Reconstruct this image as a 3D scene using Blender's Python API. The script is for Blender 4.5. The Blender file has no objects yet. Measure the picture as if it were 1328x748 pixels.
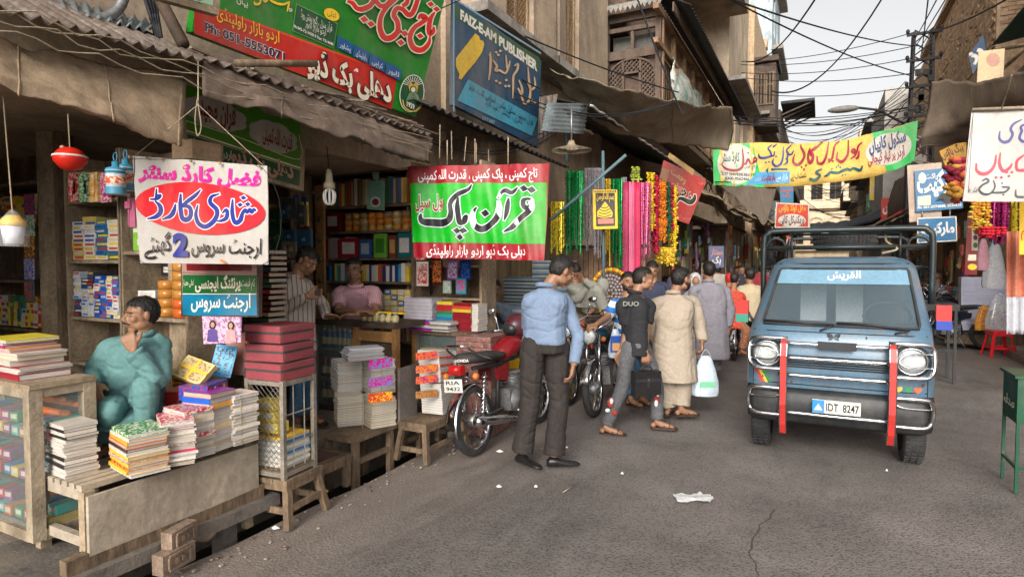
import bpy,math,random
from mathutils import Vector,Matrix,noise
S=bpy.context.scene
COL=S.collection
rnd=random.Random(11)
FPX=780.0
TH=math.atan(31/FPX);PSI=math.atan(401/FPX*math.cos(TH))
RV=Vector((math.cos(PSI),math.sin(PSI),0))
FV=Vector((-math.sin(PSI)*math.cos(TH),math.cos(PSI)*math.cos(TH),-math.sin(TH)))
UV=RV.cross(FV)
CAM=Vector((0,0,1.64))
cd=bpy.data.cameras.new('camera');cam=bpy.data.objects.new('camera',cd);COL.objects.link(cam)
cd.sensor_width=36;cd.lens=FPX/1328*36;cd.clip_start=.05;cd.clip_end=2000
m=Matrix((RV,UV,-FV)).transposed().to_4x4();m.translation=CAM;cam.matrix_world=m
S.camera=cam
w=bpy.data.worlds.new('World');S.world=w;w.use_nodes=True
nt=w.node_tree;bg=nt.nodes['Background']
SUN_EL,SUN_AZ=math.radians(25),math.radians(170)
sky=nt.nodes.new('ShaderNodeTexSky');sky.sky_type='NISHITA';sky.sun_disc=False
sky.sun_elevation=SUN_EL;sky.sun_rotation=SUN_AZ;sky.dust_density=6;sky.air_density=1.0;sky.ozone_density=1
hs=nt.nodes.new('ShaderNodeHueSaturation');hs.inputs['Saturation'].default_value=.06
nt.links.new(sky.outputs[0],hs.inputs['Color']);nt.links.new(hs.outputs[0],bg.inputs[0])
bg.inputs[1].default_value=.15
sd=bpy.data.lights.new('sun','SUN');sd.energy=.95;sd.angle=math.radians(22);sd.color=(1,.86,.68)
so=bpy.data.objects.new('sun',sd);COL.objects.link(so)
sdir=Vector((math.sin(SUN_AZ)*math.cos(SUN_EL),math.cos(SUN_AZ)*math.cos(SUN_EL),math.sin(SUN_EL)))
so.rotation_euler=sdir.to_track_quat('Z','Y').to_euler();so.location=sdir*40
S.view_settings.view_transform='Standard';S.view_settings.look='None'
S.view_settings.exposure=.72;S.view_settings.gamma=1
S.cycles.max_bounces=6;S.cycles.diffuse_bounces=3
def ray(px,py):return FV+RV*((px-664)/FPX)+UV*((374-py)/FPX)
def PX(px,py,x):r=ray(px,py);return CAM+r*(x/r.x)
def PY(px,py,y):r=ray(px,py);return CAM+r*(y/r.y)
def PZ(px,py,z=0.):r=ray(px,py);return CAM+r*((z-1.64)/r.z)
def PP(px,py,p0,n):r=ray(px,py);return CAM+r*((p0-CAM).dot(n)/r.dot(n))
MATS={}
def mat(name,col=(.5,.5,.5),rough=.8,metal=0.,var=.18,scale=5.,bump=.15,bscale=60.,dirt=0.,dcol=(.06,.045,.03),spec=.4,alpha=None,trans=0.,stretch=None,emis=None,bdist=.01):
 if name in MATS:return MATS[name]
 M=bpy.data.materials.new(name);M.use_nodes=True;MATS[name]=M
 t=M.node_tree;L=t.links;b=t.nodes['Principled BSDF']
 N=t.nodes.new
 tc=N('ShaderNodeTexCoord');mp=N('ShaderNodeMapping');L.new(tc.outputs['Object'],mp.inputs[0])
 if stretch:mp.inputs['Scale'].default_value=stretch
 n1=N('ShaderNodeTexNoise');n1.inputs['Scale'].default_value=scale;n1.inputs['Detail'].default_value=7;n1.inputs['Roughness'].default_value=.65
 L.new(mp.outputs[0],n1.inputs['Vector'])
 r=N('ShaderNodeMapRange');r.inputs[1].default_value=.3;r.inputs[2].default_value=.7;r.inputs[3].default_value=1-var;r.inputs[4].default_value=1+var
 L.new(n1.outputs['Fac'],r.inputs[0])
 mx=N('ShaderNodeMix');mx.data_type='RGBA';mx.blend_type='MULTIPLY';mx.inputs[0].default_value=1
 mx.inputs[6].default_value=(*col,1)
 n5=N('ShaderNodeTexNoise');n5.inputs['Scale'].default_value=min(90,max(scale*8,22));n5.inputs['Detail'].default_value=6;n5.inputs['Roughness'].default_value=.75;L.new(mp.outputs[0],n5.inputs['Vector'])
 r5=N('ShaderNodeMapRange');r5.inputs[1].default_value=.32;r5.inputs[2].default_value=.68;fa=min(.4,.03+var*.9);r5.inputs[3].default_value=1-fa;r5.inputs[4].default_value=1+fa*.8;L.new(n5.outputs['Fac'],r5.inputs[0])
 mm=N('ShaderNodeMath');mm.operation='MULTIPLY';L.new(r.outputs[0],mm.inputs[0]);L.new(r5.outputs[0],mm.inputs[1]);L.new(mm.outputs[0],mx.inputs[7])
 out=mx.outputs[2]
 if dirt:
  n2=N('ShaderNodeTexNoise');n2.inputs['Scale'].default_value=scale*.8;n2.inputs['Detail'].default_value=9;n2.inputs['Roughness'].default_value=.7
  mp2=N('ShaderNodeMapping');mp2.inputs['Location'].default_value=(3.1,7.7,1.3)
  mp2.inputs['Scale'].default_value=stretch if stretch else(1,1,.45)
  L.new(tc.outputs['Object'],mp2.inputs[0]);L.new(mp2.outputs[0],n2.inputs['Vector'])
  r2=N('ShaderNodeMapRange');r2.inputs[1].default_value=.47;r2.inputs[2].default_value=.62;r2.inputs[3].default_value=0;r2.inputs[4].default_value=dirt
  L.new(n2.outputs['Fac'],r2.inputs[0])
  m2=N('ShaderNodeMix');m2.data_type='RGBA';L.new(r2.outputs[0],m2.inputs[0]);L.new(out,m2.inputs[6]);m2.inputs[7].default_value=(*dcol,1)
  out=m2.outputs[2]
 L.new(out,b.inputs['Base Color'])
 b.inputs['Roughness'].default_value=rough;b.inputs['Metallic'].default_value=metal
 b.inputs['Specular IOR Level'].default_value=spec
 if bump:
  n3=N('ShaderNodeTexNoise');n3.inputs['Scale'].default_value=bscale;n3.inputs['Detail'].default_value=4;L.new(mp.outputs[0],n3.inputs['Vector'])
  bp=N('ShaderNodeBump');bp.inputs['Strength'].default_value=bump;bp.inputs['Distance'].default_value=bdist
  L.new(n3.outputs['Fac'],bp.inputs['Height']);L.new(bp.outputs[0],b.inputs['Normal'])
 if alpha is not None:b.inputs['Alpha'].default_value=alpha
 if trans:b.inputs['Transmission Weight'].default_value=trans
 if emis:b.inputs['Emission Color'].default_value=(*emis[0],1);b.inputs['Emission Strength'].default_value=emis[1]
 return M
def srgb(r,g,b):
 f=lambda c:((c/255+.055)/1.055)**2.4 if c>10 else c/255/12.92
 return(f(r),f(g),f(b))
def paint(name,rgb,rough=.6,**k):return mat(name,srgb(*rgb),rough,**k)
WOOD=mat('old_grey_wood',(.17,.115,.07),.85,var=.45,scale=6,bump=.5,bscale=30,dirt=.5,dcol=(.045,.032,.022),stretch=(1,1,.3))
PWOOD=mat('pale_worn_wood',(.33,.25,.16),.8,var=.3,scale=5,bump=.3,bscale=40,dirt=.6,dcol=(.1,.07,.045))
DWOOD=mat('dark_brown_wood',(.07,.045,.03),.8,var=.4,scale=7,bump=.4,bscale=35,dirt=.4)
OWOOD=mat('orange_varnished_wood',(.34,.17,.06),.5,var=.3,scale=6,bump=.2,dirt=.5,dcol=(.1,.05,.02))
CONC=mat('stained_concrete',(.3,.27,.235),.9,var=.3,scale=3,bump=.4,bscale=50,dirt=.6,dcol=(.1,.085,.07))
PLAST=mat('weathered_plaster',(.42,.32,.225),.9,var=.22,scale=1.6,bump=.35,bscale=25,dirt=.6,dcol=(.13,.1,.075))
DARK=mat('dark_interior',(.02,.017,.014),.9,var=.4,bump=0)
BLACK=mat('black_rubber',(.025,.025,.026),.7,var=.3,bump=.3,bscale=90,dirt=.3,dcol=(.1,.09,.075))
BPLAS=mat('black_plastic',(.02,.02,.022),.4,var=.2,bump=.05)
STEEL=mat('bright_chrome',(.62,.62,.63),.16,1.,var=.12,scale=14,bump=.05,dirt=.22,dcol=(.12,.09,.07))
DSTEEL=mat('dull_steel',(.3,.3,.3),.45,.8,var=.3,bump=.15,dirt=.4,dcol=(.09,.06,.04))
RUST=mat('rusty_corrugated_tin',(.2,.16,.13),.75,.2,var=.4,scale=4,bump=.3,dirt=.7,dcol=(.09,.05,.03))
ZINC=mat('zinc_corrugated_tin',(.2,.24,.25),.5,.4,var=.25,scale=4,bump=.2,dirt=.4,dcol=(.14,.11,.09))
PAPER=mat('page_paper',(.5,.465,.42),.9,var=.12,scale=40,bump=.5,bscale=200,stretch=(.15,.15,6),bdist=.004)
PAPER2=mat('page_paper_brownish',(.42,.35,.26),.9,var=.18,scale=40,bump=.5,bscale=200,stretch=(.15,.15,6),bdist=.004)
CABLE=mat('black_cable',(.015,.015,.017),.6,var=.2,bump=0)
ROPE=mat('jute_rope',(.3,.24,.16),.9,var=.3,bump=.3)
CARD=mat('brown_cardboard',(.36,.25,.15),.85,var=.2,bump=.2)
WHITE=mat('dirty_white_paint',(.52,.5,.46),.6,var=.1,scale=3,bump=.05,dirt=.25,dcol=(.3,.25,.2))
def glass_mat(name='clear_glass',tint=(.35,.42,.4),a=.16,rough=.06):
 M=mat(name,tint,rough,var=0.05,bump=0,alpha=a,spec=.8);return M
GLASS=glass_mat()
class MB:
 def __init__(s):s.v=[];s.f=[];s.mi=[];s.sm=[]
 def add(s,vs,fs,m=0,smooth=False):
  o=len(s.v);s.v+=[tuple(v) for v in vs]
  for f in fs:s.f.append(tuple(i+o for i in f));s.mi.append(m);s.sm.append(smooth)
  return s
 def box(s,c,d,rz=0.,m=0,M=None):
  x,y,z=d[0]/2,d[1]/2,d[2]/2
  vs=[Vector((i,j,k)) for i in(-x,x) for j in(-y,y) for k in(-z,z)]
  R=M if M is not None else Matrix.Rotation(rz,3,'Z')
  c=Vector(c);vs=[R@v+c for v in vs]
  return s.add(vs,[(0,1,3,2),(4,6,7,5),(0,4,5,1),(2,3,7,6),(0,2,6,4),(1,5,7,3)],m)
 def beam(s,a,b,w_,h,m=0,up=(0,0,1)):
  a=Vector(a);b=Vector(b);d=(b-a);L=d.length;d.normalize();u=Vector(up)
  if abs(d.dot(u))>.95:u=Vector((0,1,0))
  sx=d.cross(u).normalized();u=sx.cross(d)
  return s.box((a+b)/2,(L,w_,h),m=m,M=Matrix((d,sx,u)).transposed())
 def tube(s,pts,r,n=6,m=0,cap=True,closed=False,flat=1.):
  pts=[Vector(p) for p in pts];k=len(pts);rs=r if isinstance(r,(list,tuple)) else[r]*k
  vs=[];pu=None
  for i,p in enumerate(pts):
   d=pts[min(i+1,k-1)]-pts[max(i-1,0)] if not closed else pts[(i+1)%k]-pts[i-1]
   if d.length<1e-9:d=Vector((0,0,1))
   d.normalize()
   if pu is None:pu=Vector((0,0,1)) if abs(d.z)<.9 else Vector((1,0,0))
   sx=d.cross(pu);sx=sx.normalized() if sx.length>1e-6 else d.orthogonal().normalized()
   pu=sx.cross(d)
   for j in range(n):
    a=2*math.pi*j/n;vs.append(p+sx*(math.cos(a)*rs[i])+pu*(math.sin(a)*rs[i]*flat))
  fs=[]
  for i in range(k if closed else k-1):
   for j in range(n):
    a,b=i*n+j,i*n+(j+1)%n;c=((i+1)%k)*n
    fs.append((a,b,c+(j+1)%n,c+j))
  if cap and not closed:fs+=[tuple(range(n))[::-1],tuple((k-1)*n+j for j in range(n))]
  return s.add(vs,fs,m,n>4)
 def lathe(s,prof,c=(0,0,0),n=12,m=0,M=None,arc=2*math.pi,cap=True):
  c=Vector(c);vs=[];full=arc>6.28
  nn=n if full else n+1
  for r,z in prof:
   for j in range(nn):
    a=arc*j/n;v=Vector((r*math.cos(a),r*math.sin(a),z))
    vs.append((M@v if M is not None else v)+c)
  fs=[]
  for i in range(len(prof)-1):
   for j in range(n):
    j2=(j+1)%nn;fs.append((i*nn+j,i*nn+j2,(i+1)*nn+j2,(i+1)*nn+j))
  if full and cap:
   fs+=[tuple(range(n))[::-1],tuple((len(prof)-1)*n+j for j in range(n))]
  return s.add(vs,fs,m,True)
 def ball(s,c,r,n=10,m=0,M=None):
  r3=r if isinstance(r,(tuple,list)) else(r,r,r);c=Vector(c);k=max(4,n//2);vs=[]
  for i in range(k+1):
   t=math.pi*i/k
   for j in range(n):
    a=2*math.pi*j/n;v=Vector((r3[0]*math.sin(t)*math.cos(a),r3[1]*math.sin(t)*math.sin(a),r3[2]*math.cos(t)))
    vs.append((M@v if M is not None else v)+c)
  fs=[(i*n+j,(i+1)*n+j,(i+1)*n+(j+1)%n,i*n+(j+1)%n) for i in range(k) for j in range(n)]
  return s.add(vs,fs,m,True)
 def poly(s,pts,thick,nrm,m=0):
  n=Vector(nrm).normalized()*thick;k=len(pts);pts=[Vector(p) for p in pts]
  vs=pts+[p-n for p in pts]
  fs=[tuple(range(k)),tuple(range(2*k-1,k-1,-1))]+[(i,i+k,(i+1)%k+k,(i+1)%k) for i in range(k)]
  return s.add(vs,fs,m)
 def grid(s,rows,m=0,smooth=True,thick=0.):
  k=len(rows[0]);vs=[p for r in rows for p in r]
  fs=[(i*k+j,i*k+j+1,(i+1)*k+j+1,(i+1)*k+j) for i in range(len(rows)-1) for j in range(k-1)]
  s.add(vs,fs,m,smooth)
  if thick:
   def nr(i,j):
    a=Vector(rows[min(i+1,len(rows)-1)][j])-Vector(rows[max(i-1,0)][j]);b=Vector(rows[i][min(j+1,k-1)])-Vector(rows[i][max(j-1,0)])
    c=a.cross(b);return c.normalized() if c.length>0 else Vector((0,0,1))
   vs2=[Vector(rows[i][j])-nr(i,j)*thick for i in range(len(rows)) for j in range(k)]
   o=len(s.v)-len(vs);s.v+=[tuple(v) for v in vs2];q=len(vs)
   for f in fs:s.f.append(tuple(o+q+a for a in reversed(f)));s.mi.append(m);s.sm.append(smooth)
   R=len(rows)
   rim=[i*k for i in range(R)]+[(R-1)*k+j for j in range(1,k)]+[i*k+k-1 for i in range(R-2,-1,-1)]+[j for j in range(k-2,0,-1)]
   for a,b in zip(rim,rim[1:]+rim[:1]):s.f.append((o+a,o+b,o+q+b,o+q+a));s.mi.append(m);s.sm.append(False)
  return s
 def mesh(s,name,mats):
  me=bpy.data.meshes.new(name);me.from_pydata(s.v,[],s.f)
  for x in(mats if isinstance(mats,(list,tuple)) else[mats]):me.materials.append(x)
  me.polygons.foreach_set('material_index',s.mi);me.polygons.foreach_set('use_smooth',s.sm);me.update()
  return me
 def build(s,name,mats,parent=None,**k):
  return link(name,s.mesh(name,mats),parent,**k)
def link(name,me,parent=None,label=None,cat=None,group=None,kind=None,loc=None,rz=0.):
 o=bpy.data.objects.new(name,me);COL.objects.link(o)
 if loc is not None:o.location=loc;o.rotation_euler[2]=rz
 if parent is not None:
  o.parent=parent
  if parent.type=='EMPTY' and 'world_parts' in WP and parent.name in WPN:o.matrix_parent_inverse=Matrix.Translation(-parent.location)
 if label:o['label']=label
 if cat:o['category']=cat
 if group:o['group']=group
 if kind:o['kind']=kind
 return o
WP={'world_parts'};WPN=set()
def thing(name,label,cat,loc=(0,0,0),rz=0.,group=None,kind=None,world=False):
 """Empty at the base of a thing; world=True: parts are given in world coordinates"""
 o=bpy.data.objects.new(name,None);COL.objects.link(o);o.empty_display_size=.1
 o.location=loc;o.rotation_euler[2]=rz
 if kind:o['kind']=kind
 if label:o['label']=label
 if cat and not kind:o['category']=cat
 if group:o['group']=group
 if world:WPN.add(o.name)
 return o
def copy_tree(o,loc=None,rz=None,label=None,group=None,parent=None):
 c=o.copy();COL.objects.link(c)
 if parent:c.parent=parent
 if loc is not None:c.location=loc
 if rz is not None:c.rotation_euler[2]=rz
 if label:c['label']=label
 if group:c['group']=group
 for ch in list(o.children):copy_tree(ch,parent=c)
 return c
def catmull(pts,n=5,closed=False):
 P=[Vector(p) for p in pts];out=[];k=len(P)
 for i in range(k if closed else k-1):
  p0=P[(i-1)%k] if closed or i>0 else P[i]*2-P[i+1]
  p1,p2=P[i],P[(i+1)%k]
  p3=P[(i+2)%k] if closed or i+2<k else p2*2-p1
  for j in range(n):
   t=j/n;t2=t*t;t3=t2*t
   out.append(.5*((2*p1)+(p2-p0)*t+(2*p0-5*p1+4*p2-p3)*t2+(3*p1-p0-3*p2+p3)*t3))
 if not closed:out.append(P[-1])
 return out
def grid4(a,b,c,d,nu,nv):
 rows=[]
 for i in range(nv+1):
  v=i/nv;l=a.lerp(d,v);r=b.lerp(c,v);rows.append([l.lerp(r,j/nu) for j in range(nu+1)])
 return rows
def sheet_rows(ctrl,nu=6,nv=5):
 rr=[catmull(r,nu) for r in ctrl];cols=[catmull([r[j] for r in rr],nv) for j in range(len(rr[0]))]
 return[[cols[j][i] for j in range(len(cols))] for i in range(len(cols[0]))]
def wrinkle(rows,amp,fr,seed=0.,axis=None):
 out=[]
 for r in rows:
  q=[]
  for p in r:
   n=noise.noise(Vector((p.x*fr,p.y*fr,p.z*fr*.7+seed)))+.5*noise.noise(Vector((p.x*fr*2.7,p.y*fr*2.7,p.z*fr*2+seed)))
   q.append(p+(axis if axis else Vector((.4,0,1)))*(n*amp))
  out.append(q)
 return out
def ridges(rows,amp,fr,seed):
 return[[p+Vector((.5,0,1))*(amp*(1-2.4*abs(noise.noise(Vector((p.y*fr+p.z*2,p.x*fr*2.2-p.z*fr,seed)))))) for p in r] for r in rows]
JF={'آ':(0xFE81,2),'ا':(0xFE8D,2),'ب':(0xFE8F,4),'پ':(0xFB56,4),'ت':(0xFE95,4),'ٹ':(0xFB66,4),'ث':(0xFE99,4),'ج':(0xFE9D,4),'چ':(0xFB7A,4),'ح':(0xFEA1,4),'خ':(0xFEA5,4),'د':(0xFEA9,2),'ڈ':(0xFB88,2),'ذ':(0xFEAB,2),'ر':(0xFEAD,2),'ڑ':(0xFB8C,2),'ز':(0xFEAF,2),'س':(0xFEB1,4),'ش':(0xFEB5,4),'ص':(0xFEB9,4),'ض':(0xFEBD,4),'ط':(0xFEC1,4),'ظ':(0xFEC5,4),'ع':(0xFEC9,4),'غ':(0xFECD,4),'ف':(0xFED1,4),'ق':(0xFED5,4),'ک':(0xFB8E,4),'گ':(0xFB92,4),'ل':(0xFEDD,4),'م':(0xFEE1,4),'ن':(0xFEE5,4),'ں':(0xFB9E,2),'و':(0xFEED,2),'ہ':(0xFBA6,4),'ھ':(0xFBAA,4),'ی':(0xFBFC,4),'ے':(0xFBAE,2),'ئ':(0xFE89,4)}
def shape(s):
 if not any(c in JF for c in s):return s
 out=[]
 for i,c in enumerate(s):
  if c not in JF:out.append(c);continue
  b,k=JF[c];prev=i>0 and s[i-1] in JF and JF[s[i-1]][1]==4;nxt=k==4 and i+1<len(s) and s[i+1] in JF
  if prev and nxt:f=3
  elif prev:f=1
  elif nxt:f=2
  else:f=0
  out.append(chr(b+f))
 words=''.join(out).split(' ');res=[]
 for wd in reversed(words):
  res.append(wd if not any(ord(c)>0x600 for c in wd) else wd[::-1])
 return ' '.join(res)
TXC={}
def text_geo(s,bold=0.):
 key=(s,bold)
 if key in TXC:return TXC[key]
 t=bpy.data.curves.new('lettering','FONT');t.body=shape(s);t.resolution_u=3;t.offset=bold
 o=bpy.data.objects.new('lettering',t);COL.objects.link(o)
 dg=bpy.context.evaluated_depsgraph_get();dg.update()
 me=bpy.data.meshes.new_from_object(o.evaluated_get(dg))
 vs=[(v.co.x,v.co.y) for v in me.vertices];fs=[tuple(p.vertices) for p in me.polygons]
 bpy.data.objects.remove(o);bpy.data.curves.remove(t);bpy.data.meshes.remove(me)
 xs=[v[0] for v in vs] or[0,1];x0,x1=min(xs),max(xs)
 TXC[key]=([((x-x0)/(x1-x0),y) for x,y in vs],fs);return TXC[key]
class Sign:
 """a flat (or gently waving) board or cloth; everything on it is placed on its own plane"""
 def __init__(s,name,label,cat,p0,n,wave=None,group=None):
  s.p0=Vector(p0);s.n=Vector(n).normalized();s.wave=wave
  if s.n.dot(CAM-s.p0)<0:s.n=-s.n
  s.root=thing(name,label,cat,s.p0,group=group,world=True);s.lay=1;s.T=(0,0,1)
 def pt(s,px,py,off=0.):
  T=s.T;p=PP(T[0]+px/T[2],T[1]+py/T[2],s.p0,s.n)
  if s.wave:off+=s.wave(p)
  return p+s.n*off
 def off(s):s.lay+=1;return s.lay*(.0014 if s.wave else.0008)
 def board(s,c,m,thick=.02,nu=1,nv=1,name='board',off=0.,sm=False):
  rows=[]
  for i in range(nv+1):
   v=i/nv;rows.append([s.pt(*[(c[0][k]*(1-v)+c[3][k]*v)*(1-j/nu)+(c[1][k]*(1-v)+c[2][k]*v)*j/nu for k in(0,1)],off) for j in range(nu+1)])
  b=MB();b.grid(rows,smooth=nu>2)
  if thick:
   b2=[[p-s.n*thick for p in r] for r in rows];b=MB();k=nu+1
   b.grid(rows,smooth=nu>2);b.grid([list(reversed(r)) for r in b2],smooth=nu>2)
   R=nv+1;rim=[(i,0) for i in range(R)]+[(R-1,j) for j in range(1,k)]+[(i,k-1) for i in range(R-2,-1,-1)]+[(0,j) for j in range(k-2,0,-1)]
   for a,c2 in zip(rim,rim[1:]+rim[:1]):
    b.add([rows[a[0]][a[1]],rows[c2[0]][c2[1]],b2[c2[0]][c2[1]],b2[a[0]][a[1]]],[(0,1,2,3)])
  return b.build(name,m,s.root)
 def area(s,c,m,name='colour_panel',nu=1,nv=1):return s.board(c,m,0,nu,nv,name,s.off())
 def shape(s,pts,m,name='painted_shape',n=0):
  o=s.off();p=[s.pt(x,y,o) for x,y in pts]
  c=sum(p,Vector())/len(p);k=len(p)
  if not s.wave:return MB().add(p+[c],[(i,(i+1)%k,k) for i in range(k)]).build(name,m,s.root)
  mx,my=sum(q[0] for q in pts)/k,sum(q[1] for q in pts)/k;b=MB()
  b.grid([[s.pt(mx+(x-mx)*t/6,my+(y-my)*t/6,o) for x,y in pts+pts[:1]] for t in(.01,1,2,3,4,5,6)]);return b.build(name,m,s.root)
 def ellipse(s,cx,cy,rx,ry,m,rot=0.,name='oval',n=40):
  rt=math.radians(rot);P=[]
  for i in range(n):
   a=2*math.pi*i/n;x,y=rx*math.cos(a),ry*math.sin(a);P.append((cx+x*math.cos(rt)-y*math.sin(rt),cy+x*math.sin(rt)+y*math.cos(rt)))
  return s.shape(P,m,name)
 def text(s,t,x0,y0,x1,y1,h,m,bold=0.,name='lettering',halo=None,hb=.05,up=None):
  L=math.hypot(x1-x0,y1-y0);dx,dy=(x1-x0)/L,(y1-y0)/L
  ux,uy=up if up else(dy,-dx)
  for(mm,bb) in(([(halo,bold+hb)] if halo else[])+[(m,bold)]):
   vs,fs=text_geo(t,bb);o=s.off()
   MB().add([s.pt(x0+dx*L*x+ux*h*y,y0+dy*L*x+uy*h*y,o) for x,y in vs],fs).build(name,mm,s.root)
 def pen(s,strokes,W,m,dots=(),name='lettering',halo=None,hw=0.):
  for(mm,ex) in(([(halo,hw)] if halo else[])+[(m,0)]):
   b=MB();o=s.off()
   for k,st in enumerate(strokes):
    pts=catmull([(p[0],p[1],p[2] if len(p)>2 else 1.) for p in st],6);N=len(pts);vs=[]
    oo=o+(k%5)*.0001
    for i,p in enumerate(pts):
     d=pts[min(i+1,N-1)]-pts[max(i-1,0)];l=math.hypot(d.x,d.y) or 1;nx,ny=-d.y/l,d.x/l
     w_=W*(.1+1.12*p.z)/2+ex;e=0
     if i==0:e=-ex-W*.1
     if i==N-1:e=ex+W*.1
     x,y=p.x+d.x/l*e,p.y+d.y/l*e
     vs+=[s.pt(x+nx*w_,y+ny*w_,oo),s.pt(x-nx*w_,y-ny*w_,oo)]
    b.add(vs,[(2*i,2*i+1,2*i+3,2*i+2) for i in range(N-1)])
   for k,dd in enumerate(dots):
    x,y,r=dd[:3];r+=ex*1.3;a0=dd[3] if len(dd)>3 else.15
    q=[Vector((x+r*math.cos(a0+math.pi/2*j)*(1 if j%2==0 else.8),y+r*math.sin(a0+math.pi/2*j)*(1 if j%2==0 else.8),0)) for j in range(4)]
    b.grid([[s.pt(p.x,p.y,o+.0005) for p in rw] for rw in grid4(*q,4,4)])
   b.build(name,mm,s.root)
def sag(a,b,s_,n=10):
 a=Vector(a);b=Vector(b);return[a.lerp(b,i/n)-Vector((0,0,s_*4*(i/n)*(1-i/n))) for i in range(n+1)]
# == SETTING: ground ==
def asphalt():
 M=bpy.data.materials.new('worn_asphalt');M.use_nodes=True;t=M.node_tree;L=t.links;b=t.nodes['Principled BSDF'];N=t.nodes.new
 tc=N('ShaderNodeTexCoord')
 v=N('ShaderNodeTexVoronoi');v.inputs['Scale'].default_value=62;L.new(tc.outputs['Object'],v.inputs['Vector'])
 vr=N('ShaderNodeValToRGB');e=vr.color_ramp.elements;e[0].position=.0;e[0].color=(.22,.22,.23,1);e[1].position=.6;e[1].color=(1,1,1,1);L.new(v.outputs['Distance'],vr.inputs[0])
 sel=N('ShaderNodeMapRange');sel.inputs[1].default_value=.36;sel.inputs[2].default_value=.5;L.new(v.outputs['Color'],sel.inputs[0])
 n=N('ShaderNodeTexNoise');n.inputs['Scale'].default_value=1.3;n.inputs['Detail'].default_value=9;n.inputs['Roughness'].default_value=.62;L.new(tc.outputs['Object'],n.inputs['Vector'])
 cr=N('ShaderNodeValToRGB');c=cr.color_ramp.elements;c[0].position=.3;c[0].color=(.12,.105,.096,1);c[1].position=.72;c[1].color=(.225,.2,.183,1);L.new(n.outputs['Fac'],cr.inputs[0])
 mix=N('ShaderNodeMix');mix.data_type='RGBA';mix.blend_type='MULTIPLY';L.new(sel.outputs[0],mix.inputs[0]);L.new(cr.outputs[0],mix.inputs[6]);L.new(vr.outputs[0],mix.inputs[7])
 sx=N('ShaderNodeSeparateXYZ');L.new(tc.outputs['Object'],sx.inputs[0])
 ax=N('ShaderNodeMath');ax.operation='ABSOLUTE';L.new(sx.outputs[0],ax.inputs[0])
 n4=N('ShaderNodeTexNoise');n4.inputs['Scale'].default_value=.9;n4.inputs['Detail'].default_value=6;L.new(tc.outputs['Object'],n4.inputs['Vector'])
 ad=N('ShaderNodeMath');ad.operation='MULTIPLY_ADD';ad.inputs[1].default_value=1.6;L.new(n4.outputs['Fac'],ad.inputs[0]);L.new(ax.outputs[0],ad.inputs[2])
 rg=N('ShaderNodeMapRange');rg.inputs[1].default_value=2.7;rg.inputs[2].default_value=4.1;rg.inputs[4].default_value=.65;L.new(ad.outputs[0],rg.inputs[0])
 m3=N('ShaderNodeMix');m3.data_type='RGBA';L.new(rg.outputs[0],m3.inputs[0]);L.new(mix.outputs[2],m3.inputs[6]);m3.inputs[7].default_value=(.25,.195,.155,1)
 n6=N('ShaderNodeTexNoise');n6.inputs['Scale'].default_value=.55;n6.inputs['Detail'].default_value=10;n6.inputs['Roughness'].default_value=.7;n6.inputs['Distortion'].default_value=.6;mp6=N('ShaderNodeMapping');mp6.inputs['Scale'].default_value=(1.6,.5,1);L.new(tc.outputs['Object'],mp6.inputs[0]);L.new(mp6.outputs[0],n6.inputs['Vector'])
 r6=N('ShaderNodeMapRange');r6.inputs[1].default_value=.52;r6.inputs[2].default_value=.66;r6.inputs[3].default_value=1;r6.inputs[4].default_value=.62;L.new(n6.outputs['Fac'],r6.inputs[0])
 m6=N('ShaderNodeMix');m6.data_type='RGBA';m6.blend_type='MULTIPLY';m6.inputs[0].default_value=1;L.new(m3.outputs[2],m6.inputs[6]);L.new(r6.outputs[0],m6.inputs[7]);m3=m6
 n2=N('ShaderNodeTexNoise');n2.inputs['Scale'].default_value=160;n2.inputs['Detail'].default_value=3;L.new(tc.outputs['Object'],n2.inputs['Vector'])
 r2=N('ShaderNodeMapRange');r2.inputs[3].default_value=.62;r2.inputs[4].default_value=1.38;L.new(n2.outputs['Fac'],r2.inputs[0])
 m4=N('ShaderNodeMix');m4.data_type='RGBA';m4.blend_type='MULTIPLY';m4.inputs[0].default_value=1;L.new(m3.outputs[2],m4.inputs[6]);L.new(r2.outputs[0],m4.inputs[7])
 L.new(m4.outputs[2],b.inputs['Base Color']);b.inputs['Roughness'].default_value=.75;b.inputs['Specular IOR Level'].default_value=.35
 bp=N('ShaderNodeBump');bp.inputs['Strength'].default_value=.55;bp.inputs['Distance'].default_value=.006;L.new(v.outputs['Distance'],bp.inputs['Height'])
 bp2=N('ShaderNodeBump');bp2.inputs['Strength'].default_value=.5;bp2.inputs['Distance'].default_value=.004;L.new(n2.outputs['Fac'],bp2.inputs['Height']);L.new(bp.outputs[0],bp2.inputs['Normal'])
 L.new(bp2.outputs[0],b.inputs['Normal'])
 return M
ASPH=asphalt()
XL,XR=-3.05,3.0
def road():
 rows=[]
 ys=[-12+.35*i for i in range(90)]+[20+5*i for i in range(24)]
 xs=[XL+.25*i for i in range(int((XR-XL)/.25)+1)];xs[-1]=XR
 for y in ys:
  r=[]
  for x in xs:
   z=noise.noise(Vector((x*.7,y*.5,0)))*.018+noise.noise(Vector((x*2.3,y*2,4)))*.005
   ex=x+(noise.noise(Vector((y*1.3,2,0)))*.06 if x==xs[0] else 0)
   r.append(Vector((ex,y,z-.01)))
  rows.append(r)
 b=MB();b.grid([list(reversed(r)) for r in rows])
 for a,c in zip(rows,rows[1:]):b.add([a[0],c[0],c[0]-Vector((0,0,.6)),a[0]-Vector((0,0,.6))],[(0,1,2,3)])
 b.build('road',ASPH,kind='structure')
road()
GROUND=mat('packed_earth',(.16,.125,.09),.95,var=.35,scale=2,bump=.5,bscale=30)
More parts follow.
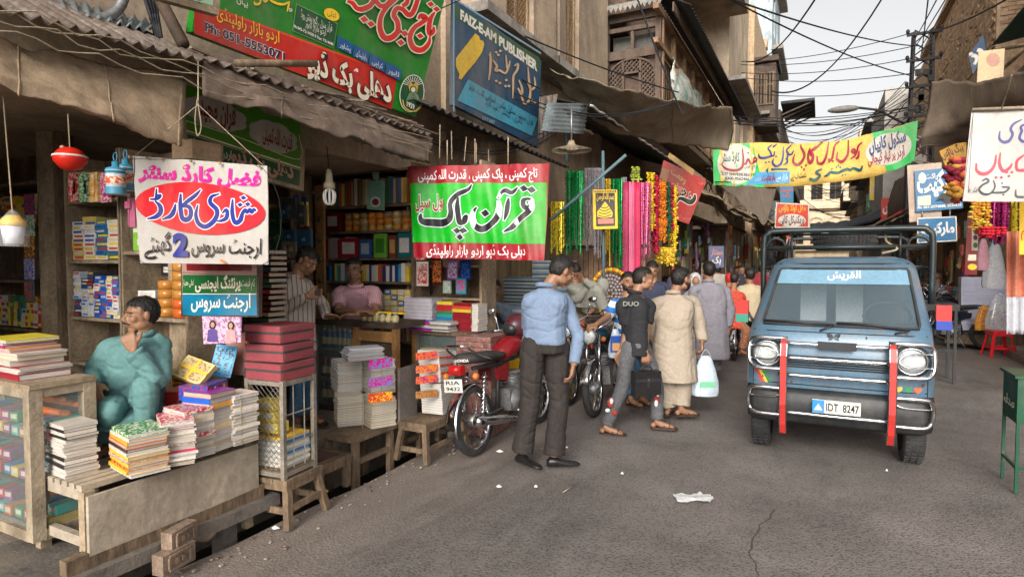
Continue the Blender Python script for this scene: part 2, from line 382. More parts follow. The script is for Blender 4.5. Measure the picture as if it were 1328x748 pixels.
MB().grid([[Vector((-400,-60,-.75)),Vector((400,-60,-.75))],[Vector((-400,800,-.75)),Vector((400,800,-.75))]][::-1]).build('ground',GROUND,kind='structure')
MB().box((-3.45,6,-.55),(.85,40,.1)).box((-3.83,6,-.2),(.08,40,.66)).build('drain_channel',mat('wet_dark_mud',(.03,.026,.02),.5,bump=.5,bscale=20),kind='structure')
PLAT=mat('dusty_cement_floor',(.26,.215,.17),.9,var=.3,scale=3,bump=.4,dirt=.5,dcol=(.09,.07,.055))
b=MB();b.box((-5.3,3.2,-.08),(3.04,5.2,.5));b.build('shop_platform',PLAT,kind='structure')
b=MB();b.box((-5.1,13.5,-.1),(3.9,15.3,.42));b.build('shop_platform',PLAT,kind='structure')
b=MB();b.box((-3.42,1.2,.14),(.72,3.,.07));b.box((-3.45,.6,-.2),(.12,.1,.62));b.box((-3.2,2.4,-.2),(.1,.1,.62));b.build('drain_cover',mat('dusty_slate_slab',(.12,.105,.092),.9,var=.3,scale=3,bump=.4,dirt=.5,dcol=(.2,.16,.12)),kind='structure')
MB().box((4.3,30,-.06),(2.6,70,.34)).build('pavement',PLAT,kind='structure')
b=MB()
for i in range(420):
 y=rnd.uniform(1.6,9) if i<300 else rnd.uniform(4,16);x=XL+abs(rnd.gauss(0,.16))+.03 if i<360 else rnd.uniform(-2.6,2.8);q=rnd.uniform(.003,.009)*(1 if x<-2.7 else.6)
 b.box((x,y,q*.3),(q*2,q*rnd.uniform(1.2,2.4),q),rz=rnd.uniform(0,3),m=rnd.randrange(3))
b.build('gravel',[CONC,WOOD,PLAT],kind='stuff',label='grit and small rubbish gathered along the broken road edge')
def crack(pts):
 b=MB();P=catmull([PZ(*p,0) for p in pts],8);vs=[]
 for i,p in enumerate(P):
  w_=.0025+.005*abs(noise.noise(p*5));j=Vector((noise.noise(p*9),noise.noise(p*11+Vector((3,0,0))),0))*.03
  q=p+j;q.z=noise.noise(Vector((q.x*.7,q.y*.5,0)))*.018+noise.noise(Vector((q.x*2.3,q.y*2,4)))*.005-.0065
  vs+=[q+Vector((w_,0,0)),q-Vector((w_,0,0))]
 b.add(vs,[(2*i,2*i+1,2*i+3,2*i+2) for i in range(len(P)-1)]);b.build('road_crack',mat('tar_crack',(.06,.052,.046),.9),kind='structure')
crack([(1203,586),(1225,592),(1250,600),(1285,606)]);crack([(1120,748),(985,745),(975,700),(1005,660)][1:]);crack([(1100,712),(1180,722),(1260,735),(1328,742)])
# == BUILDINGS, left side ==
def wall_with_holes(x0,x1,z0,z1,holes,fn,b,m=0,depth=.25):
 """rectangular wall split around holes; fn maps (u, z, depth_in) -> point"""
 us=sorted({x0,x1,*[h[0] for h in holes],*[h[1] for h in holes]});zs=sorted({z0,z1,*[h[2] for h in holes],*[h[3] for h in holes]})
 for a,c in zip(us,us[1:]):
  for e,g in zip(zs,zs[1:]):
   mu,mz=(a+c)/2,(e+g)/2
   if any(h[0]<mu<h[1] and h[2]<mz<h[3] for h in holes):continue
   b.add([fn(a,e,0),fn(c,e,0),fn(c,g,0),fn(a,g,0)],[(0,1,2,3)],m)
 for h in holes:
  p=[(h[0],h[2]),(h[1],h[2]),(h[1],h[3]),(h[0],h[3])]
  for i in range(4):
   a,c=p[i],p[(i+1)%4];b.add([fn(*a,0),fn(*c,0),fn(*c,depth),fn(*a,depth)],[(0,1,2,3)],m)
JALI=mat('carved_window_screen',(.36,.22,.11),.8,var=.45,scale=20,bump=.4)
SHUT=mat('brown_wooden_shutter',(.13,.085,.05),.7,var=.35,scale=6,bump=.3,stretch=(1,1,.3))
def window(root,c,w_,h,ax,m_frame=None,m_pane=None,bars=2,name='window',lattice=False):
 """window centred at c, in the plane x=const ('x') or y=const ('y'); sits 2 cm proud inside its opening"""
 W_=(lambda u,z,d:Vector((c[0]+d,c[1]+u,c[2]+z))) if ax=='x' else(lambda u,z,d:Vector((c[0]+u,c[1]+d,c[2]+z)))
 dm=(lambda a,t,hh:(t,a,hh)) if ax=='x' else(lambda a,t,hh:(a,t,hh))
 f=MB();t=.06
 f.box(W_(0,h/2-t/2,0),dm(w_,.07,t)).box(W_(0,-h/2+t/2,0),dm(w_,.07,t))
 for s_ in(-1,1):f.box(W_(s_*(w_/2-t/2),0,0),dm(t,.07,h-2*t))
 for i in range(1,bars):f.box(W_(-w_/2+w_*i/bars,0,0),dm(.05,.06,h-2*t))
 f.box(W_(0,h*.12,.002),dm(w_-2*t,.05,.045))
 fr=f.build('window',m_frame or SHUT,root)
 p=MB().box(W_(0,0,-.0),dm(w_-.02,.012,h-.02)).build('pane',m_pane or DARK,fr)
 if lattice:
  g=MB();n=int(h/.085);k=max(3,int(w_/.085))
  for i in range(n):
   z=-h/2+t+(h-2*t)*(i+.5)/n;
   for j in range(k):
    u=-w_/2+t+(w_-2*t)*(j+.5)/k;sx=(w_-2*t)/k/2;sz=(h-2*t)/n/2
    a=W_(u,z+sz,.01 if ax=='x' else-.01);e=W_(u+sx,z,.01 if ax=='x' else-.01);q=W_(u,z-sz,.01 if ax=='x' else-.01);r=W_(u-sx,z,.01 if ax=='x' else-.01)
    for s1,s2 in((a,e),(e,q),(q,r),(r,a)):g.beam(s1,s2,.014,.02)
  g.build('lattice',JALI,fr)
 return fr
t=thing('plaster_building','old grimy plaster building above the first bookshops, behind the big green signboard','building',(-4.2,2,0),world=True)
b=MB();fx=lambda y,z,d:Vector((-4.05-d,y,z))
wall_with_holes(-8,6.05,2.75,11,[(-.3,.8,3.6,5.2),(2.2,3.4,3.5,5.3),(4.3,5.2,4.6,6.2)],fx,b)
b.box((-4.5,5.85,1.3),(.7,.3,2.9));b.box((-5.6,-.2,1.2),(3,.3,3.2));b.box((-7.3,2.8,1.4),(.2,12,3));b.box((-5.7,2,2.72),(3.3,9,.12))
b.build('wall',PLAST,t)
for y,z,h in((.25,4.4,1.6),(2.8,4.4,1.8),(4.75,5.4,1.6)):window(t,(-4.25,y,z),1.0,h,'x',WOOD)
MB().box((-3.9,-.5,6.3),(.5,13,.14)).build('ledge',CONC,t)
t=thing('bay_window_building','buff concrete building with projecting window bays and carved screens, behind the blue signboard','building',(-4,8,0),world=True)
b=MB();wall_with_holes(6.05,11.3,2.6,13,[],lambda y,z,d:Vector((-4.052-d,y,z)),b);b.box((-4.03,6.15,6),(.1,.22,7))
b.box((-6.0,11.45,6.5),(4.1,.3,13));b.box((-5.5,6.2,1.2),(2.6,.25,2.8));b.build('wall',PLAST,t)
def bay(y0,y1,z0,z1,wins,xf=-3.55):
 wins=[(a,c,max(e,z0+.125),g) for a,c,e,g in wins]
 b=MB();b.box(((xf-4.0)/2,(y0+y1)/2,z0+.06),(4.0+xf-.06+.12,y1-y0+.16,.12))
 b.build('bay_sill',CONC,t)
 b=MB();wall_with_holes(y0,y1,z0+.12,z1,wins,lambda y,z,d:Vector((xf-d,y,z)),b,depth=.12)
 for y in(y0,y1):b.add([(xf,y,z0+.12),(-4,y,z0+.12),(-4,y,z1),(xf,y,z1)],[(0,1,2,3)])
 b.build('bay_wall',PLAST,t)
 for h in wins:window(t,(xf-.1,(h[0]+h[1])/2,(h[2]+h[3])/2),h[1]-h[0],h[3]-h[2],'x',PWOOD,DWOOD,2,lattice=True)
 MB().box(((xf-4.0)/2+.05,(y0+y1)/2,z1+.06),(4.0+xf+.25,y1-y0+.3,.12)).build('bay_roof',CONC,t)
z1=PX(650,22,-3.55).z
ya,yb=PX(634,20,-3.55).y,PX(721,75,-3.55).y
w0,w1=PX(657,20,-3.55).y,PX(692,20,-3.55).y
bay(ya,yb,PX(700,66,-3.55).z,7.6,[(w0,w1,4.0,6.9)])
ya,yb=PX(717,80,-3.55).y,10.75
w0,w1=PX(734,20,-3.55).y,PX(751,20,-3.55).y
bay(ya+.25,yb,PX(735,92,-3.55).z,7.9,[(w0,w1,4.0,7.0)])
t=thing('carved_wooden_building','dark carved timber balcony building with lattice screens and scalloped eaves','building',(-3.2,14,0),world=True)
X0,X1,YF=-3.72,-2.64,11.0
b=MB()
b.box((-6.0,16,3),(4,9,6.4));b.box((-5.5,16,7.4),(4.2,9.2,2.6));b.build('wall',mat('sooty_brick_wall',(.16,.105,.075),.9,var=.4,scale=9,bump=.5,bscale=20),t)
zt,zb=6.28,4.3
b=MB()
b.box(((X0+X1)/2,YF+.2,zb-.06),(X1-X0+.05,.5,.12));b.box((X1-.2,16,zb-.06),(.5,10,.12))
for x in(X0+.05,X1-.05):b.box((x,YF+.05,(zt+zb)/2),(.1,.1,zt-zb))
for z,h in((5.52,.16),(5.98,.08),(6.2,.16),(4.58,.09)):b.box(((X0+X1)/2,YF+.04,z),(X1-X0-.2,.08,h))
for x in(-3.17,):b.box((x,YF+.05,5.78),(.06,.06,.34))
b.build('timber_frame',mat('weathered_dark_timber',(.12,.083,.06),.8,var=.4,scale=8,bump=.5,bscale=30,stretch=(1,1,.35)),t)
TMB=MATS['weathered_dark_timber']
MB().box(((X0+X1)/2,YF+.3,5.78),(X1-X0-.2,.01,.34)).build('upper_pane',mat('dusty_window_glass',(.12,.115,.1),.25,var=.3,bump=0),t)
g=MB();n=15;zc=4.62;ht=.82
def inarch(x,z):u=abs(x-(X0+X1)/2)/((X1-X0-.2)/2);return z<5.13+.3*math.sqrt(max(0,1-u*u)) and u<1
def latt(x0,x1,z0,z1,stp=.085):
 k=int((x1-x0+z1-z0)/stp)+1
 for i in range(k):
  o=i*stp
  for sgn in(1,-1):
   P=[]
   for q in range(40):
    z=z0+(z1-z0)*q/39;x=(x0+o-(z-z0)) if sgn==1 else(x1-o+(z-z0))
    if x0<=x<=x1 and inarch(x,z):P.append(Vector((x,YF+.05+.012*sgn,z)))
   if len(P)>2:g.beam(P[0],P[-1],.02,.022)
for a,c_,z0_,z1_ in((X0+.1,X0+.37,4.62,5.44),(X0+.39,X1-.39,5.2,5.44),(X1-.37,X1-.1,4.62,5.44)):latt(a,c_,z0_,z1_)
g.build('lattice',TMB,t)
b=MB()
for x in(X0+.38,X1-.38):b.box((x,YF+.045,5.02),(.04,.06,.82))
b.box(((X0+X1)/2,YF+.045,5.18),(.34,.06,.04));b.box(((X0+X1)/2,YF+.045,4.86),(.3,.03,.03))
N_=24;pts=[]
for i in range(N_+1):
 a=math.pi*i/N_;pts.append(((X0+X1)/2-math.cos(a)*(X1-X0-.22)/2,5.13+.3*math.sin(a)))
for p,q in zip(pts,pts[1:]):b.beam((p[0],YF+.03,p[1]),(q[0],YF+.03,q[1]),.05,.03)
b.build('arch',TMB,t)
MB().box(((X0+X1)/2,YF+.12,4.98),(X1-X0-.2,.02,.92)).build('inner_screen',mat('brown_curtain_board',(.1,.06,.045),.8,var=.4),t)
b=MB()
for i in range(12):
 x=X0+.12+(X1-X0-.24)*(i+.5)/12;b.lathe([(.02,4.33),(.012,4.37),(.02,4.43),(.012,4.5),(.018,4.54)],(x,YF+.05,0),6)
b.build('balustrade',TMB,t)
pan=MB();fr=MB()
ny=9;y0=YF+.15;dy=.98
for i in range(ny):
 a=y0+i*dy
 fr.box((X1-.02,a,5.2),(.09,.09,1.9))
 if i:fr.lathe([(.05,4.35),(.03,4.5),(.045,4.6),(.03,5.3),(.055,5.4),(.06,5.45)],(X1+.03,a,0),8)
 pb=MB();pb.box((X1-.1,a+dy/2,4.98),(.03,dy-.1,1.1))
 for k in range(5):pb.box((X1-.075,a+.15+k*.17,4.98),(.02,.015,1.0))
 pb.build('shutter_panel',SHUT,t)
 MB().box((X1-.08,a+dy/2,5.86),(.03,dy-.12,.55)).build('upper_panel',mat('tan_timber_panel',(.2,.125,.07),.8,var=.35,stretch=(1,1,.3)),t)
fr.box((X1-.01,y0+4,5.57),(.1,9,.09)).box((X1-.01,y0+4,4.42),(.1,9,.1)).box((X1-.01,y0+4,6.16),(.1,9,.1))
fr.build('street_frame',mat('pale_brown_timber',(.25,.15,.085),.8,var=.35,scale=7,bump=.4),t)
def corrug(name,a,b_,c,d,mt,parent=None,waves=14,amp=.018,nv=2,th=.004,**k):
 rows=[];nu=waves*4;nn=(b_-a).cross(d-a).normalized()
 for i in range(nv+1):
  v=i/nv;l=a.lerp(d,v);r=b_.lerp(c,v);rows.append([l.lerp(r,j/nu)+nn*(amp*math.sin(j*math.pi/2)) for j in range(nu+1)])
 bb=MB();bb.grid(rows,thick=th);return bb.build(name,mt,parent,**k)
ex=-2.1
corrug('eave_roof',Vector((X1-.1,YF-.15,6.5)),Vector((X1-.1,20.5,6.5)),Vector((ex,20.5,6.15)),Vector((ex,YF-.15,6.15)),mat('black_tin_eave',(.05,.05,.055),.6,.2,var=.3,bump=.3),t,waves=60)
corrug('eave_roof',Vector((X0-.2,YF+.25,6.52)),Vector((X1+.05,YF+.25,6.52)),Vector((X1+.05,YF-.3,6.33)),Vector((X0-.2,YF-.3,6.33)),RUST,t,waves=12)
b=MB()
for i in range(15):
 x=X0-.15+i*.088;z=6.33
 b.poly([(x,YF-.3,z),(x+.086,YF-.3,z),(x+.086,YF-.3,z-.06),(x+.065,YF-.3,z-.1),(x+.043,YF-.3,z-.14),(x+.02,YF-.3,z-.1),(x,YF-.3,z-.06)],.02,(0,-1,0))
b.build('scalloped_fringe',mat('grey_carved_fringe',(.27,.25,.22),.8,var=.35,bump=.4),t)
MB().box((X1+.27,15.6,6.12),(.03,9.7,.16)).build('eave_board',TMB,t)
tb=sheet_rows([[PX(873,68,-2.6),PX(885,95,-2.6),PX(905,120,-2.6)],[PX(874,100,-2.5),PX(889,125,-2.45),PX(912,137,-2.5)],[PX(876,140,-2.5),PX(892,150,-2.4),PX(912,150,-2.5)]],6,6)
MB().grid(wrinkle(tb,.08,3,3,Vector((1,0,0))),thick=.006).build('hanging_cloth',mat('printed_white_cloth',(.5,.5,.44),.9,var=.5,scale=4,bump=.2,dirt=.8,dcol=(.05,.2,.16)),cat='cloth',label='white cloth with green print hung over the carved balcony rail')
# == generic masonry blocks further down the street ==
BR=mat('warm_brick',(.56,.4,.25),.9,var=.3,scale=10,bump=.5,bscale=30,dirt=.3)
TAN=mat('tan_plaster',(.56,.44,.31),.9,var=.2,scale=2,bump=.3,dirt=.5,dcol=(.2,.15,.1))
CREAM=mat('cream_plaster',(.62,.5,.34),.9,var=.15,scale=2,bump=.2,dirt=.4,dcol=(.3,.22,.14))
GREYB=mat('grey_cement_block',(.36,.34,.31),.9,var=.2,scale=2,bump=.3,dirt=.5,dcol=(.17,.15,.13))
PINK=mat('faded_pink_paint',(.5,.29,.24),.8,var=.2,scale=3,bump=.2,dirt=.5,dcol=(.22,.14,.1))
GRN=mat('green_painted_shutter',(.1,.24,.1),.7,var=.25,bump=.2,dirt=.3)
DKW=mat('dark_far_timber',(.09,.065,.05),.85,var=.4,scale=5,bump=.4)
def block(label,x0,x1,y0,y1,h,mt,side,wins=(),cornice=(),balc=(),wm=None,z0=0.,name='street_building',front=None):
 """building block whose street face is x1 (left row) or x0 (right row); wins: (y, z, w, h) on that face; front: the same on the face towards -y"""
 t=thing(name,label,'building',((x0+x1)/2,(y0+y1)/2,0),world=True)
 xs=x1 if side=='L' else x0;sg=1 if side=='L' else-1
 b=MB();wall_with_holes(y0,y1,z0,h,[(y-w_/2,y+w_/2,z-hh/2,z+hh/2) for y,z,w_,hh in wins],lambda y,z,d:Vector((xs-sg*d,y,z)),b,depth=.18)
 fw=[(x-w_/2,x+w_/2,z-hh/2,z+hh/2) for x,z,w_,hh in(front or[])]
 wall_with_holes(x0,x1,z0,h,fw,lambda x,z,d:Vector((x,y0+d,z)),b,depth=.18)
 xb=x0 if side=='L' else x1
 b.add([(x0,y1,z0),(x1,y1,z0),(x1,y1,h),(x0,y1,h)],[(0,1,2,3)]);b.add([(xb,y0,z0),(xb,y1,z0),(xb,y1,h),(xb,y0,h)],[(0,1,2,3)])
 b.add([(x0,y0,h),(x1,y0,h),(x1,y1,h),(x0,y1,h)],[(0,1,2,3)])
 for _ in range(7):
  yy=rnd.uniform(y0,y1);b.box((rnd.uniform(x0+.3,x1-.3),yy,h+.3),(.8,.6,rnd.uniform(.3,.8)))
 b.build('wall',mt,t)
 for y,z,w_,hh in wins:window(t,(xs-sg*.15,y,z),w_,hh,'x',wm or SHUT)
 for x,z,w_,hh in(front or[]):window(t,(x,y0+.15,z),w_,hh,'y',wm or SHUT)
 for z,d,th in cornice:MB().box((xs+sg*d/2,(y0+y1)/2,z),(d+.02,y1-y0+.1,th)).build('cornice',CONC,t)
 for y,z,w_,d in balc:
  b=MB();b.box((xs+sg*d/2,y,z),(d,w_,.12))
  for k in range(int(w_/.15)):b.box((xs+sg*(d-.03),y-w_/2+.08+k*.15,z+.45),(.03,.03,.8))
  b.box((xs+sg*(d-.03),y,z+.88),(.06,w_,.06));b.build('balcony',DKW,t)
 return t
t=block('tall tan plaster block standing proud above the carved timber eaves',-6,-2.75,20.6,26,15,TAN,'L',[(22,6.3,.9,1.6),(24.2,6.3,.9,1.6)],[(7.6,.5,.14)],[],None)
b=MB()
p1=PX(862,-30,-2.3);
b.box((-3.6,17.2,11.2),(2.9,6,3.6));b.build('overhanging_room',PLAST,t)
t=block('brick and timber house with small projecting room and green shutters beyond the carved balcony',-6,-2.55,26.2,33,12,BR,'L',[(27.6,6.1,1.1,1.9),(29.6,6.1,1.1,1.9),(31.6,6.1,1.1,1.9)],[(7.7,.6,.12),(4.9,.8,.12)],[(29.6,5,5,.7)],GRN)
b=MB();b.box((-2.2,27.4,8.6),(.9,1.9,2.2));b.box((-2.2,27.4,9.85),(1.1,2.2,.2));b.box((-2.2,27.4,7.4),(1.0,2.0,.25));b.build('projecting_room',DKW,t)
for k in range(3):window(t,(-2.6+k*.32,26.43,8.7),.3,1.3,'y',WOOD)
t=block('narrow pale blue block rising behind the brick house',-6,-2.4,33.2,39,18.5,mat('pale_blue_wash',(.42,.5,.53),.8,var=.15,dirt=.4),'L',[(34.6,14.5,1,2),(36.6,14.5,1,2),(34.6,10.5,1,2),(36.6,10.5,1,2)],[(12.5,.5,.2),(16.4,.4,.2)])
t=block('dark timber house with deep black eaves on the left of the far street',-6,-2.3,39.2,52,10.8,DKW,'L',[(41+2*i,7.6,1.2,1.6) for i in range(5)],[],[(45.5,6.1,11,.8)])
for(ya,z_,d_) in((39.2,11.2,1.8),(44,8.9,1.9)):
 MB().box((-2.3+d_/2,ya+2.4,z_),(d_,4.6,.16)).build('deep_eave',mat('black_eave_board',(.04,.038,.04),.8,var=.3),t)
 for k in range(5):MB().beam((-2.3,ya+.3+k,z_-.7),(-2.3+d_*.9,ya+.3+k,z_-.1),.08,.08).build('eave_bracket',DKW,t)
t=block('brown brick terrace closing the left of the far street',-9,-2.6,52.2,75,9,BR,'L',[(54+2.2*i,6.8,1.1,1.6) for i in range(9)]+[(54+2.2*i,4,1.1,1.6) for i in range(9)],[(8.4,.4,.2)])
t=block('pink painted house front at the upper right, partly behind the green cloth',3.3,7,8.6,13.6,9.5,PINK,'R',[(11.4,5.6,1.0,1.4),(9.5,5.6,.9,1.4),(12.9,6.2,.7,2.0),(11.4,7.6,1.0,1.4)],[(4.9,.35,.12),(6.7,.4,.14)],[],DKW)
b=MB()
for z in(5.25,6.2,7.1):b.box((3.2,11.9,z),(.16,3.2,.07))
for y in(10.6,12.2,13.5):b.box((3.22,y,6.5),(.12,.16,4))
b.build('pilaster_strips',mat('rose_trim',(.36,.17,.14),.8,var=.2),t)
t=thing('brick_building','tall sunlit bare brick house with an antenna, at the right behind the brown canopy','building',(4.3,20,0),world=True)
yb=18.5;xa=PX(1263,70,2.9).x
b=MB();wall_with_holes(15.9,30,0,8.9,[(22,23,6.6,7.8)],lambda y,z,d:Vector((3.15+d,y,z)),b)
b.add([(3.15,15.9,0),(7,15.9,0),(7,15.9,8.9),(3.15,15.9,8.9)],[(0,1,2,3)]);b.add([(3.15,15.9,8.9),(7,15.9,8.9),(7,30,8.9),(3.15,30,8.9)],[(0,1,2,3)]);b.add([(3.15,30,0),(7,30,0),(7,30,8.9),(3.15,30,8.9)],[(0,1,2,3)])
b.build('wall',BR,t)
def brickface(fn,u0,u1,z0,z1,L_=.25,H_=.085):
 big=MB();n=0;z=z0;row=0
 while z<z1-.05:
  u=u0+(row%2)*L_/2
  while u<u1:
   if rnd.random()<.93:
    o=fn(u+L_/2,z+H_/2,rnd.uniform(.0,.008));big.box(o,fn.dm(L_-.016,H_-.014),m=rnd.randrange(3))
   u+=L_
  z+=H_;row+=1
 return big
class FX:
 def __init__(s,kind):s.k=kind
 def __call__(s,u,z,d):return Vector((3.15-d,u,z)) if s.k=='x' else Vector((u,15.9-d,z))
 def dm(s,a,h):return(.04,a,h) if s.k=='x' else(a,.04,h)
bm3=[mat('brick_sandy',(.6,.43,.27),.9,var=.25),mat('brick_orange',(.55,.37,.22),.9,var=.25),mat('brick_dark',(.47,.32,.2),.9,var=.3)]
o=brickface(FX('x'),16,23,6.2,8.85).build('brick',bm3,t);o['kind']='stuff'
o=brickface(FX('y'),3.2,5.8,6.6,8.85).build('brick',bm3,t);o['kind']='stuff'
MB().box((3.15,21,9.0),(.3,10,.16)).box((3.6,15.85,9.0),(1.1,.2,.18)).build('parapet',BR,t)
b=MB();ap=Vector((3.4,23.5,8.9));b.tube([ap,ap+Vector((0,0,1.6))],.03,5).tube([ap+Vector((-.5,0,1.2)),ap+Vector((.6,0,1.35))],.02,4).tube([ap+Vector((-.3,0,1.45)),ap+Vector((.1,0,1.0))],.02,4)
b.build('roof_antenna',DSTEEL,t)
t=block('blank grey cement block behind the lattice pole',2.28,7,30.2,38,9.1,GREYB,'R',[(33,7,1,1.4)],[])
t=block('sunlit tan house with balconies past the lattice pole',2.5,8,38.2,48,10.2,TAN,'R',[(40+2.2*i,z,1.1,1.6) for i in range(4) for z in(5.2,8.2)],[(6.8,.5,.15),(9.4,.5,.15)],[(43,6.9,6,.9)])
t=block('cream house with shuttered windows far down the right row',2.2,8,48.2,62,11,CREAM,'R',[(50+2.4*i,z,1.2,1.7) for i in range(5) for z in(4.6,7.4)],[(6,.4,.15),(9,.5,.2)],[(54,6.2,8,.9)])
t=block('yellowish house with arched windows closing the end of the street',-7,6,78,86,15,CREAM,'L',[],[],[],SHUT,front=[(-4.4+1.9*i,z,1.2,2.4) for i in range(6) for z in(5.2,10.3)])
for i in range(6):
 for z in(6.4,11.5):
  b=MB();P=[]
  for k in range(13):
   a=math.pi*k/12;P.append(Vector((-4.4+1.9*i-math.cos(a)*.75,77.9,z+.1+math.sin(a)*.6)))
  for p,q in zip(P,P[1:]):b.beam(p,q,.2,.16)
  b.build('window_arch',TAN,t)
for z in(3.4,8.2,13.4):MB().box((-.5,77.7,z),(13,.6,.35)).build('string_course',TAN,t)
t=block('tan block left of the arched house far away',-12,-2.9,75.5,92,12,TAN,'L',[(77+2.5*i,8,1.2,1.8) for i in range(4)])
# == AWNINGS and roofs over the shops ==
CAN1=mat('tan_canvas',(.3,.215,.135),.95,var=.25,scale=2,bump=.3,bscale=120,dirt=.6,dcol=(.09,.065,.045))
CAN2=mat('grey_brown_canvas',(.14,.1,.075),.9,var=.3,scale=2.5,bump=.3,bscale=100,dirt=.5,dcol=(.06,.045,.035))
CAN3=mat('sun_bleached_tarpaulin',(.3,.24,.165),.95,var=.25,scale=1.2,bump=.3,bscale=90,dirt=.4,dcol=(.1,.075,.05))
def cloth(name,label,ctrl,m,nu=8,nv=6,amp=.03,fr=2.5,seed=0,cat='awning',th=.006,ax=None):
 rows=wrinkle(wrinkle(sheet_rows(ctrl,nu+5,nv+4),amp,fr,seed,ax),amp*.35,fr*4,seed+3,ax)
 rows=ridges(rows,amp*.35,fr*1.6,seed+7)
 b=MB();b.grid(rows,thick=th)
 o=b.build(name,m,cat=cat,label=label)
 if len(ctrl)>2 and name=='canvas_awning' and th<.01:
  sb=MB();n_=len(rows[0])
  for j in(n_//3,2*n_//3,n_-2):sb.tube([r[j]+Vector((.004,-.002,-.004)) for r in rows],.005,4)
  sb.tube(rows[-2],.006,4);sb.build('seam',m,o)
 return o
cloth('canvas_awning','sagging tan canvas awning hung over the stationery stall at the far left',[[PX(-60,20,-3.35),PX(0,52,-3.35),PX(80,68,-3.35),PX(160,85,-3.35),PX(240,103,-3.35)],[PX(-60,62,-3.2),PX(0,84,-3.2),PX(85,106,-3.18),PX(165,126,-3.18),PX(240,135,-3.2)],[PX(-60,90,-3.1),PX(0,113,-3.08),PX(85,142,-3.06),PX(170,170,-3.06),PX(236,187,-3.1)],[PX(-60,86,-3.2),PX(0,110,-3.2),PX(85,138,-3.2),PX(170,165,-3.2),PX(236,182,-3.2)]],CAN1,amp=.035,seed=1)
cloth('canvas_awning','dark rolled canvas awning drooping below the big green signboard',[[PX(262,76,-3.25),PX(340,92,-3.25),PX(420,120,-3.25),PX(490,150,-3.25),PX(560,180,-3.25)],[PX(262,98,-3.14),PX(340,118,-3.12),PX(420,148,-3.1),PX(490,172,-3.1),PX(560,190,-3.14)],[PX(263,124,-3.1),PX(340,142,-3.05),PX(420,170,-3.03),PX(490,196,-3.03),PX(557,214,-3.08)],[PX(263,119,-3.25),PX(340,137,-3.25),PX(420,164,-3.25),PX(490,190,-3.25),PX(557,208,-3.25)]],CAN2,amp=.045,fr=3,seed=5)
cloth('canvas_awning','large bleached canvas sail stretched out over the garland stall below the carved balcony',[[PX(713,89,-3.45),PX(755,101,-3.0),PX(800,115,-2.6),PX(850,125,-2.25),PX(905,137,-1.95),PX(949,139,-1.75)],[PX(714,92,-3.5),PX(752,118,-3.2),PX(800,146,-2.85),PX(850,160,-2.5),PX(905,168,-2.2),PX(951,170,-1.85)],[PX(716,100,-3.55),PX(752,140,-3.35),PX(800,172,-3.05),PX(850,186,-2.7),PX(905,192,-2.3),PX(944,197,-1.9)]],CAN3,amp=.06,fr=1.2,seed=9)
cloth('canvas_awning','brown canopy stretched across the right-hand shops beside the lattice pole',[[PY(1205,109,9.5),PY(1260,108,8.8),PY(1310,99,8.2),PY(1400,78,7.4)],[PY(1200,150,9.4),PY(1260,150,8.9),PY(1320,140,8.3),PY(1400,130,7.6)],[PY(1194,176,9.3),PY(1262,168,9.2),PY(1330,166,9.4),PY(1400,160,9.4)],[PY(1194,190,9.4),PY(1262,190,9.8),PY(1330,188,10.4),PY(1400,186,10.4)]],mat('brown_tarpaulin',(.16,.12,.085),.95,var=.2,scale=2,bump=.3,dirt=.4),amp=.05,fr=1.3,seed=12)
cloth('canvas_awning','small dark triangular tarpaulin hanging in the street under the yellow banner',[[PY(935,241,14),PY(970,241,14),PY(1006,246,14)],[PY(955,258,14),PY(978,262,14),PY(1002,262,14)],[PY(975,275,14),PY(986,282,14),PY(996,284,14)],[PY(988,292,14),PY(989,293,14),PY(991,292,14)]],mat('brown_tarpaulin_patched',(.13,.1,.075),.95,var=.2,dirt=.5,dcol=(.05,.04,.03)),amp=.04,seed=3)
cloth('shade_cloth','dark folded shade cloths slung between the far facades behind the van rack',[[PY(1050,291,30),PY(1100,286,30),PY(1150,268,30),PY(1182,248,30)],[PY(1052,299,30),PY(1100,296,30),PY(1152,280,30),PY(1185,262,30)],[PY(1052,301,31),PY(1100,299,31),PY(1152,284,31),PY(1185,270,31)]],mat('dark_blue_shade_net',(.04,.045,.055),.9,var=.3),amp=.1,seed=3,cat='cloth')
cloth('canvas_awning','dark awning flap at the right shops under the blue billboard',[[PX(1160,235,2.2),PX(1180,225,2.2),PX(1200,215,2.4)],[PX(1152,262,2.0),PX(1176,258,2.1),PX(1198,255,2.3)],[PX(1150,283,2.0),PX(1174,270,2.1),PX(1198,262,2.3)]],CAN2,amp=.04,seed=8)
def tin_roof(label,c,m,waves,parent=None):
 return corrug('tin_roof',*c,m,waves=waves,cat='roof',label=label)
E0,E1=PX(-80,-8,-3.12),PX(268,80,-3.12)
tin_roof('rusty corrugated tin roof over the far left stall',(Vector((-4.1,E0.y,E0.z+.55)),Vector((-4.1,E1.y,E1.z+.45)),E1,E0),RUST,16)
E2,E3=PX(268,76,-3.14),PX(560,176,-3.14)
tin_roof('rusty corrugated tin roof at the foot of the big green signboard',(Vector((-4.1,E2.y,E2.z+.35)),Vector((-4.1,E3.y,E3.z+.3)),E3,E2),RUST,24)
E4,E5=PX(556,135,-3.2),PX(738,218,-3.2)
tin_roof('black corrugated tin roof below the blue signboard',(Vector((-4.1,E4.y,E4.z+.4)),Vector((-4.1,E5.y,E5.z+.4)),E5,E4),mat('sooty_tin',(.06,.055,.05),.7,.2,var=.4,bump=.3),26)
corrug('tin_sheet',PX(709,134,-3.1),PX(702,170,-2.9),PX(757,174,-2.8),PX(763,135,-3.0),ZINC,waves=7,nv=4,cat='tin sheet',label='pale blue-grey corrugated sheet slanting over the hanging fan')
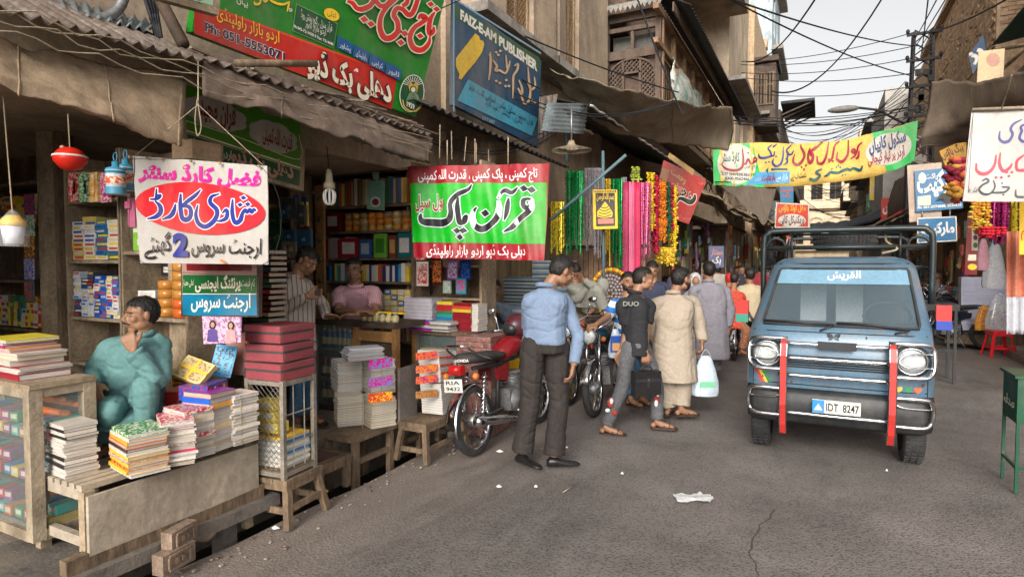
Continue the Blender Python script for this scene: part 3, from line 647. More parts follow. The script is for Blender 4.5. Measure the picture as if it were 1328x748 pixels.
corrug('tin_sheet',PX(700,126,-3.3),PX(724,122,-3.3),PX(712,182,-3.2),PX(698,190,-3.2),RUST,waves=3,cat='tin sheet',label='rusty upright corrugated strip at the right edge of the blue signboard')
gr0,gr1=PX(766,137,-2.9),PX(892,222,-2.9)
corrug('tin_roof',Vector((-4.0,gr0.y,gr0.z+.35)),Vector((-4.0,gr1.y,gr1.z+.35)),gr1,gr0,mat('dark_green_tin',(.04,.055,.05),.6,.2,var=.3,bump=.2),waves=20,cat='roof',label='dark green tin roof over the garland stall')
def frame_line(name,label,segs,r,m,cat,n=6):
 b=MB()
 for s_ in segs:b.tube(s_,r,n)
 return b.build(name,m,cat=cat,label=label)
EDG=mat('pale_tin_edge',(.6,.58,.54),.6,.2,var=.3)
b=MB()
P=[gr0.lerp(gr1,i/60)+Vector((0,0,.012*math.sin(i*1.57))) for i in range(61)];b.tube(P,.018,5);b.build('roof_edge_strip',EDG,cat='roof trim',label='pale crimped edging along the dark green tin roof')
frame_line('roof_pole','long grey bamboo pole lying across the foot of the green signboard',[[PX(305,82,-3.05),PX(410,83,-3.0)]],.022,WOOD,'pole',8)
b=MB();
for k,(dz,dx) in enumerate(((0,0),(.05,.03),(-.05,.02),(.02,-.05))):
 P=[]
 for i in range(25):
  p=PX(-60+i*27,0+i*8.0+6,-3.08+dx);p.z+=dz+.02*math.sin(i*1.7+k)+.02*noise.noise(Vector((i*.7,k,0)));P.append(p)
 b.tube(P[:24],.0035,4)
b.build('rope',ROPE,cat='rope',label='loose jute ropes strung along the tin roof edge above the left shops')
b=MB()
for i in range(40):
 y=rnd.uniform(E0.y+1,E3.y);z=2.83+rnd.uniform(-.01,.05);x=rnd.uniform(-3.35,-3.15)
 b.beam((x,y,z),(x+rnd.uniform(-.1,.1),y+rnd.uniform(.1,.5),z+rnd.uniform(-.03,.05)),.02,.012)
b.build('roof_debris',mat('splintered_laths',(.2,.15,.11),.9,var=.4),kind='stuff',label='broken laths and torn bamboo lying on the tin roof edge')
frame_line('drain_pipe','curved grey pipe running up behind the left tin roof',[catmull([PX(95,20,-3.6),PX(130,25,-3.6),PX(155,10,-3.6),PX(165,-20,-3.6)],5)],.03,DSTEEL,'pipe',8)
frame_line('roof_pole','leaning dark wooden pole above the left tin roof',[[PX(205,-5,-3.6),PX(238,58,-3.3)]],.035,DWOOD,'pole',8)
frame_line('power_cable','bundle of black cables dropping behind the pale green board',[[PX(185+5*k,-10,-3.7),PX(195+3*k,20,-3.7),PX(203+2*k,50,-3.5)] for k in range(4)],.012,CABLE,'cable')
corrug('tin_sheet',PX(45,-10,-3.8),PX(205,30,-3.8),PX(195,40,-3.5),PX(60,14,-3.5),ZINC,waves=10,cat='tin sheet',label='loose tin sheet lying on top of the far left roof')
# == SIGNS ==
SG=dict(green=(20,120,30),dgreen=(10,80,45),red=(205,35,25),white=(228,222,210),blue=(25,90,150),navy=(28,28,72),yellow=(240,190,40),black=(25,22,24),crimson=(150,12,32),magenta=(200,25,130),orange=(225,120,40))
def P_(n,v=None,**k):
 if 'sign_'+n in MATS:return MATS['sign_'+n]
 return paint('sign_'+n,v or SG[n],.45,var=k.pop('var',.13),scale=2,bump=.03,dirt=k.pop('dirt',.34),dcol=(.2,.17,.13),**k)
for n in SG:P_(n)
R_,W_H,NV,YL,BK=P_('red'),P_('white'),P_('navy'),P_('yellow'),P_('black')
X_=(1,0,0)
s=Sign('signboard','big green and red bookshop signboard in Urdu over the left shops','signboard',(-3.4,3.6,3.6),X_)
s.board([(262,-60),(591,-60),(539,152),(249,41)],P_('leaf_green',(28,120,30)),.06)
P_('leaf_green')
s.area([(251,0),(515,97),(508,142),(252,44)],P_('sign_red2',(190,35,25)),'red_band')
s.area([(251,0),(515,97),(515,100),(251,3)],P_('bright_red',(225,60,30)),'band_edge')
s.T=(250,0,7.48)
s.text('Ph: 051-5553071',115,300,890,600,118,NV,.03,halo=W_H,hb=.035,up=(.0,-1))
s.text('اُردو بازار راولپنڈی'.replace('ُ',''),228,175,835,415,150,YL,.01,up=(0,-1))
s.text('یہاں',420,20,530,70,90,W_H,.01,up=(0,-1))
s.pen([[(590,20,.4),(600,45,1),(640,40,1),(655,0,.6)],[(680,10,.6),(700,20,1),(720,0,.6)],[(735,-10,.5),(760,15,1),(820,42,1.1),(880,45,1),(925,25,.5)],[(930,20,.4),(920,70,.9),(910,115,.5)]],18,YL)
s.text('و',925,100,960,112,60,W_H,.01,up=(0,-1))
s.T=(370,0,4.676)
s.area([(62,25),(312,145),(290,298),(38,190)],P_('box_line',(120,190,110)),'box_border')
s.area([(64,29),(309,147),(288,294),(41,188)],P_('dark_green_box',(12,75,40)),'green_box')
s.text('قرآن منزل ، گنج بخش روڈ',90,105,278,195,60,W_H,0,up=(0,-1))
s.text('اردو بازار لاہور',115,160,240,218,55,W_H,0,up=(0,-1))
s.text('Ph:042-7214438-9 Fax: 7214440',46,170,285,282,25,W_H,.02,up=(0,-1))
s.ellipse(274,92,50,34,YL,30);s.text('اعلی',245,90,300,115,45,P_('leaf_green'),0,up=(0,-1))
for k,tx in enumerate(('پشاور','راولپنڈی','کراچی','لاہور')):
 x=312+97*k;y=220+52*k
 s.area([(x,y),(x+92,y+50),(x+84,y+116),(x-8,y+72)],P_('deep_blue',(22,84,140)),'blue_box')
 s.text(tx,x+10,y+64,x+76,y+96,42,W_H,0,up=(0,-1))
s.text('دھلی بک ڈپو',122,430,632,622,185,P_('cream',(225,215,190)),.045,halo=BK,hb=.04,up=(0,-1))
s.pen([[(405,435,.6),(420,425,1),(425,440,.7)]],10,W_H)
s.pen([[(795,118,.4),(812,98,.9),(842,115,1),(818,140,.9),(775,168,.9),(750,205,1),(745,250,1),(770,298,1.2),(820,305,1.1),(858,265,.8),(864,225,.3)],[(893,80,.4),(870,115,.9),(858,170,1),(864,208,1),(886,195,.8),(888,168,.4)],[(800,-30,.8),(788,10,.9),(762,78,1),(735,95,1),(700,62,.9),(665,55,.9),(645,95,1),(668,140,1),(668,195,1.1),(630,232,1.2),(588,232,1.2),(562,180,1.1),(566,110,.9),(600,50,.9),(650,5,.8),(680,-30,.6)],[(640,-10,1),(600,38,1.1),(560,38,.9),(530,5,.9),(500,40,1),(455,60,1.1),(420,55,.9),(395,25,.9),(365,12,.5)],[(735,-30,.6),(725,20,.9),(700,40,.8)]],24,R_,dots=[(806,222,22),(870,30,22),(905,60,22),(712,208,24),(688,262,24),(676,190,20),(465,122,26),(506,150,24)],halo=P_('cream'),hw=7)
s.ellipse(755,570,75,114,W_H,8,'emblem_rim');s.ellipse(755,570,70,109,P_('dark_green_box'),8,'emblem')
for k in range(11):
 a=math.radians(-160+k*14);s.pen([[(757+28*math.cos(a),530+30*math.sin(a)),(757+62*math.cos(a),530+62*math.sin(a))]],3,W_H,name='emblem_ray')
s.shape([(728,525),(742,500),(757,520),(774,502),(788,530),(780,565),(736,560)],P_('gold',(205,165,40)),'emblem_crown')
s.ellipse(757,548,20,24,P_('dark_green_box'),0,'emblem_disc');s.ellipse(757,548,13,16,P_('cream'),0,'emblem_disc')
for k in range(5):s.pen([[(712+k*4,612-k*9),(757,600-k*9),(800-k*4,622-k*9)]],4,P_('emb_gr',(120,150,120)),name='emblem_wave')
s.text('1929',715,648,762,668,42,W_H,.03,up=(0,-1))
s.pen([[(690,610),(700,650),(735,676),(775,676),(808,640)]],4,YL,name='emblem_scroll')
s=Sign('signboard','pale green plywood board with wooden frame at the top, left of the big green signboard','signboard',(-3.15,2,3.4),X_)
s.board([(205,-50),(288,-30),(284,20),(205,-2)],PWOOD,.05,name='frame');s.area([(212,-55),(278,-35),(276,8),(212,-10)],P_('mint',(150,180,150)))
s.text('بک',225,-6,262,2,18,P_('dgreen'))
s=Sign('signboard','faded blue publisher signboard with green header and yellow patch on the concrete house','signboard',(-3.4,6.4,3.8),X_)
wav=lambda p:0.
s.board([(590,-2),(702,79),(699,192),(588,136)],P_('faded_blue',(38,72,98),dirt=.4,var=.2),.05)
s.T=(585,0,3.836)
s.area([(12,22),(440,288),(440,358),(12,82)],P_('faded_green',(48,88,52),var=.15),'green_header')
s.area([(12,-10),(446,262),(446,272),(12,0)],P_('pale_edge',(130,165,180)),'tin_edge');s.area([(8,-6),(16,0),(16,560),(8,552)],P_('pale_edge'),'tin_edge')
s.text('FAIZ-E-AM PUBLISHER',45,95,428,355,66,W_H,.05,up=(0,-1))
s.shape([(22,292),(118,168),(138,182),(142,200),(158,205),(164,222),(152,262),(120,310),(78,358),(48,398),(34,392),(40,372),(22,330)],P_('gold_patch',(220,180,50),var=.2,dirt=.35),'yellow_patch')
s.area([(82,396),(430,590),(400,676),(28,500)],P_('sky_blue',(70,150,175),var=.12),'light_blue_band')
s.pen([[(192,262,.5),(194,300,1),(192,345,1),(185,400,.4)],[(205,300,.4),(225,330,1),(218,352,1),(240,352,.9),(268,365,.9),(285,330,.8),(290,305,.5)],[(270,275,.4),(276,340,.9)],[(312,330,.5),(330,320,.9),(326,350,1),(308,380,1),(306,440,.8),(304,490,.3)],[(335,400,.5),(350,440,1),(348,470,1),(330,440,.8)],[(380,335,.4),(385,400,.9),(392,450,1),(385,500,1.1),(362,515,1.1),(348,480,.8)],[(412,385,.5),(415,430,1),(395,445,1),(380,415,.8)]],9,P_('pale_orange',(205,175,140)),dots=[(222,405,9),(240,415,9),(272,400,9),(285,430,9),(268,430,9),(232,275,9),(242,255,9),(222,262,9),(190,275,8),(400,500,9),(415,510,9)],halo=P_('rim_br',(90,70,60)),hw=1.5)
s.text('قرآن مجید ، سکول بکس ، اسلامی کتب ، ناولز',85,440,405,625,48,P_('black'),0,up=(0,-1))
s.text('ڈائری ، کیلنڈر ، عید کارڈ',168,520,350,620,42,P_('black'),0,up=(0,-1))
s.text('577387',150,596,215,620,24,P_('pale_edge'),.02,up=(0,-1))
nb=Vector((.28,-.96,0))
wv=lambda p:.016*math.sin(p.x*21+1.5*math.sin(p.z*3))+.012*math.sin(p.x*47+p.z*5)*(1.2-(p.z-1.7))+.02*noise.noise(p*4)
s=Sign('hanging_banner','green and crimson Urdu banner hung on strings in front of the bookshop','banner',(-3.05,4.55,1.7),nb,wave=wv)
cl=lambda n,c:MATS.get('banner_'+n) or paint('banner_'+n,c,.5,dirt=.3,dcol=(.25,.2,.15),var=.14,scale=3,bump=.1,bscale=8,bdist=.02)
CRM,BG=cl('crimson',(150,12,32)),cl('green',(10,165,28))
s.board([(529,216),(713,212),(706,338),(536,334)],CRM,.003,46,24,name='cloth',sm=True)
s.area([(532,238),(709.5,237),(707,316.5),(534,314)],BG,'green_field',46,16)
s.T=(525,205,5.342)
wh=cl('white',(235,228,225))
s.text('تاج کمپنی ، پاک کمپنی ، قدرت اللہ کمپنی',95,150,918,132,92,wh,.012)
s.text('دہلی بک ڈپو اردو بازار راولپنڈی',152,668,835,672,88,wh,.012)
s.text('ہول سیل',78,345,275,335,118,CRM,.03,halo=wh,hb=.035)
s.pen([[(850,282,.4),(826,295,.9),(825,330,1),(850,348,1),(876,325,.9),(875,292,.7),(850,280,.4)],[(880,300,.6),(878,345,1.0),(845,385,1.1),(790,430,1.15),(740,482,1),(688,510,.25)],[(720,280,.35),(712,330,1),(703,385,.9),(688,428,.25)],[(650,276,.3),(672,236,.7),(700,225,1),(735,240,.9),(760,228,.7),(782,206,.25)],[(652,304,.35),(655,350,.9),(642,410,1.1),(602,460,1.25),(540,492,1.45),(490,472,1.3),(468,420,1),(475,370,.8),(497,343,.25)],[(375,278,.35),(370,340,1),(375,400,1.1),(385,445,1.2),(412,442,1.1),(422,410,.9),(430,395,.4)],[(462,186,.25),(440,215,.7),(380,250,.95),(335,290,1),(320,330,.9),(325,380,1),(310,428,1.3),(265,448,1.6),(190,448,1.6),(135,442,1.4),(117,418,.9),(122,390,.35)]],27,cl('black',(28,22,28)),dots=[(826,212,30),(878,220,32),(560,383,34),(362,503,28),(410,503,28),(385,548,28)],halo=cl('halo',(205,215,220)),hw=7)
b=MB()
for(x0,x1,yt) in((578,580,182),(618,616,180),(655,659,178)):b.tube([s.p0*0+PP(x0+(x1-x0),yt+(213 if 0 else 0),s.p0+s.n*.02,s.n),PP(x1,214,s.p0+s.n*.02,s.n)],.006,5)
b.build('hanging_string',ROPE,s.root)
nb=Vector((.12,-1,0))
s=Sign('hanging_banner','white flex banner with a red oval and blue Urdu lettering','banner',(-3.05,2.05,1.7),nb,wave=lambda p:.006*math.sin(p.x*9+p.z*4)+.008*noise.noise(p*3))
FW=paint('flex_white',(172,166,160),.4,var=.06,scale=3,bump=.08,bscale=10,bdist=.01,dirt=.3,dcol=(.35,.3,.24))
s.board([(171,202),(345,215),(348,343),(183,341)],FW,.004,16,12,name='cloth')
s.T=(168,198,5.054)
s.pen([[(40,40),(872,105),(905,720),(85,715),(32,100),(40,40)]],3,P_('black'),name='border_line')
s.text('فضل کارڈ سنٹر',58,158,855,216,128,P_('magenta'),.05)
s.ellipse(467,366,424,168,P_('oval_red',(196,30,40)),6)
s.pen([[(830,382,.3),(818,372,.7),(805,392,.8),(792,372,.8),(776,392,.8),(762,375,.8),(745,402,.9),(735,442,1.1),(710,460,1.2),(692,440,1),(681,380,.9),(682,308,.4)],[(620,398,.3),(642,376,.8),(652,395,.9),(645,430,1),(618,446,.8),(588,450,.3)],[(596,272,.3),(548,290,.8),(540,330,1),(580,370,1.1),(586,410,1.1),(560,456,1.2),(510,486,1.2),(465,465,1.1),(445,410,.9),(457,345,.3)],[(475,245,.25),(440,282,.9),(388,320,1),(352,352,.8)],[(355,352,.6),(398,356,1),(412,390,1.1),(403,428,1.2),(373,440,1.3),(350,420,1.1),(340,340,1),(343,272,.4)],[(307,338,.3),(298,378,1),(275,415,1.1),(222,438,.25)],[(172,318,.3),(204,350,1),(208,390,1.2),(180,420,1.1),(126,434,.25)],[(180,238,.3),(178,300,.7)],[(142,306,.4),(190,303,.6),(207,280,.6),(185,283,.5)]],22,P_('royal_blue',(32,45,130)),dots=[(750,296,20),(730,342,20),(778,338,20)],halo=wh,hw=6)
s.text('ارجنٹ سروس',412,650,872,665,140,P_('black'),.012);s.text('گھنٹے',112,655,285,640,150,P_('black'),.012);s.text('2',292,672,393,672,195,P_('royal_blue'),.06)
s.ellipse(632,712,22,9,P_('orange'),30,'rust_mark')
b=MB()
top=PP(257,136,s.p0,s.n);hk=PX(257,80,-3.1)
for q in((174,203),(342,215)):b.tube([top,PP(*q,s.p0,s.n)],.0022,5)
b.tube([hk,top],.0035,5);b.tube(catmull([PP(256,128,s.p0,s.n),PP(253,155,s.p0,s.n),PP(256,176,s.p0,s.n),PP(261,165,s.p0,s.n),PP(257,136,s.p0,s.n)],4),.003,5);b.build('hanging_string',ROPE,s.root)
b=MB()
for x in(20,130,225,430,610,860):b.box(s.pt(x,30+x*.072,.02),(.014,.01,.012))
b.build('clip',PWOOD,s.root)
s=Sign('signboard','small metal board, green over blue with white Urdu lettering, fixed below the white banner','signboard',(-3.5,2.42,1.4),(.1,-1,0))
s.board([(234,325),(336,326),(335,411),(235,410)],DWOOD,.03,name='frame');s.T=(230,335,9.348)
s.area([(55,-60),(965,-60),(965,690),(65,690)],P_('panel_pink',(170,130,120)));s.area([(110,-60),(915,-60),(905,152),(118,150)],P_('maroon',(115,20,30)),'maroon_box')
s.area([(68,200),(965,205),(965,428),(68,425)],P_('board_green',(22,95,45)),'green_band');s.area([(68,434),(965,436),(975,688),(68,688)],P_('board_blue',(8,115,150)),'blue_band')
s.pen([[(68,430),(965,432)]],8,W_H,name='rule')
s.text('پرنٹنگ ایجنسی',225,365,775,355,190,P_('cream'),.03);s.text('کم قیمت',785,335,950,335,130,P_('cream'),0);s.text('اعلی معیار',75,325,210,325,100,P_('cream'),0)
s.text('ارجنٹ سروس',180,590,898,595,240,W_H,.02)
s=Sign('signboard','lime and dark green Urdu board with white cloud shapes, half hidden under the dark awning','signboard',(-3.8,3.2,2.45),X_)
s.board([(236,95),(397,160),(394,248),(236,205)],PWOOD,.05,name='frame')
s.T=(232,120,5.753)
s.area([(28,-60),(905,190),(905,575),(60,300)],P_('lime',(70,125,25)),'lime_field');s.area([(60,310),(905,585),(898,700),(60,470)],P_('dark_green_box'),'dark_green_band');s.pen([[(55,285),(905,565)]],8,P_('cream'),name='rule');s.pen([[(50,212),(470,345),(890,500),(895,320)]],4,P_('cream'),name='rule')
for cx,cy,rx in((260,160,230),(700,330,170)):
 P=[];
 for k in range(72):
  a=2*math.pi*k/72;q=1+.1*abs(math.sin(a*4));P.append((cx+rx*q*math.cos(a),cy+rx*.3*math.cos(a)+105*q*math.sin(a)))
 s.shape(P,P_('cloud_white',(170,160,150)),'white_cloud')
s.text('قرآن مجید',150,160,420,250,220,P_('maroon'),.03,up=(0,-1));s.text('قدرت اللہ کمپنی',620,350,840,430,160,P_('maroon'),.02,up=(0,-1))
s.text('دھلی بک ڈپو',385,510,850,640,150,P_('dull_pink',(185,140,120)),.05,up=(0,-1));s.text('اردو بازار راولپنڈی',60,400,385,500,90,P_('cream'),.01,up=(0,-1))
s=Sign('signboard','faded red tilted signboard leaning beside the flower garlands','signboard',(-2.9,12.0,3.3),(.55,-.83,0))
s.T=(840,190,6.23)
s.board([(130,110),(475,272),(332,628),(30,520)],P_('faded_red',(168,48,45),var=.15),.04);s.area([(175,50),(375,190),(365,235),(160,85)],P_('tan_strip',(190,150,90)),'torn_strip')
s.text('مہر حسن',200,360,380,440,130,BK,.04,halo=P_('cream'),hb=.04,up=(.3,-.95));s.pen([[(215,480,.5),(260,420,1),(340,450,1.6),(375,425,1.2),(380,390,.5)]],22,BK,halo=P_('cream'),hw=5)
s.area([(190,290),(280,330),(262,385),(205,360)],P_('dusty_pink',(190,120,105)),'white_box');s.text('حکیم',205,345,265,375,40,P_('faded_red'),.0);s.text('رحمت',185,215,300,300,80,P_('tan_strip'),.03,up=(.2,-.98));s.text('فون',410,290,455,312,40,P_('dusty_pink'));s.text('اردو بازار',215,560,335,600,40,P_('dusty_pink'))
s.area([(120,175),(175,190),(150,290),(95,250)],P_('tan_dots',(150,110,80)),'side_panel')
wv=lambda p:.12*math.sin(p.x*1.3+.5)+.03*math.sin(p.x*6+p.z*2)+.015*math.sin(p.x*17)
s=Sign('street_banner','long yellow Urdu banner with green ends strung across the street','banner',(-.3,16,4.6),(0,-1,0),wave=wv)
YB=mat('banner_yellow_cloth',srgb(222,185,95),.7,var=.22,scale=1.2,bump=.1);GB=cl('mint',(60,185,95));PG=cl('pale',(205,198,185))
def strip(P,Q,m,name,o,nseg=8):
 P=catmull([(a,b_,0) for a,b_ in P],nseg);Q=catmull([(a,b_,0) for a,b_ in Q],nseg)
 rows=[[s.pt(p.x+(q.x-p.x)*k/5,p.y+(q.y-p.y)*k/5,o) for p,q in zip(P,Q)] for k in range(6)]
 return MB().grid(rows,thick=.004 if o==0 else 0).build(name,m,s.root)
topc=[(924,186),(985,184),(1040,186),(1090,183),(1140,172),(1190,157)];botc=[(925,239),(985,242),(1040,241),(1090,236),(1140,228),(1186,208)]
strip(topc,botc,YB,'cloth',0)
strip([(924,186),(950,185),(975,184.5)],[(925,239.5),(955,241),(990,242)],GB,'green_end',s.off());strip([(1130,174),(1160,167),(1190,157)],[(1150,224),(1168,218),(1186,208)],GB,'green_end',s.off())
s.ellipse(955,212,25,26,PG,0,'white_oval');s.ellipse(1152,194,31,20,PG,-20,'white_oval')
s.T=(920,180,9.486)
LBL=cl('light_blue',(70,150,195))
s.area([(590,402),(990,400),(985,545),(440,560)],LBL,'blue_field',6,1)
RD,NVY,TEAL=cl('ruby',(155,22,55)),cl('navyc',(30,60,120)),cl('teal',(15,85,95))
s.pen([[(135,305,.3),(200,365,1.1),(290,385,1.3),(380,360,1.2),(410,280,1),(400,110,.4)],[(405,290,.6),(440,300,1),(470,240,1),(500,290,1),(560,270,1),(575,240,.8),(545,225,.8),(540,290,.8)]],22,RD,dots=[(470,165,16)])
s.text('کارڈ سنٹر',150,275,365,265,150,TEAL,.03)
s.text('0321-5507372',145,445,560,450,48,NV,.03) if 0 else s.text('5177 2949/0300.8561973',145,445,560,455,50,BK,.03);s.text('0300-9562466',190,500,485,505,50,BK,.03)
s.pen([[(770,65,.3),(720,110,.9),(745,150,.9),(755,200,1),(700,225,1.2),(620,225,1.2),(600,180,.5)],[(830,60,.3),(780,95,.9)],[(745,205,.8),(790,200,.8),(800,150,.4)],[(905,90,.4),(905,200,.9),(880,300,1.1),(820,335,1.2),(775,290,.9),(790,240,.4)],[(1010,70,.3),(950,130,.9),(965,180,1),(950,240,1),(935,240,.9),(960,255,.9),(950,290,.9),(910,320,.3)],[(970,190,.7),(1010,185,.8),(1035,140,.4)]],20,NVY,dots=[(690,285,16),(730,280,16),(820,215,15)])
s.pen([[(955,370,.8),(760,372,.8)]],24,TEAL,name='arrow');s.shape([(685,383),(725,345),(718,425)],TEAL,'arrow')
s.text('بازار سے',815,500,965,495,100,W_H,.0);s.text('بارعایت',640,510,812,500,115,RD,.03);s.text('خریدیں',560,505,635,505,80,W_H,.0);s.text('دستیاب ہے',1000,490,1195,470,105,BK,.01);s.text('برانچ کوئی',420,350,585,345,60,BK,0)
s.pen([[(1125,70,.4),(1130,110,.9),(1165,170,1),(1160,240,1.1),(1100,310,1.3),(1045,300,1.1),(1030,250,.8),(1050,190,.4)],[(1310,100,.3),(1240,170,.9),(1275,230,1),(1260,290,1.2),(1225,285,1.1),(1215,200,.9),(1240,120,.4)]],24,RD,dots=[(1135,345,16),(1190,325,16),(1165,375,16)])
s.T=(1050,155,8.31)
s.pen([[(150,240,.3),(70,310,.9),(20,350,.9),(40,400,1),(20,450,1),(0,460,.8)],[(205,250,.4),(180,400,1),(140,475,1.2),(90,470,1),(80,400,.5)],[(200,440,.8),(240,430,.9),(270,290,.8),(320,240,.4)],[(415,235,.5),(410,380,1),(350,460,1.2),(295,430,1),(300,360,.4)],[(440,430,.4),(490,390,1),(480,330,.9),(450,350,.9),(500,370,.8),(520,300,.8),(560,260,.4)],[(530,350,.4),(520,410,1),(500,430,.8)]],21,RD,dots=[(210,465,14),(250,455,14)])
s.pen([[(130,540,.4),(70,570,.9),(110,610,1),(60,655,1.2),(0,640,1)],[(160,620,.4),(200,600,1),(225,575,.9),(300,580,1),(350,560,1),(400,540,1),(440,550,.9),(470,530,.9),(540,555,1.1),(565,510,.6)]],22,TEAL,dots=[(240,540,11),(290,520,11),(310,500,11),(330,520,11),(355,605,11),(385,600,11)])
s.text('سکول کاپیاں',640,360,1035,235,170,NVY,.03,up=(-.1,-1));s.text('آرڈر پر تیار کیجاتی',625,490,1025,390,130,RD,.02,up=(-.1,-1))
b=MB();b.tube(sag(s.p0*0+PY(1190,158,16),PY(1240,130,15.4),.05),.012,5);b.tube([PY(924,187,16),PY(880,170,16.2)],.012,5);b.tube([PY(1186,208,16),PY(1230,215,16)],.012,5);b.build('tie_rope',ROPE,s.root)
def small_sign(label,c,y,bgc,items,n=(0,-1,0),frame=None,oval=None,cat='signboard',name='signboard',th=.05):
 s=Sign(name,label,cat,PY((c[0][0]+c[1][0])/2,(c[0][1]+c[3][1])/2,y),n)
 if frame:
  cx=sum(p[0] for p in c)/4;cy=sum(p[1] for p in c)/4;s.board([(p[0]+(1.5 if p[0]>cx else-1.5),p[1]+(1.5 if p[1]>cy else-1.5)) for p in c],frame,th,name='frame');s.area(c,bgc)
 else:s.board(c,bgc,th)
 if oval:s.ellipse(*oval)
 for it in items:s.text(*it)
 return s
small_sign('red sign with a white oval and Urdu text standing behind the van rack',[(1008,264),(1048,266),(1048,294),(1006,294)],20,P_('bright_red'),[('مغل اولڈ ہاؤس',1010,273,1045,273,11,YL,.03),('پریکٹیکل کاپی',1011,289,1043,289,13,P_('maroon'),.04)],frame=P_('white'),oval=(1027,286,18,8.5,W_H))
small_sign('little blue upright board hanging under the left end of the yellow banner',[(1011,242),(1029,242),(1029,263),(1012,263)],22,P_('board_blue'),[('تصویر',1012,248,1028,248,6,R_,.03),('بک',1015,255,1025,255,7,R_,.03)])
small_sign('small dark blue board with white lettering hanging over the pedestrians',[(919,319),(939,319),(939,347),(919,347)],13,P_('hang_blue',(40,60,110)),[('ممتاز',922,330,937,330,11,P_('dusty_pink'),.02),('بک',924,341,935,341,12,W_H,.02)])
s=Sign('hanging_banner','white cloth banner with blue and red Urdu lettering at the right edge','banner',(1.75,7.0,2.7),(-.1,-1,0),wave=lambda p:.012*math.sin(p.x*8+p.z*2)+.015*noise.noise(p*3))
s.board([(1260,143),(1400,136),(1400,262),(1248,261)],FW,.004,16,12,name='cloth')
s.T=(1180,130,5.345)
BLUE=P_('ink_blue',(45,45,125));CR=P_('carmine',(190,35,60));GK=P_('dark_grey_ink',(50,50,55))
s.pen([[(440,80),(365,700)],[(440,75),(405,640)]],3,GK,name='border_line')
s.pen([[(775,135,.3),(720,165,.8),(700,200,1),(712,235,1),(690,280,1.1),(650,290,1.1),(622,265,.9),(625,215,.4)],[(800,165,.5),(770,185,.9),(775,215,1),(760,260,1),(780,285,1),(800,288,.8)]],15,BLUE)
s.pen([[(598,380,.4),(590,440,.9),(560,490,1.1),(510,512,1.2),(465,490,1),(460,440,.5)],[(628,365,.4),(622,440,1),(650,490,1.1),(690,470,1),(710,440,.4)],[(791,380,.5),(745,420,.9),(745,480,.8),(791,485,1)]],17,CR,dots=[(598,535,13),(635,535,13),(672,498,12),(708,498,12),(688,525,12)])
s.pen([[(500,560,.5),(530,545,.9),(545,565,.9),(500,590,.9),(480,620,1),(510,650,1),(560,645,.8),(590,600,.7),(580,555,.5)],[(570,640,.7),(620,640,.9),(660,635,.9),(690,605,.8),(640,600,.7)],[(735,620,.5),(740,665,1),(791,670,1)]],12,GK,dots=[(640,575,8),(650,655,8)])
s.text('فکر رو',405,630,465,640,50,GK);
b=MB();b.tube([PP(1299,141,s.p0,s.n),PX(1312,98,1.2)],.006,5);b.tube([s.pt(430,70,.02),s.pt(1180,40,.02)],.016,6);b.build('hanging_string',ROPE,s.root)
for nm,lb,c,y,bgm,its in(('a','large blue market billboard in a pale frame on the right, behind the white banner',[(1186,222),(1247,216),(1249,270),(1188,275)],12.5,P_('bill_blue',(12,110,160)),[('مارکیٹ',1190,249,1246,244,34,W_H,.05),('راکٹ',1200,232,1216,231,9,W_H,.02),('Ph: 051-5774088, 5536633',1190,271,1247,267,4.5,W_H,.04)]),('b','smaller blue board with the same white lettering hanging below the large blue billboard',[(1191,284),(1239,282),(1240,311),(1191,314)],12.3,P_('bill_blue'),[('مارکیٹ',1194,302,1238,301,18,W_H,.05)])):
 s=small_sign(lb,c,y,bgm,its,frame=P_('white') if nm=='b' else None)
 if nm=='a':
  s.board([(1177,214),(1222,210),(1222,284),(1180,288)],P_('worn_beige',(185,160,140),var=.2),.04,name='back_panel',off=-.06)
  s.ellipse(1196,231,5,7,P_('cream'),name='emblem');s.shape([(1190,255),(1207,253),(1207,266),(1190,267)],P_('cream'),'photo_print');s.shape([(1212,262),(1222,250),(1243,254),(1238,262),(1228,265),(1218,259)],BK,'glasses_print')
 b=MB()
 for x in(1196,1232):b.tube([PY(x,272,y+.05),PY(x,284,y+.05)],.012,5)
 b.build('hanging_rod',DSTEEL,s.root)
small_sign('yellow Urdu signboard behind the tassels at the right',[(1218,196),(1253,180),(1254,212),(1226,216)],15,P_('sun_yellow',(235,175,30)),[('بیگ ہاؤس',1222,206,1250,194,14,P_('maroon'),.03)])
small_sign('square poster with a ring print on the pink building beside the brown canopy',[(1269,67),(1303,63),(1301,106),(1267,107)],11.5,P_('poster_cream',(200,180,140)),[],n=(-.3,-1,0)).ellipse(1288,78,9,9,P_('dull_pink'),name='ring_print')
small_sign('pointed blue-grey board with white strokes on the brick house',[(1256,72),(1275,45),(1279,66),(1262,97)],12.6,P_('slate_blue',(75,95,120)),[('رز',1260,82,1276,66,18,W_H,.06)],n=(-.5,-1,0))
s=Sign('signboard','yellow cloth strip with red writing at the right edge under the white banner','signboard',(2.35,7.6,1.9),(-.2,-1,0));s.board([(1322,262),(1400,262),(1400,330),(1322,330)],YL,.01);s.text('سلیم',1324,305,1345,305,16,R_,.03)
s.root['label']='yellow cloth strip with red writing at the right edge under the white banner'
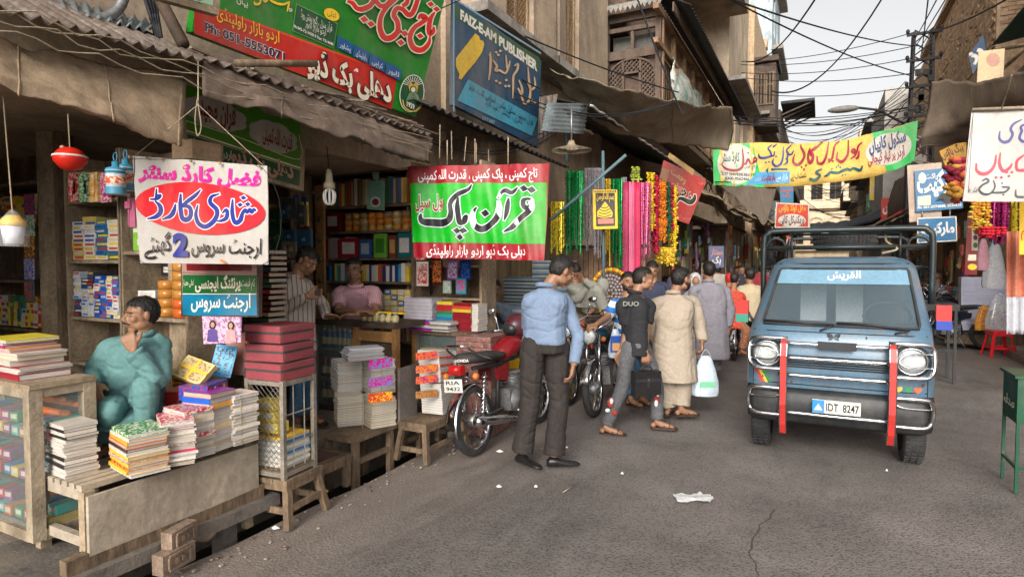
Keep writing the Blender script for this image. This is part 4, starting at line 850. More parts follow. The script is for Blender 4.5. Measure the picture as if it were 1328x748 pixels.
# == BOOKS: one mesh per cover colour, shared ==
BKM={}
def cover(rgb,pr=None):
 k=('cover_%d_%d_%d'%tuple(rgb))+('p' if pr else '')
 if k in MATS:return MATS[k]
 if not pr:return paint(k,rgb,.35,var=.12,scale=9,bump=0,dirt=.1)
 M=paint(k,rgb,.35,var=.1,scale=9,bump=0)
 t=M.node_tree;b=t.nodes['Principled BSDF'];src=b.inputs['Base Color'].links[0].from_socket
 n=t.nodes.new('ShaderNodeTexVoronoi');n.inputs['Scale'].default_value=95;tc=t.nodes.new('ShaderNodeTexCoord');t.links.new(tc.outputs['Object'],n.inputs['Vector'])
 r=t.nodes.new('ShaderNodeValToRGB');r.color_ramp.interpolation='CONSTANT';e=r.color_ramp.elements;e[0].position=0;e[0].color=(0,0,0,1);e[1].position=.62;e[1].color=(1,1,1,1)
 s_=t.nodes.new('ShaderNodeSeparateColor');t.links.new(n.outputs['Color'],s_.inputs[0]);t.links.new(s_.outputs[0],r.inputs[0])
 m=t.nodes.new('ShaderNodeMix');m.data_type='RGBA';t.links.new(r.outputs[0],m.inputs[0]);t.links.new(src,m.inputs[6]);m.inputs[7].default_value=(*srgb(*pr),1);t.links.new(m.outputs[2],b.inputs['Base Color'])
 return M
def book_mesh(w_,l,t,cm,pm=None,spine='x-'):
 """a book lying flat: two covers, a spine on one side, page block set back 2 mm on the others"""
 key=(round(w_,3),round(l,3),round(t,4),cm.name,(pm or PAPER).name,spine)
 if key in BKM:return BKM[key]
 b=MB();c=min(.0022,t*.12);q=.004
 ox={'x-':(1,0),'x+':(-1,0),'y-':(0,1),'y+':(0,-1)}[spine]
 b.box((-ox[0]*q/2,-ox[1]*q/2,t/2),(w_-q,l-q,t-2*c),m=1)
 b.box((0,0,t-c/2),(w_,l,c),m=0).box((0,0,c/2),(w_,l,c),m=0)
 if ox[0]:b.box((-ox[0]*(w_/2+.0012),0,t/2),(.0024,l,t+.0004))
 else:b.box((0,-ox[1]*(l/2+.0012),t/2),(w_,.0024,t+.0004))
 BKM[key]=b.mesh('book',[cm,pm or PAPER]);return BKM[key]
def lb_(a,b_):
 return a+', '+b_ if len((a+' '+b_).split())<=16 else a
def nth(i):
 return '%d%s from bottom'%(i+1,{1:'st',2:'nd',3:'rd'}.get((i+1)%10 if(i+1)//10!=1 else 0,'th'))
def put_book(mesh,loc,rz,label,group,name='book',cat='book',M=None):
 o=bpy.data.objects.new(name,mesh);COL.objects.link(o)
 if M is not None:o.matrix_world=M
 else:o.location=loc;o.rotation_euler[2]=rz;o.scale=(rnd.uniform(.955,1.02),rnd.uniform(.955,1.02),1);o.rotation_euler[0]=rnd.uniform(-.006,.006)
 o['label']=label;o['category']=cat;o['group']=group;return o
PG_=[PAPER,PAPER,mat('page_paper_cream',(.5,.43,.33),.9,var=.12,scale=40,bump=.5,bscale=200,stretch=(.15,.15,6),bdist=.004),mat('page_paper_grey',(.4,.39,.39),.9,var=.12,scale=40,bump=.5,bscale=200,stretch=(.15,.15,6),bdist=.004),PAPER2]
WC=(205,195,182);CR_=(200,180,150)
def stack(L,C,R,z,H,label,covers,n=None,spines=None,mind=.12,pm=None,jit=.006,tmul=1.,lens=None,top=None):
 """stack on height z with its near corner at pixel C and side corners at L and R; H in metres"""
 c=PZ(*C,z);l=PZ(*L,z);r=PZ(*R,z);bdir=(r-c);bl=max(bdir.length,mind);bdir.normalize()
 adir=Vector((-bdir.y,bdir.x,0));al=max((l-c).length*.97,mind)
 if lens:al,bl=lens
 rz=math.atan2(bdir.y,bdir.x)-math.pi/2
 n=n or max(3,int(H/.02));t=H/n;ctr=c+adir*al/2+bdir*bl/2;zz=z
 for i in range(n):
  cv=covers[i%len(covers)] if not isinstance(covers,dict) else covers.get(i,WC)
  cm=cover(*cv) if isinstance(cv[0],(tuple,list)) else cover(cv)
  sp=(spines[i%len(spines)] if spines else rnd.choice(['y-','x+','x-','x-','y+']))
  put_book(book_mesh(al,bl,t,cm,pm or rnd.choice(PG_),sp),(ctr.x+rnd.uniform(-jit,jit),ctr.y+rnd.uniform(-jit,jit),zz),rz+rnd.uniform(-.035,.035),lb_(label,nth(i)),label);zz+=t+.0004
 return ctr,rz,zz,al,bl
# == bench and display cabinet at the left ==
BT=.57
benchw=mat('chipped_whitewashed_board',(.36,.3,.225),.8,var=.22,scale=2.5,bump=.35,bscale=25,dirt=.5,dcol=(.16,.12,.085))
t=thing('book_bench','whitewashed slatted bench with a wide front board, carrying rows of book stacks','bench',(-3.3,2.1,0),world=True)
y0,y1,xa,xb=1.6,2.56,-3.6,-3.15
for k in range(7):MB().box((-3.575+.065*k,2.08,BT-.015),(.045,.96,.028)).build('slat',benchw,t)
MB().poly([(xb+.02,y0,BT-.045),(xb+.02,y1+.02,BT-.045),(xb+.02,y1+.02,.25),(xb+.02,y1-.3,.24),(xb+.02,y0,.235)][::-1],.022,(-1,0,0)).build('front_board',benchw,t)
for x in(xa+.02,xb-.02):
 for y in(y0+.025,y1-.02):MB().box((x,y,.27),(.05,.05,.54)).build('leg',PWOOD,t)
for z in(.29,BT-.05):MB().box(((xa+xb)/2,y0+.02,z),(.36,.035,.05)).build('end_rail',benchw,t)
MB().beam((-3.14,1.5,.2),(-3.14,2.62,.21),.06,.1).build('lower_beam',WOOD,t)
MB().box((-3.14,2.25,.24),(.04,.05,.1)).build('spacer_block',WOOD,t)
t=thing('display_cabinet','old glass display cabinet with flaking cream frame at the left edge','cabinet',(-3.8,1.3,.25),world=True)
CF=mat('flaking_cream_paint',(.36,.29,.2),.8,var=.2,scale=4,bump=.4,dirt=.7,dcol=(.12,.085,.055))
xc,yc,ht=-3.50,1.56,1.02
for x,y in((xc,yc),(xc,yc+.25),(-4.35,yc),(-4.35,yc+.25)):MB().box((x,y,(ht+.25)/2),(.06,.06,ht-.25)).build('post',CF,t)
for z in(.27,ht-.02):
 for y in(yc,yc+.25):MB().box(((xc-4.35)/2,y,z),(.8,.05,.055)).build('rail',CF,t)
 for x in(xc,-4.35):MB().box((x,yc+.125,z),(.05,.2,.055)).build('rail',CF,t)
MB().box((-3.925,yc+.125,ht+.012),(.93,.31,.024)).build('top_board',PWOOD,t)
for z in(.5,.72):MB().box((-3.925,yc+.125,z),(.78,.2,.015)).build('shelf',DWOOD,t)
MB().box((-3.925,yc-.005,.64),(.78,.004,.7)).build('glass_pane',GLASS,t);MB().box((xc+.008,yc+.125,.64),(.004,.2,.7)).build('glass_pane',GLASS,t)
MB().box((-3.925,yc+.23,.64),(.8,.01,.74)).build('back_board',DWOOD,t)
def goods_box(name,label,c,d,col,cat='box',group=None,rz=0,pr=None,m=None):
 key=('gb',tuple(round(v,3) for v in d),tuple(col),pr)
 if key not in BKM:
  b=MB();x,y,z=d[0]/2,d[1]/2,d[2]/2;e=min(d)*.06
  b.box((0,0,0),d,m=0)
  b.box((0,-y-.0006,z*.1),(d[0]*.72,.001,d[2]*.5),m=1)
  BKM[key]=b.mesh(name,[m or cover(col),cover(pr or WC)])
 o=bpy.data.objects.new(name,BKM[key]);COL.objects.link(o);o.location=c;o.rotation_euler[2]=rz;o['label']=label;o['category']=cat;o['group']=group or label;return o
PAL=[(60,140,70),(190,50,60),(40,110,170),(215,180,60),(150,60,120),(80,170,160),(200,110,50)]
for zz in(.285,.51,.73):
 for i in range(9):
  d=(.07,.16,.05);goods_box('parcel','coloured plastic-wrapped packet inside the old glass display cabinet',(-4.25+i*.09,yc+.12+rnd.uniform(0,.02),zz+d[2]/2+.005),d,PAL[(i+int(zz*10))%7],'packet')
  if rnd.random()<.7:goods_box('parcel','coloured plastic-wrapped packet inside the old glass display cabinet',(-4.25+i*.09,yc+.16,zz+d[2]*1.6+.006),d,PAL[(i*3+2)%7],'packet',rz=.1)
for k,(yy,zz) in enumerate(((yc+.12,.94),(yc+.2,.90),(yc+.14,.86))):
 MB().tube([(xc-.3,yy,zz),(xc-.08,yy+.03,zz-.01)],.02,8).ball((xc-.05,yy+.03,zz-.01),(.035,.025,.02),8).build('racket_handle',P_('orange'),cat='toy',label='orange plastic handle lying in the cabinet top, layer %s'%('upper','middle','lower')[k])
stack((49,616),(84,622),(119,613),BT,.26,'white-paged notebook of the leftmost stack on the bench',[WC,WC,WC,(40,36,36),WC,(38,34,34),WC,WC],15,spines=['x-','y+','x-','y-','x+','y-','y+','x-'],pm=PAPER,lens=(.24,.15))
stack((120,613),(167,621),(208,611),BT+.002,.215,'magazine of the bench stack with yellow and red covers and a green top',[WC,(235,185,60),((190,40,40),(220,160,60)),(235,185,60),((200,40,50),WC),(225,180,50),WC,(45,40,42),(200,70,40),(230,160,50),WC,((60,130,60),(220,220,200))],12,spines=['x-','y-','y-','y-'],lens=(.27,.19))
stack((168,608),(210,607),(240,602),BT+.002,.235,'thin magazine of the pink-topped stack next to the yellow one on the bench',[WC,WC,(220,205,190),WC,WC,(190,60,90),WC,WC,((200,60,90),(235,215,200))],18,lens=(.25,.16))
stack((205,603),(240,598),(273,589),BT+.002,.265,'paperback of the bench stack topped with a red patterned cover',[WC,WC,CR_,WC,(210,190,160),WC,((190,60,70),WC)],14,lens=(.22,.17))
c5=stack((240,592),(273,588),(304,577),BT+.002,.335,'book of the tall bench stack with blue and violet top covers',[WC,CR_,WC,WC,(215,190,150),WC,WC,CR_,(220,160,80),(30,90,190),(150,40,140)],11,lens=(.21,.18))
stack((278,588),(304,579),(331,571),BT+.002,.29,'pale book of the string-tied stack at the right end of the bench',[WC,(228,218,205)],16,lens=(.18,.17))
c=Vector((-3.8,yc+.13,ht+.026));zz=c.z
for i,(col,tt,w_) in enumerate([((150,35,50),.03,.42),(WC,.014,.4),(WC,.012,.42),((140,40,50),.01,.38),(CR_,.03,.36),((235,190,110),.024,.37),(WC,.01,.38),((205,60,80),.012,.3),((230,150,40),.01,.3),((190,30,90),.012,.28),((40,100,170),.016,.28),((225,205,60),.016,.3)]):
 put_book(book_mesh(w_,.24,tt,cover(col),PAPER,'y-' if i%3==0 else 'x-'),(c.x-.04+(w_-.4)/2+rnd.uniform(-.01,.01),c.y,zz),rnd.uniform(-.12,.02),'large flat book of the colourful pile on the cabinet, '+nth(i),'pile on the cabinet');zz+=tt+.0005
def tilted(name,label,cat,px,X,size,col,az,tilt,roll=0,pr=None,th=.012,m=None):
 """panel whose centre is at pixel px on plane x=X, facing azimuth az (deg from +x towards -y), leaning back by tilt"""
 p=PX(*px,X);a=math.radians(az);nrm=Vector((math.cos(a)*math.cos(tilt),-math.sin(a)*math.cos(tilt),math.sin(tilt)))
 side=Vector((math.sin(a),math.cos(a),0));up=nrm.cross(side)*-1
 if up.z<0:up=-up
 Mx=Matrix((side,up,nrm)).transposed()@Matrix.Rotation(roll,3,'Z')
 t=thing(name,label,cat,p);t.matrix_world=Matrix.Translation(p)@Mx.to_4x4()
 b=MB().box((0,0,0),(size[0],size[1],th));b.build('board',m or cover(col),t)
 if pr:MB().box((0,0,th/2+.001),(size[0]*.86,size[1]*.86,.002)).build('print',cover(*pr) if isinstance(pr[0],tuple) else cover(pr),t)
 return t
t=tilted('gift_box','cream wedding box with transparent lid and gold ribbon tilted on the red books','box',(252,481),-3.35,(.2,.15),(215,195,130),60,.75,-.4,((190,170,120),(150,110,90)),.035)
MB().box((0,0,.021),(.02,.15,.003)).box((0,0,.0215),(.2,.02,.003)).build('ribbon',P_('yellow'),t)
tilted('gift_book','brown-backed framed card leaning behind the blue printed card','card',(306,458),-3.45,(.14,.28),(120,60,40),50,.25,-.12,(150,90,70),.02)
tilted('printed_card','upright light blue printed card with dark figures in a clear sleeve','card',(290,468),-3.38,(.13,.2),(60,150,200),50,.3,-.18,((70,165,210),(60,60,80)),.01)
t=thing('blue_carton','blue printed carton with small figures lying on the end book stacks','carton',(-3.27,2.33,.866),.45)
MB().box((0,0,.03),(.17,.22,.085)).build('carton_body',cover((25,60,150),(150,40,50)),t);
for k in range(4):MB().ball((.087,-.08+k*.052,.035),(.002,.016,.022),8).build('printed_figure',cover(((200,60,60),(220,210,200),(30,30,60),(210,130,90))[k]),t)
for i in range(6):put_book(book_mesh(.13,.18,.014,cover((190,40,35) if i%2 else(170,60,50)),PAPER2,'y-'),PX(232,522,-3.52)+Vector((0,0,i*.0145)),.2+.05*i,'red-covered booklet of the low pile behind the bench stacks','red booklets')
b=MB();q=PZ(318,574,BT)
b.tube([(-3.045,2.41,BT),(-3.045,2.41,BT+.295)],.003,4);b.build('twine',ROPE,cat='string',label='dark twine tied round the right-end book stack')
BRK=mat('old_clay_brick',(.22,.155,.11),.9,var=.3,scale=8,bump=.6,bscale=25,dirt=.4)
for k,(px,X,rz,sc) in enumerate((((226,722),-3.0,.15,1),((233,694),-3.03,.25,.9))):
 p=PX(*px,X);b=MB();b.box((0,0,0),(.075*sc,.2*sc,.105));X_0=.0375*sc+.004
 for(y_,z_,l_,h_) in((0,.035,.13,.012),(0,-.035,.13,.012),(-.065,0,.012,.06),(.065,0,.012,.06),(-.02,0,.02,.03),(.02,0,.02,.03)):b.box((X_0,y_*sc,z_),(.01,l_*sc,h_))
 o=b.build('brick',BRK,loc=p,rz=rz);o['label']=('worn frogged brick lying under the other by the bench','worn frogged brick resting on top of the other by the bench')[k];o['category']='brick'
frame_line('drain_pipe','bent clay pipe beside the two bricks under the bench',[catmull([PX(250,695,-3.1),PX(266,698,-3.08),PX(275,690,-3.08),PX(272,684,-3.12)],4)],.022,BRK,'pipe',8)
# == stall 1: shelves facing down the street ==
def shelf_unit(label,x0,x1,y,z0,z1,levels,depth=.28,mt=PWOOD,name='shelf_unit',t=.03,back=WOOD,cat='shelf'):
 r=thing(name,label,cat,((x0+x1)/2,y,z0),world=True)
 for x in(x0,x1):MB().box((x,y+depth/2,(z0+z1)/2),(t,depth,z1-z0)).build('side_panel',mt,r)
 for z in levels:MB().box(((x0+x1)/2,y+depth/2+.003,z),(x1-x0-t-.002,depth-.01,t*.8)).build('shelf',mt,r)
 MB().box(((x0+x1)/2,y+depth+.01,(z0+z1)/2),(x1-x0,.015,z1-z0)).build('back_panel',back,r)
 return r
Y1=2.5
shelf_unit('cream wooden shelf full of pen boxes behind the seated man',-5.05,-4.38,Y1,.25,2.45,[.6,.9,1.24,1.66,2.1])
shelf_unit('cream wooden shelf with tape rolls beside the metal Urdu board',-4.36,-3.66,Y1,.25,2.45,[.55,.92,1.27,1.72,2.12])
SHB=[(40,100,180),(225,215,205),(60,120,190),(230,225,215),(210,180,60),(190,200,215),(60,60,90),(200,60,60),(70,150,90)]
def pile(x0,x1,y,z0,z1,label,dims,cols,tilt=.0,dens=.97,yj=.015):
 """orderly but uneven piles of small boxes"""
 x=x0
 while x+dims[0]<=x1:
  z=z0;hgt=z1-rnd.uniform(0,.25)*(z1-z0);col=rnd.choice(cols);
  while z+dims[2]<=hgt:
   if rnd.random()>.8:col=rnd.choice(cols)
   goods_box('stationery_box',label,(x+dims[0]/2+rnd.uniform(-.004,.004),y+dims[1]/2+rnd.uniform(0,yj),z+dims[2]/2+.001),dims,col,group=label,rz=rnd.uniform(-.12,.12),pr=rnd.choice([WC,(40,80,160),(190,50,50),(220,190,60)]))
   z+=dims[2]+.0015
  x+=dims[0]+.006
pile(-5.02,-4.72,Y1+.02,1.255,1.6,'small white and yellow pen box on the lower left pen shelf',(.085,.14,.024),[(225,215,200),(210,190,120),(60,60,70),(190,200,210)])
pile(-4.72,-4.40,Y1+.0,1.255,1.63,'small blue and white pen box on the lower right pen shelf',(.07,.14,.026),[(40,100,180),(50,110,190),(225,220,215),(35,80,160)])
pile(-5.02,-4.4,Y1+.02,1.675,2.06,'long marker box in pale card on the upper pen shelf',(.145,.16,.03),[(225,215,190),(215,190,110),(225,220,210),(80,110,80),(200,60,70),(40,120,160)])
pile(-4.98,-4.42,Y1+.05,.615,.85,'dark folder box low on the pen shelf',(.13,.18,.03),[(60,60,60),(90,80,70)])
def tape(label,c,r,h,col=(185,130,60),n=16,name='tape_roll'):
 key=('tape',round(r,3),round(h,3),tuple(col))
 if key not in BKM:
  b=MB();b.lathe([(r*.55,0),(r,0),(r,h),(r*.55,h),(r*.55,0)],n=n,cap=False);BKM[key]=b.mesh('tape_roll',paint('tape_%d_%d_%d'%tuple(col),col,.25,var=.12,bump=0))
 o=bpy.data.objects.new(name,BKM[key]);COL.objects.link(o);o.location=c;o['label']=label;o['category']='tape';o['group']=label;return o
for i in range(4):tape('glossy tan packing tape roll in the left column beside the seated man',(-4.0,Y1+.1,1.285+i*.062),.062,.06,(170,115,50))
for i in range(6):tape('glossy tan packing tape roll in the taller column beside the seated man',(-3.82,Y1+.1,1.285+i*.062 if i>1 else 1.285+i*.062),.075,.06,(175,120,55) if i>1 else(190,90,40))
for i in range(7):tape('brown tape roll stacked low behind the seated man shoulder',(-3.82,Y1+.08,.565+i*.05),.07,.048,(150,85,25))
for i in range(3):goods_box('carton','white and black ink carton stacked on the tape shelf',(-4.2+.02*i,Y1+.1,1.33+i*.052),(.15,.12,.05),(225,222,218) if i!=0 else(40,40,45),'carton',rz=.1*i)
goods_box('carton','dark camera carton at the back of the tape shelf',(-4.05,Y1+.2,1.6),(.2,.1,.08),(45,40,40),'carton')
t=thing('plastic_purse','small lime green plastic purse standing on the upper tape shelf','purse',(-4.2,Y1+.05,1.735));MB().box((0,0,.09),(.12,.05,.18)).build('purse_body',P_('lime_purse',(130,200,50)),t);MB().box((0,-.027,.14),(.09,.006,.03)).box((.02,-.028,.06),(.05,.005,.04)).build('flap',P_('white'),t)
t=thing('pink_toy','pink plastic toy phone hanging over the lime purse','toy',(-4.24,Y1+.02,1.95));MB().box((0,0,.05),(.08,.03,.2)).box((-.02,-.02,.1),(.06,.02,.05)).build('toy_body',P_('toy_pink',(215,110,150)),t)
b=MB();b.box(PY(53,300,Y1-.03)+Vector((0,.06,0)),(.11,.1,3));b.build('wooden_post',PWOOD,cat='post',label='pale wooden door post left of the dark doorway at far left')
b=MB();b.box(PY(66,300,Y1)+Vector((0,.08,0)),(.07,.08,3));b.build('wooden_post',WOOD,cat='post',label='grey grooved wooden post with pen scribbles beside the doorway')
b=MB();b.box(PY(84,300,Y1+.2),(.3,.02,3));b.box(PY(84,300,Y1+.18),(.2,.02,.9));b.build('door_leaf',DWOOD,cat='door',label='dark plank door half open beside the pen shelf')
shelf_unit('narrow wooden shelf of crayons and toys at the far left edge',-6.6,PY(46,300,Y1).x,Y1+.05,.25,2.6,[.7,1.1,1.5,1.95,2.3],mt=WOOD)
pile(-6.4,-5.6,Y1+.08,1.12,1.42,'small red and yellow crayon box on the far left shelf',(.06,.1,.05),[(190,60,50),(220,190,60),(60,130,80),(200,200,190)])
pile(-6.4,-5.6,Y1+.08,1.965,2.25,'yellow and brown tin box on the high far left shelf',(.08,.1,.06),[(215,180,60),(150,100,50),(200,190,170)])
for k in range(5):
 p=PY(38,265+28*k,Y1-.06);MB().box(p,(.13,.012,.16)).build('blister_card',cover(((60,60,80),(210,205,200),(120,40,50),(180,170,190),(50,90,110))[k],((190,60,120),(60,150,90),(210,180,60),(60,90,180),(200,90,60))[k]),cat='blister card',label='hanging blister card of beads, number %s from the top on the pale post'%('one','two','three','four','five')[k])
for k in range(9):
 p=PY(95+14*(k%5),238+(k//5)*10,Y1-.12);MB().box(p,(.09,.02,.15)).ball(p+Vector((0,-.015,.01)),(.03,.015,.05),8).build('toy_packet',cover(((200,50,60),(60,150,90),(220,160,60),(180,60,120),(230,220,210))[k%5],((220,200,180))),cat='packet',group='toy packets hung above the pen shelf',label='red and green toy packet hanging above the pen shelf')
def hang_line(a,b_,parent):MB().tube([a,b_],.004,4).build('string',ROPE,parent)
p=PY(91,205,2.0);t=thing('red_ball','shiny red lidded plastic pot hanging on a string at upper left','ball',p,world=True)
MB().lathe([(.0,-.075),(.05,-.065),(.085,-.02),(.088,.01),(.06,.045),(.03,.06),(.0,.062)],p,18).build('pot_body',P_('glossy_red',(215,40,25),dirt=0),t);MB().lathe([(.089,.003),(.091,.008),(.088,.014)],p,18,cap=False).build('rim_band',P_('white'),t);MB().ball(p+Vector((-.02,-.03,.06)),(.018,.014,.012),8).build('knob',P_('dull_pink'),t);hang_line(p+Vector((0,0,.06)),PY(88,148,2.0),t)
p=PY(17,300,1.75);t=thing('plastic_cup','white plastic cup with yellow lid in clear wrap hanging at far left','cup',p,world=True)
MB().lathe([(.0,-.07),(.045,-.07),(.058,.03),(.0,.03)],p,14).build('cup_body',P_('cup_white',(215,215,225)),t);MB().lathe([(.062,.03),(.062,.055),(.03,.09),(0,.09)],p,14).build('lid',P_('yellow'),t);MB().lathe([(.075,-.085),(.07,.05),(.012,.12)],p,10,cap=False).build('plastic_wrap',glass_mat('clear_wrap',(.9,.9,.9),.18,.15),t);hang_line(p+Vector((0,0,.1)),PY(4,125,1.75),t)
for k,(px,y) in enumerate((((150,230),2.1),((163,226),2.2))):
 p=PY(*px,y);t=thing('hanging_bottle',('blue and white baby bottle pack hanging left of the white banner','second blue and white bottle pack partly behind the first one')[k],'bottle',p,world=True)
 MB().lathe([(.0,-.1),(.05,-.1),(.052,.04),(.0,.04)],p,12).build('bottle_body',P_('bottle_white',(205,215,220)),t);MB().lathe([(.053,-.1),(.054,-.06)],p,12,cap=False).lathe([(.054,.02),(.05,.05),(.02,.06),(.018,.09),(0,.09)],p,12).build('blue_cap',P_('cyan_cap',(40,150,190)),t)
 MB().lathe([(.0535,-.04),(.0535,.0)],p,12,cap=False).build('printed_label',cover(((210,80,60)),(230,200,160)),t);MB().tube([p+Vector((.02*math.cos(a/8*6.283),0,.12+.025*math.sin(a/8*6.283))) for a in range(8)],.003,4,closed=True).build('hook_ring',P_('cyan_cap'),t)
b=MB();q_=PY(232,300,2.62);b.box((q_.x+.03,q_.y+.05,1.2),(.22,.16,2.1));b.build('wooden_post',PWOOD,cat='post',label='broad pale worn post between the stationery stall and the bookshop')
b=MB();b.box(PX(255,198,-3.6),(.2,.2,.12));b.build('carton',CARD,cat='carton',label='dented brown carton stuffed above the white banner top edge')
p=PY(268,433,2.4);s=Sign('poster','poster with two women printed on it, pinned below the blue metal board','poster',p,(.1,-1,0))
s.board([(262,410),(313,411),(312,444),(264,446)],cover((205,170,190),(150,110,140)),.006,name='sheet')
for(cx,cy,rb,hair) in((276,424,(90,70,130),1),(300,425,(205,150,150),1)):
 s.ellipse(cx,cy-3,4.5,6,P_('black'),name='printed_hair',n=14);s.ellipse(cx,cy-3,2.6,3.6,P_('skin_print',(190,140,115)),name='printed_face',n=12);s.shape([(cx-7,443),(cx-6,cy+4),(cx,cy+1),(cx+6,cy+4),(cx+7,443)],paint('print_cloth_%d'%rb[0],rb),'printed_dress')
# == shop 2: book shelves at the back ==
Y2=5.2;L2=[.55,.85,1.16,1.45,1.72,2.0,2.3]
shelf_unit('tall grey bookshelf with books, rolls and stationery behind the shopkeeper',-5.14,-3.86,Y2,.18,2.72,[.8,1.12,1.44,1.7,2.28,2.66]+[2.0],.3,WOOD)
def row_books(x0,x1,y,z,h,label,cols,tmin=.018,tmax=.045,lean=.06,stuff=False):
 x=x0;k=0;jb=MB()
 while x<x1-tmax:
  tt=rnd.uniform(tmin,tmax);hh=h*rnd.uniform(.82,1);col=rnd.choice(cols)
  if True:jb.box((x+tt/2,y+.09,z+hh/2),(tt*.96,.14,hh),m=cols.index(col));x+=tt+.002;continue
  key=('up',round(tt*200),round(hh*100),tuple(col))
  if key not in BKM:
   b=MB();b.box((0,0,hh/2),(tt*.98,.14,hh));b.box((0,-.0706,hh*.75),(tt*.8,.001,hh*.1),m=1).box((0,-.0706,hh*.3),(tt*.6,.001,hh*.22),m=1);BKM[key]=b.mesh('book',[cover(col),cover((210,190,140))])
  o=bpy.data.objects.new('book',BKM[key]);COL.objects.link(o);o.location=(x+tt/2,y+.09,z);o.rotation_euler[1]=rnd.uniform(-lean,lean)*.4;k+=1;o['label']=lb_(label,'place %d from left'%k);o['category']='book';o['group']=label
  x+=tt+.002
 jb.build('books',[cover(c) for c in cols],kind='stuff',label=label)
BC=[(165,60,55),(90,125,90),(205,175,125),(80,105,150),(140,85,60),(220,200,165),(70,135,130),(195,145,75),(105,90,100),(215,85,65),(225,190,90)]
row_books(-5.1,-3.9,Y2,2.3,.3,'upright old book on the top row behind the shopkeeper',BC)
x=-4.9
goods_box('carton','dark red carton at the left end of the tape-roll shelf',(-5.0,Y2+.12,2.125),(.2,.2,.23),(110,25,30),'carton')
for k in range(9):
 r=rnd.uniform(.05,.062);x=-4.8+k*.115
 for i in range(rnd.choice([2,3,3])):tape('amber tape roll column on the middle shelf behind the shopkeeper',(x,Y2+.08,2.014+i*.068),r,.066,rnd.choice([(190,135,60),(180,150,100),(150,120,80),(200,120,40)]))
row_books(-5.1,-4.75,Y2,1.712,.24,'red-spined notebook at the left of the pen-set shelf',[(150,40,45),(170,150,140)],.03,.05)
for k,(c_,w_,h_,pr) in enumerate((((150,30,40),.26,.22,(215,205,195)),((50,90,150),.16,.2,(160,170,180)),((110,170,60),.17,.26,(60,120,40)),((120,60,40),.1,.24,(190,150,90)),((20,100,105),.18,.26,(210,200,190)))):
 o=MB().box((0,0,h_/2),(w_,.03,h_)).box((0,-.016,h_/2),(w_*.7,.002,h_*.6),m=1).build('display_book',[cover(c_),cover(pr)]);o.location=(-4.85+(0,.24,.45,.62,.78)[k]+.1,Y2+.02,1.716);o['category']='book';o['label']=('red pen-set box facing out on the shelf above the shopkeeper','blue calculator box facing out on the shelf above the shopkeeper','lime green book facing out on the shelf above the shopkeeper','brown upright booklet between the lime and teal books','teal book with a portrait facing out above the shopkeeper')[k]
row_books(-5.1,-3.9,Y2,1.455,.2,'small packet or booklet on the shelf at head height of the shopkeeper',[(60,140,170),(215,205,190),(200,90,50),(220,190,60),(50,60,110),(150,40,50)],.03,.06)
for k in range(4):
 for i in range(4):goods_box('stationery_box','yellow and blue glue box stacked right of the shopkeeper',(-4.22+k*.09,Y2+.08,1.16+i*.06),(.08,.1,.056),((225,190,50),(215,205,190),(225,190,50),(60,110,170))[(i+k)%4])
row_books(-5.1,-4.3,Y2,1.135,.2,'dark notebooks on the low row behind the shopkeeper',BC,stuff=True)
row_books(-5.1,-3.9,Y2,.815,.24,'old books on the bottom row behind the glass counter',BC,stuff=True)
s=Sign('calendar','pale green recipe calendar hanging in front of the top book row','calendar',PY(487,255,5.05),(0,-1,0));s.board([(476,234),(498,235),(498,273),(476,271)],paint('calendar_green',(120,165,140)),.01);s.ellipse(487,262,7,7,P_('white'),name='plate_print',n=20);s.ellipse(487,262,4.5,4.5,P_('maroon'),name='food_print',n=16);s.area([(483,224),(492,223),(492,233),(484,233)],MATS['calendar_green'],'tab')
YS=4.6
shelf_unit('dark side shelf of folders and boxes behind the man in the striped shirt',-6.2,-5.0,YS,.18,2.6,[.8,1.1,1.4,1.75,2.1],.3,WOOD)
for zz in(1.115,1.415,1.765,2.115):pile(-6.1,-5.05,YS+.03,zz,zz+.24,'brown and grey parcel on the dim side shelf behind the striped shirt',(.14,.14,.06),[(130,90,60),(150,140,125),(110,40,40),(90,85,80),(170,150,110)])
b=MB()
for i in range(14):q=PY(395+rnd.uniform(-6,7),262,4.2);b.tube([q,q+Vector((rnd.uniform(-.02,.02),0,-.45-rnd.random()*.25))],.007,4)
b.build('yellow_laces',paint('lace_yellow',(225,195,50)),cat='laces',label='bunch of yellow laces hanging beside the carved door strip')
b=MB();q=PY(416,330,4.9);b.box(q,(.12,.03,1.5));
for i in range(6):b.ball(q+Vector((0,-.02,.6-i*.22)),(.035,.012,.035),8,m=1)
b.build('decorated_strip',[OWOOD,P_('dgreen')],cat='post',label='orange painted strip with round motifs at the inner shelf corner')
for k in range(22):
 q=PY(350+rnd.uniform(0,48),262+rnd.uniform(0,70),4.0+rnd.uniform(0,.4));MB().box(q,(.07+rnd.random()*.1,.03,.1+rnd.random()*.12)).ball(q+Vector((0,-.02,0)),.035,7).build('hanging_packet',cover(rnd.choice([(60,60,60),(100,40,60),(40,70,90),(110,100,80),(40,80,50)])),cat='packet',label='dim toy packet hung in the dark left side of the bookshop',group='dim toy packets')
for i in range(18):put_book(book_mesh(.26,.18,.03,cover(rnd.choice([(120,40,30),(180,150,100),(30,70,90),(100,50,40),(60,90,70),(170,60,50)])),PAPER2,'y-'),PY(348,452-i*7.2,3.6),rnd.uniform(-.1,.1),'coloured ledger of the tall pile beside the striped-shirt man, '+nth(i),'tall ledger pile')
for i in range(5):put_book(book_mesh(.26,.18,.03,cover((120,60,40)),PAPER,'y-'),PY(330,485-i*8,3.4),rnd.uniform(-.1,.1),'brown book of the low pile beneath the poster','low pile under the poster')
p=PY(427,245,3.7);t=thing('energy_saving_bulb','unlit white spiral bulb hanging from a wire in the bookshop','bulb',p,world=True)
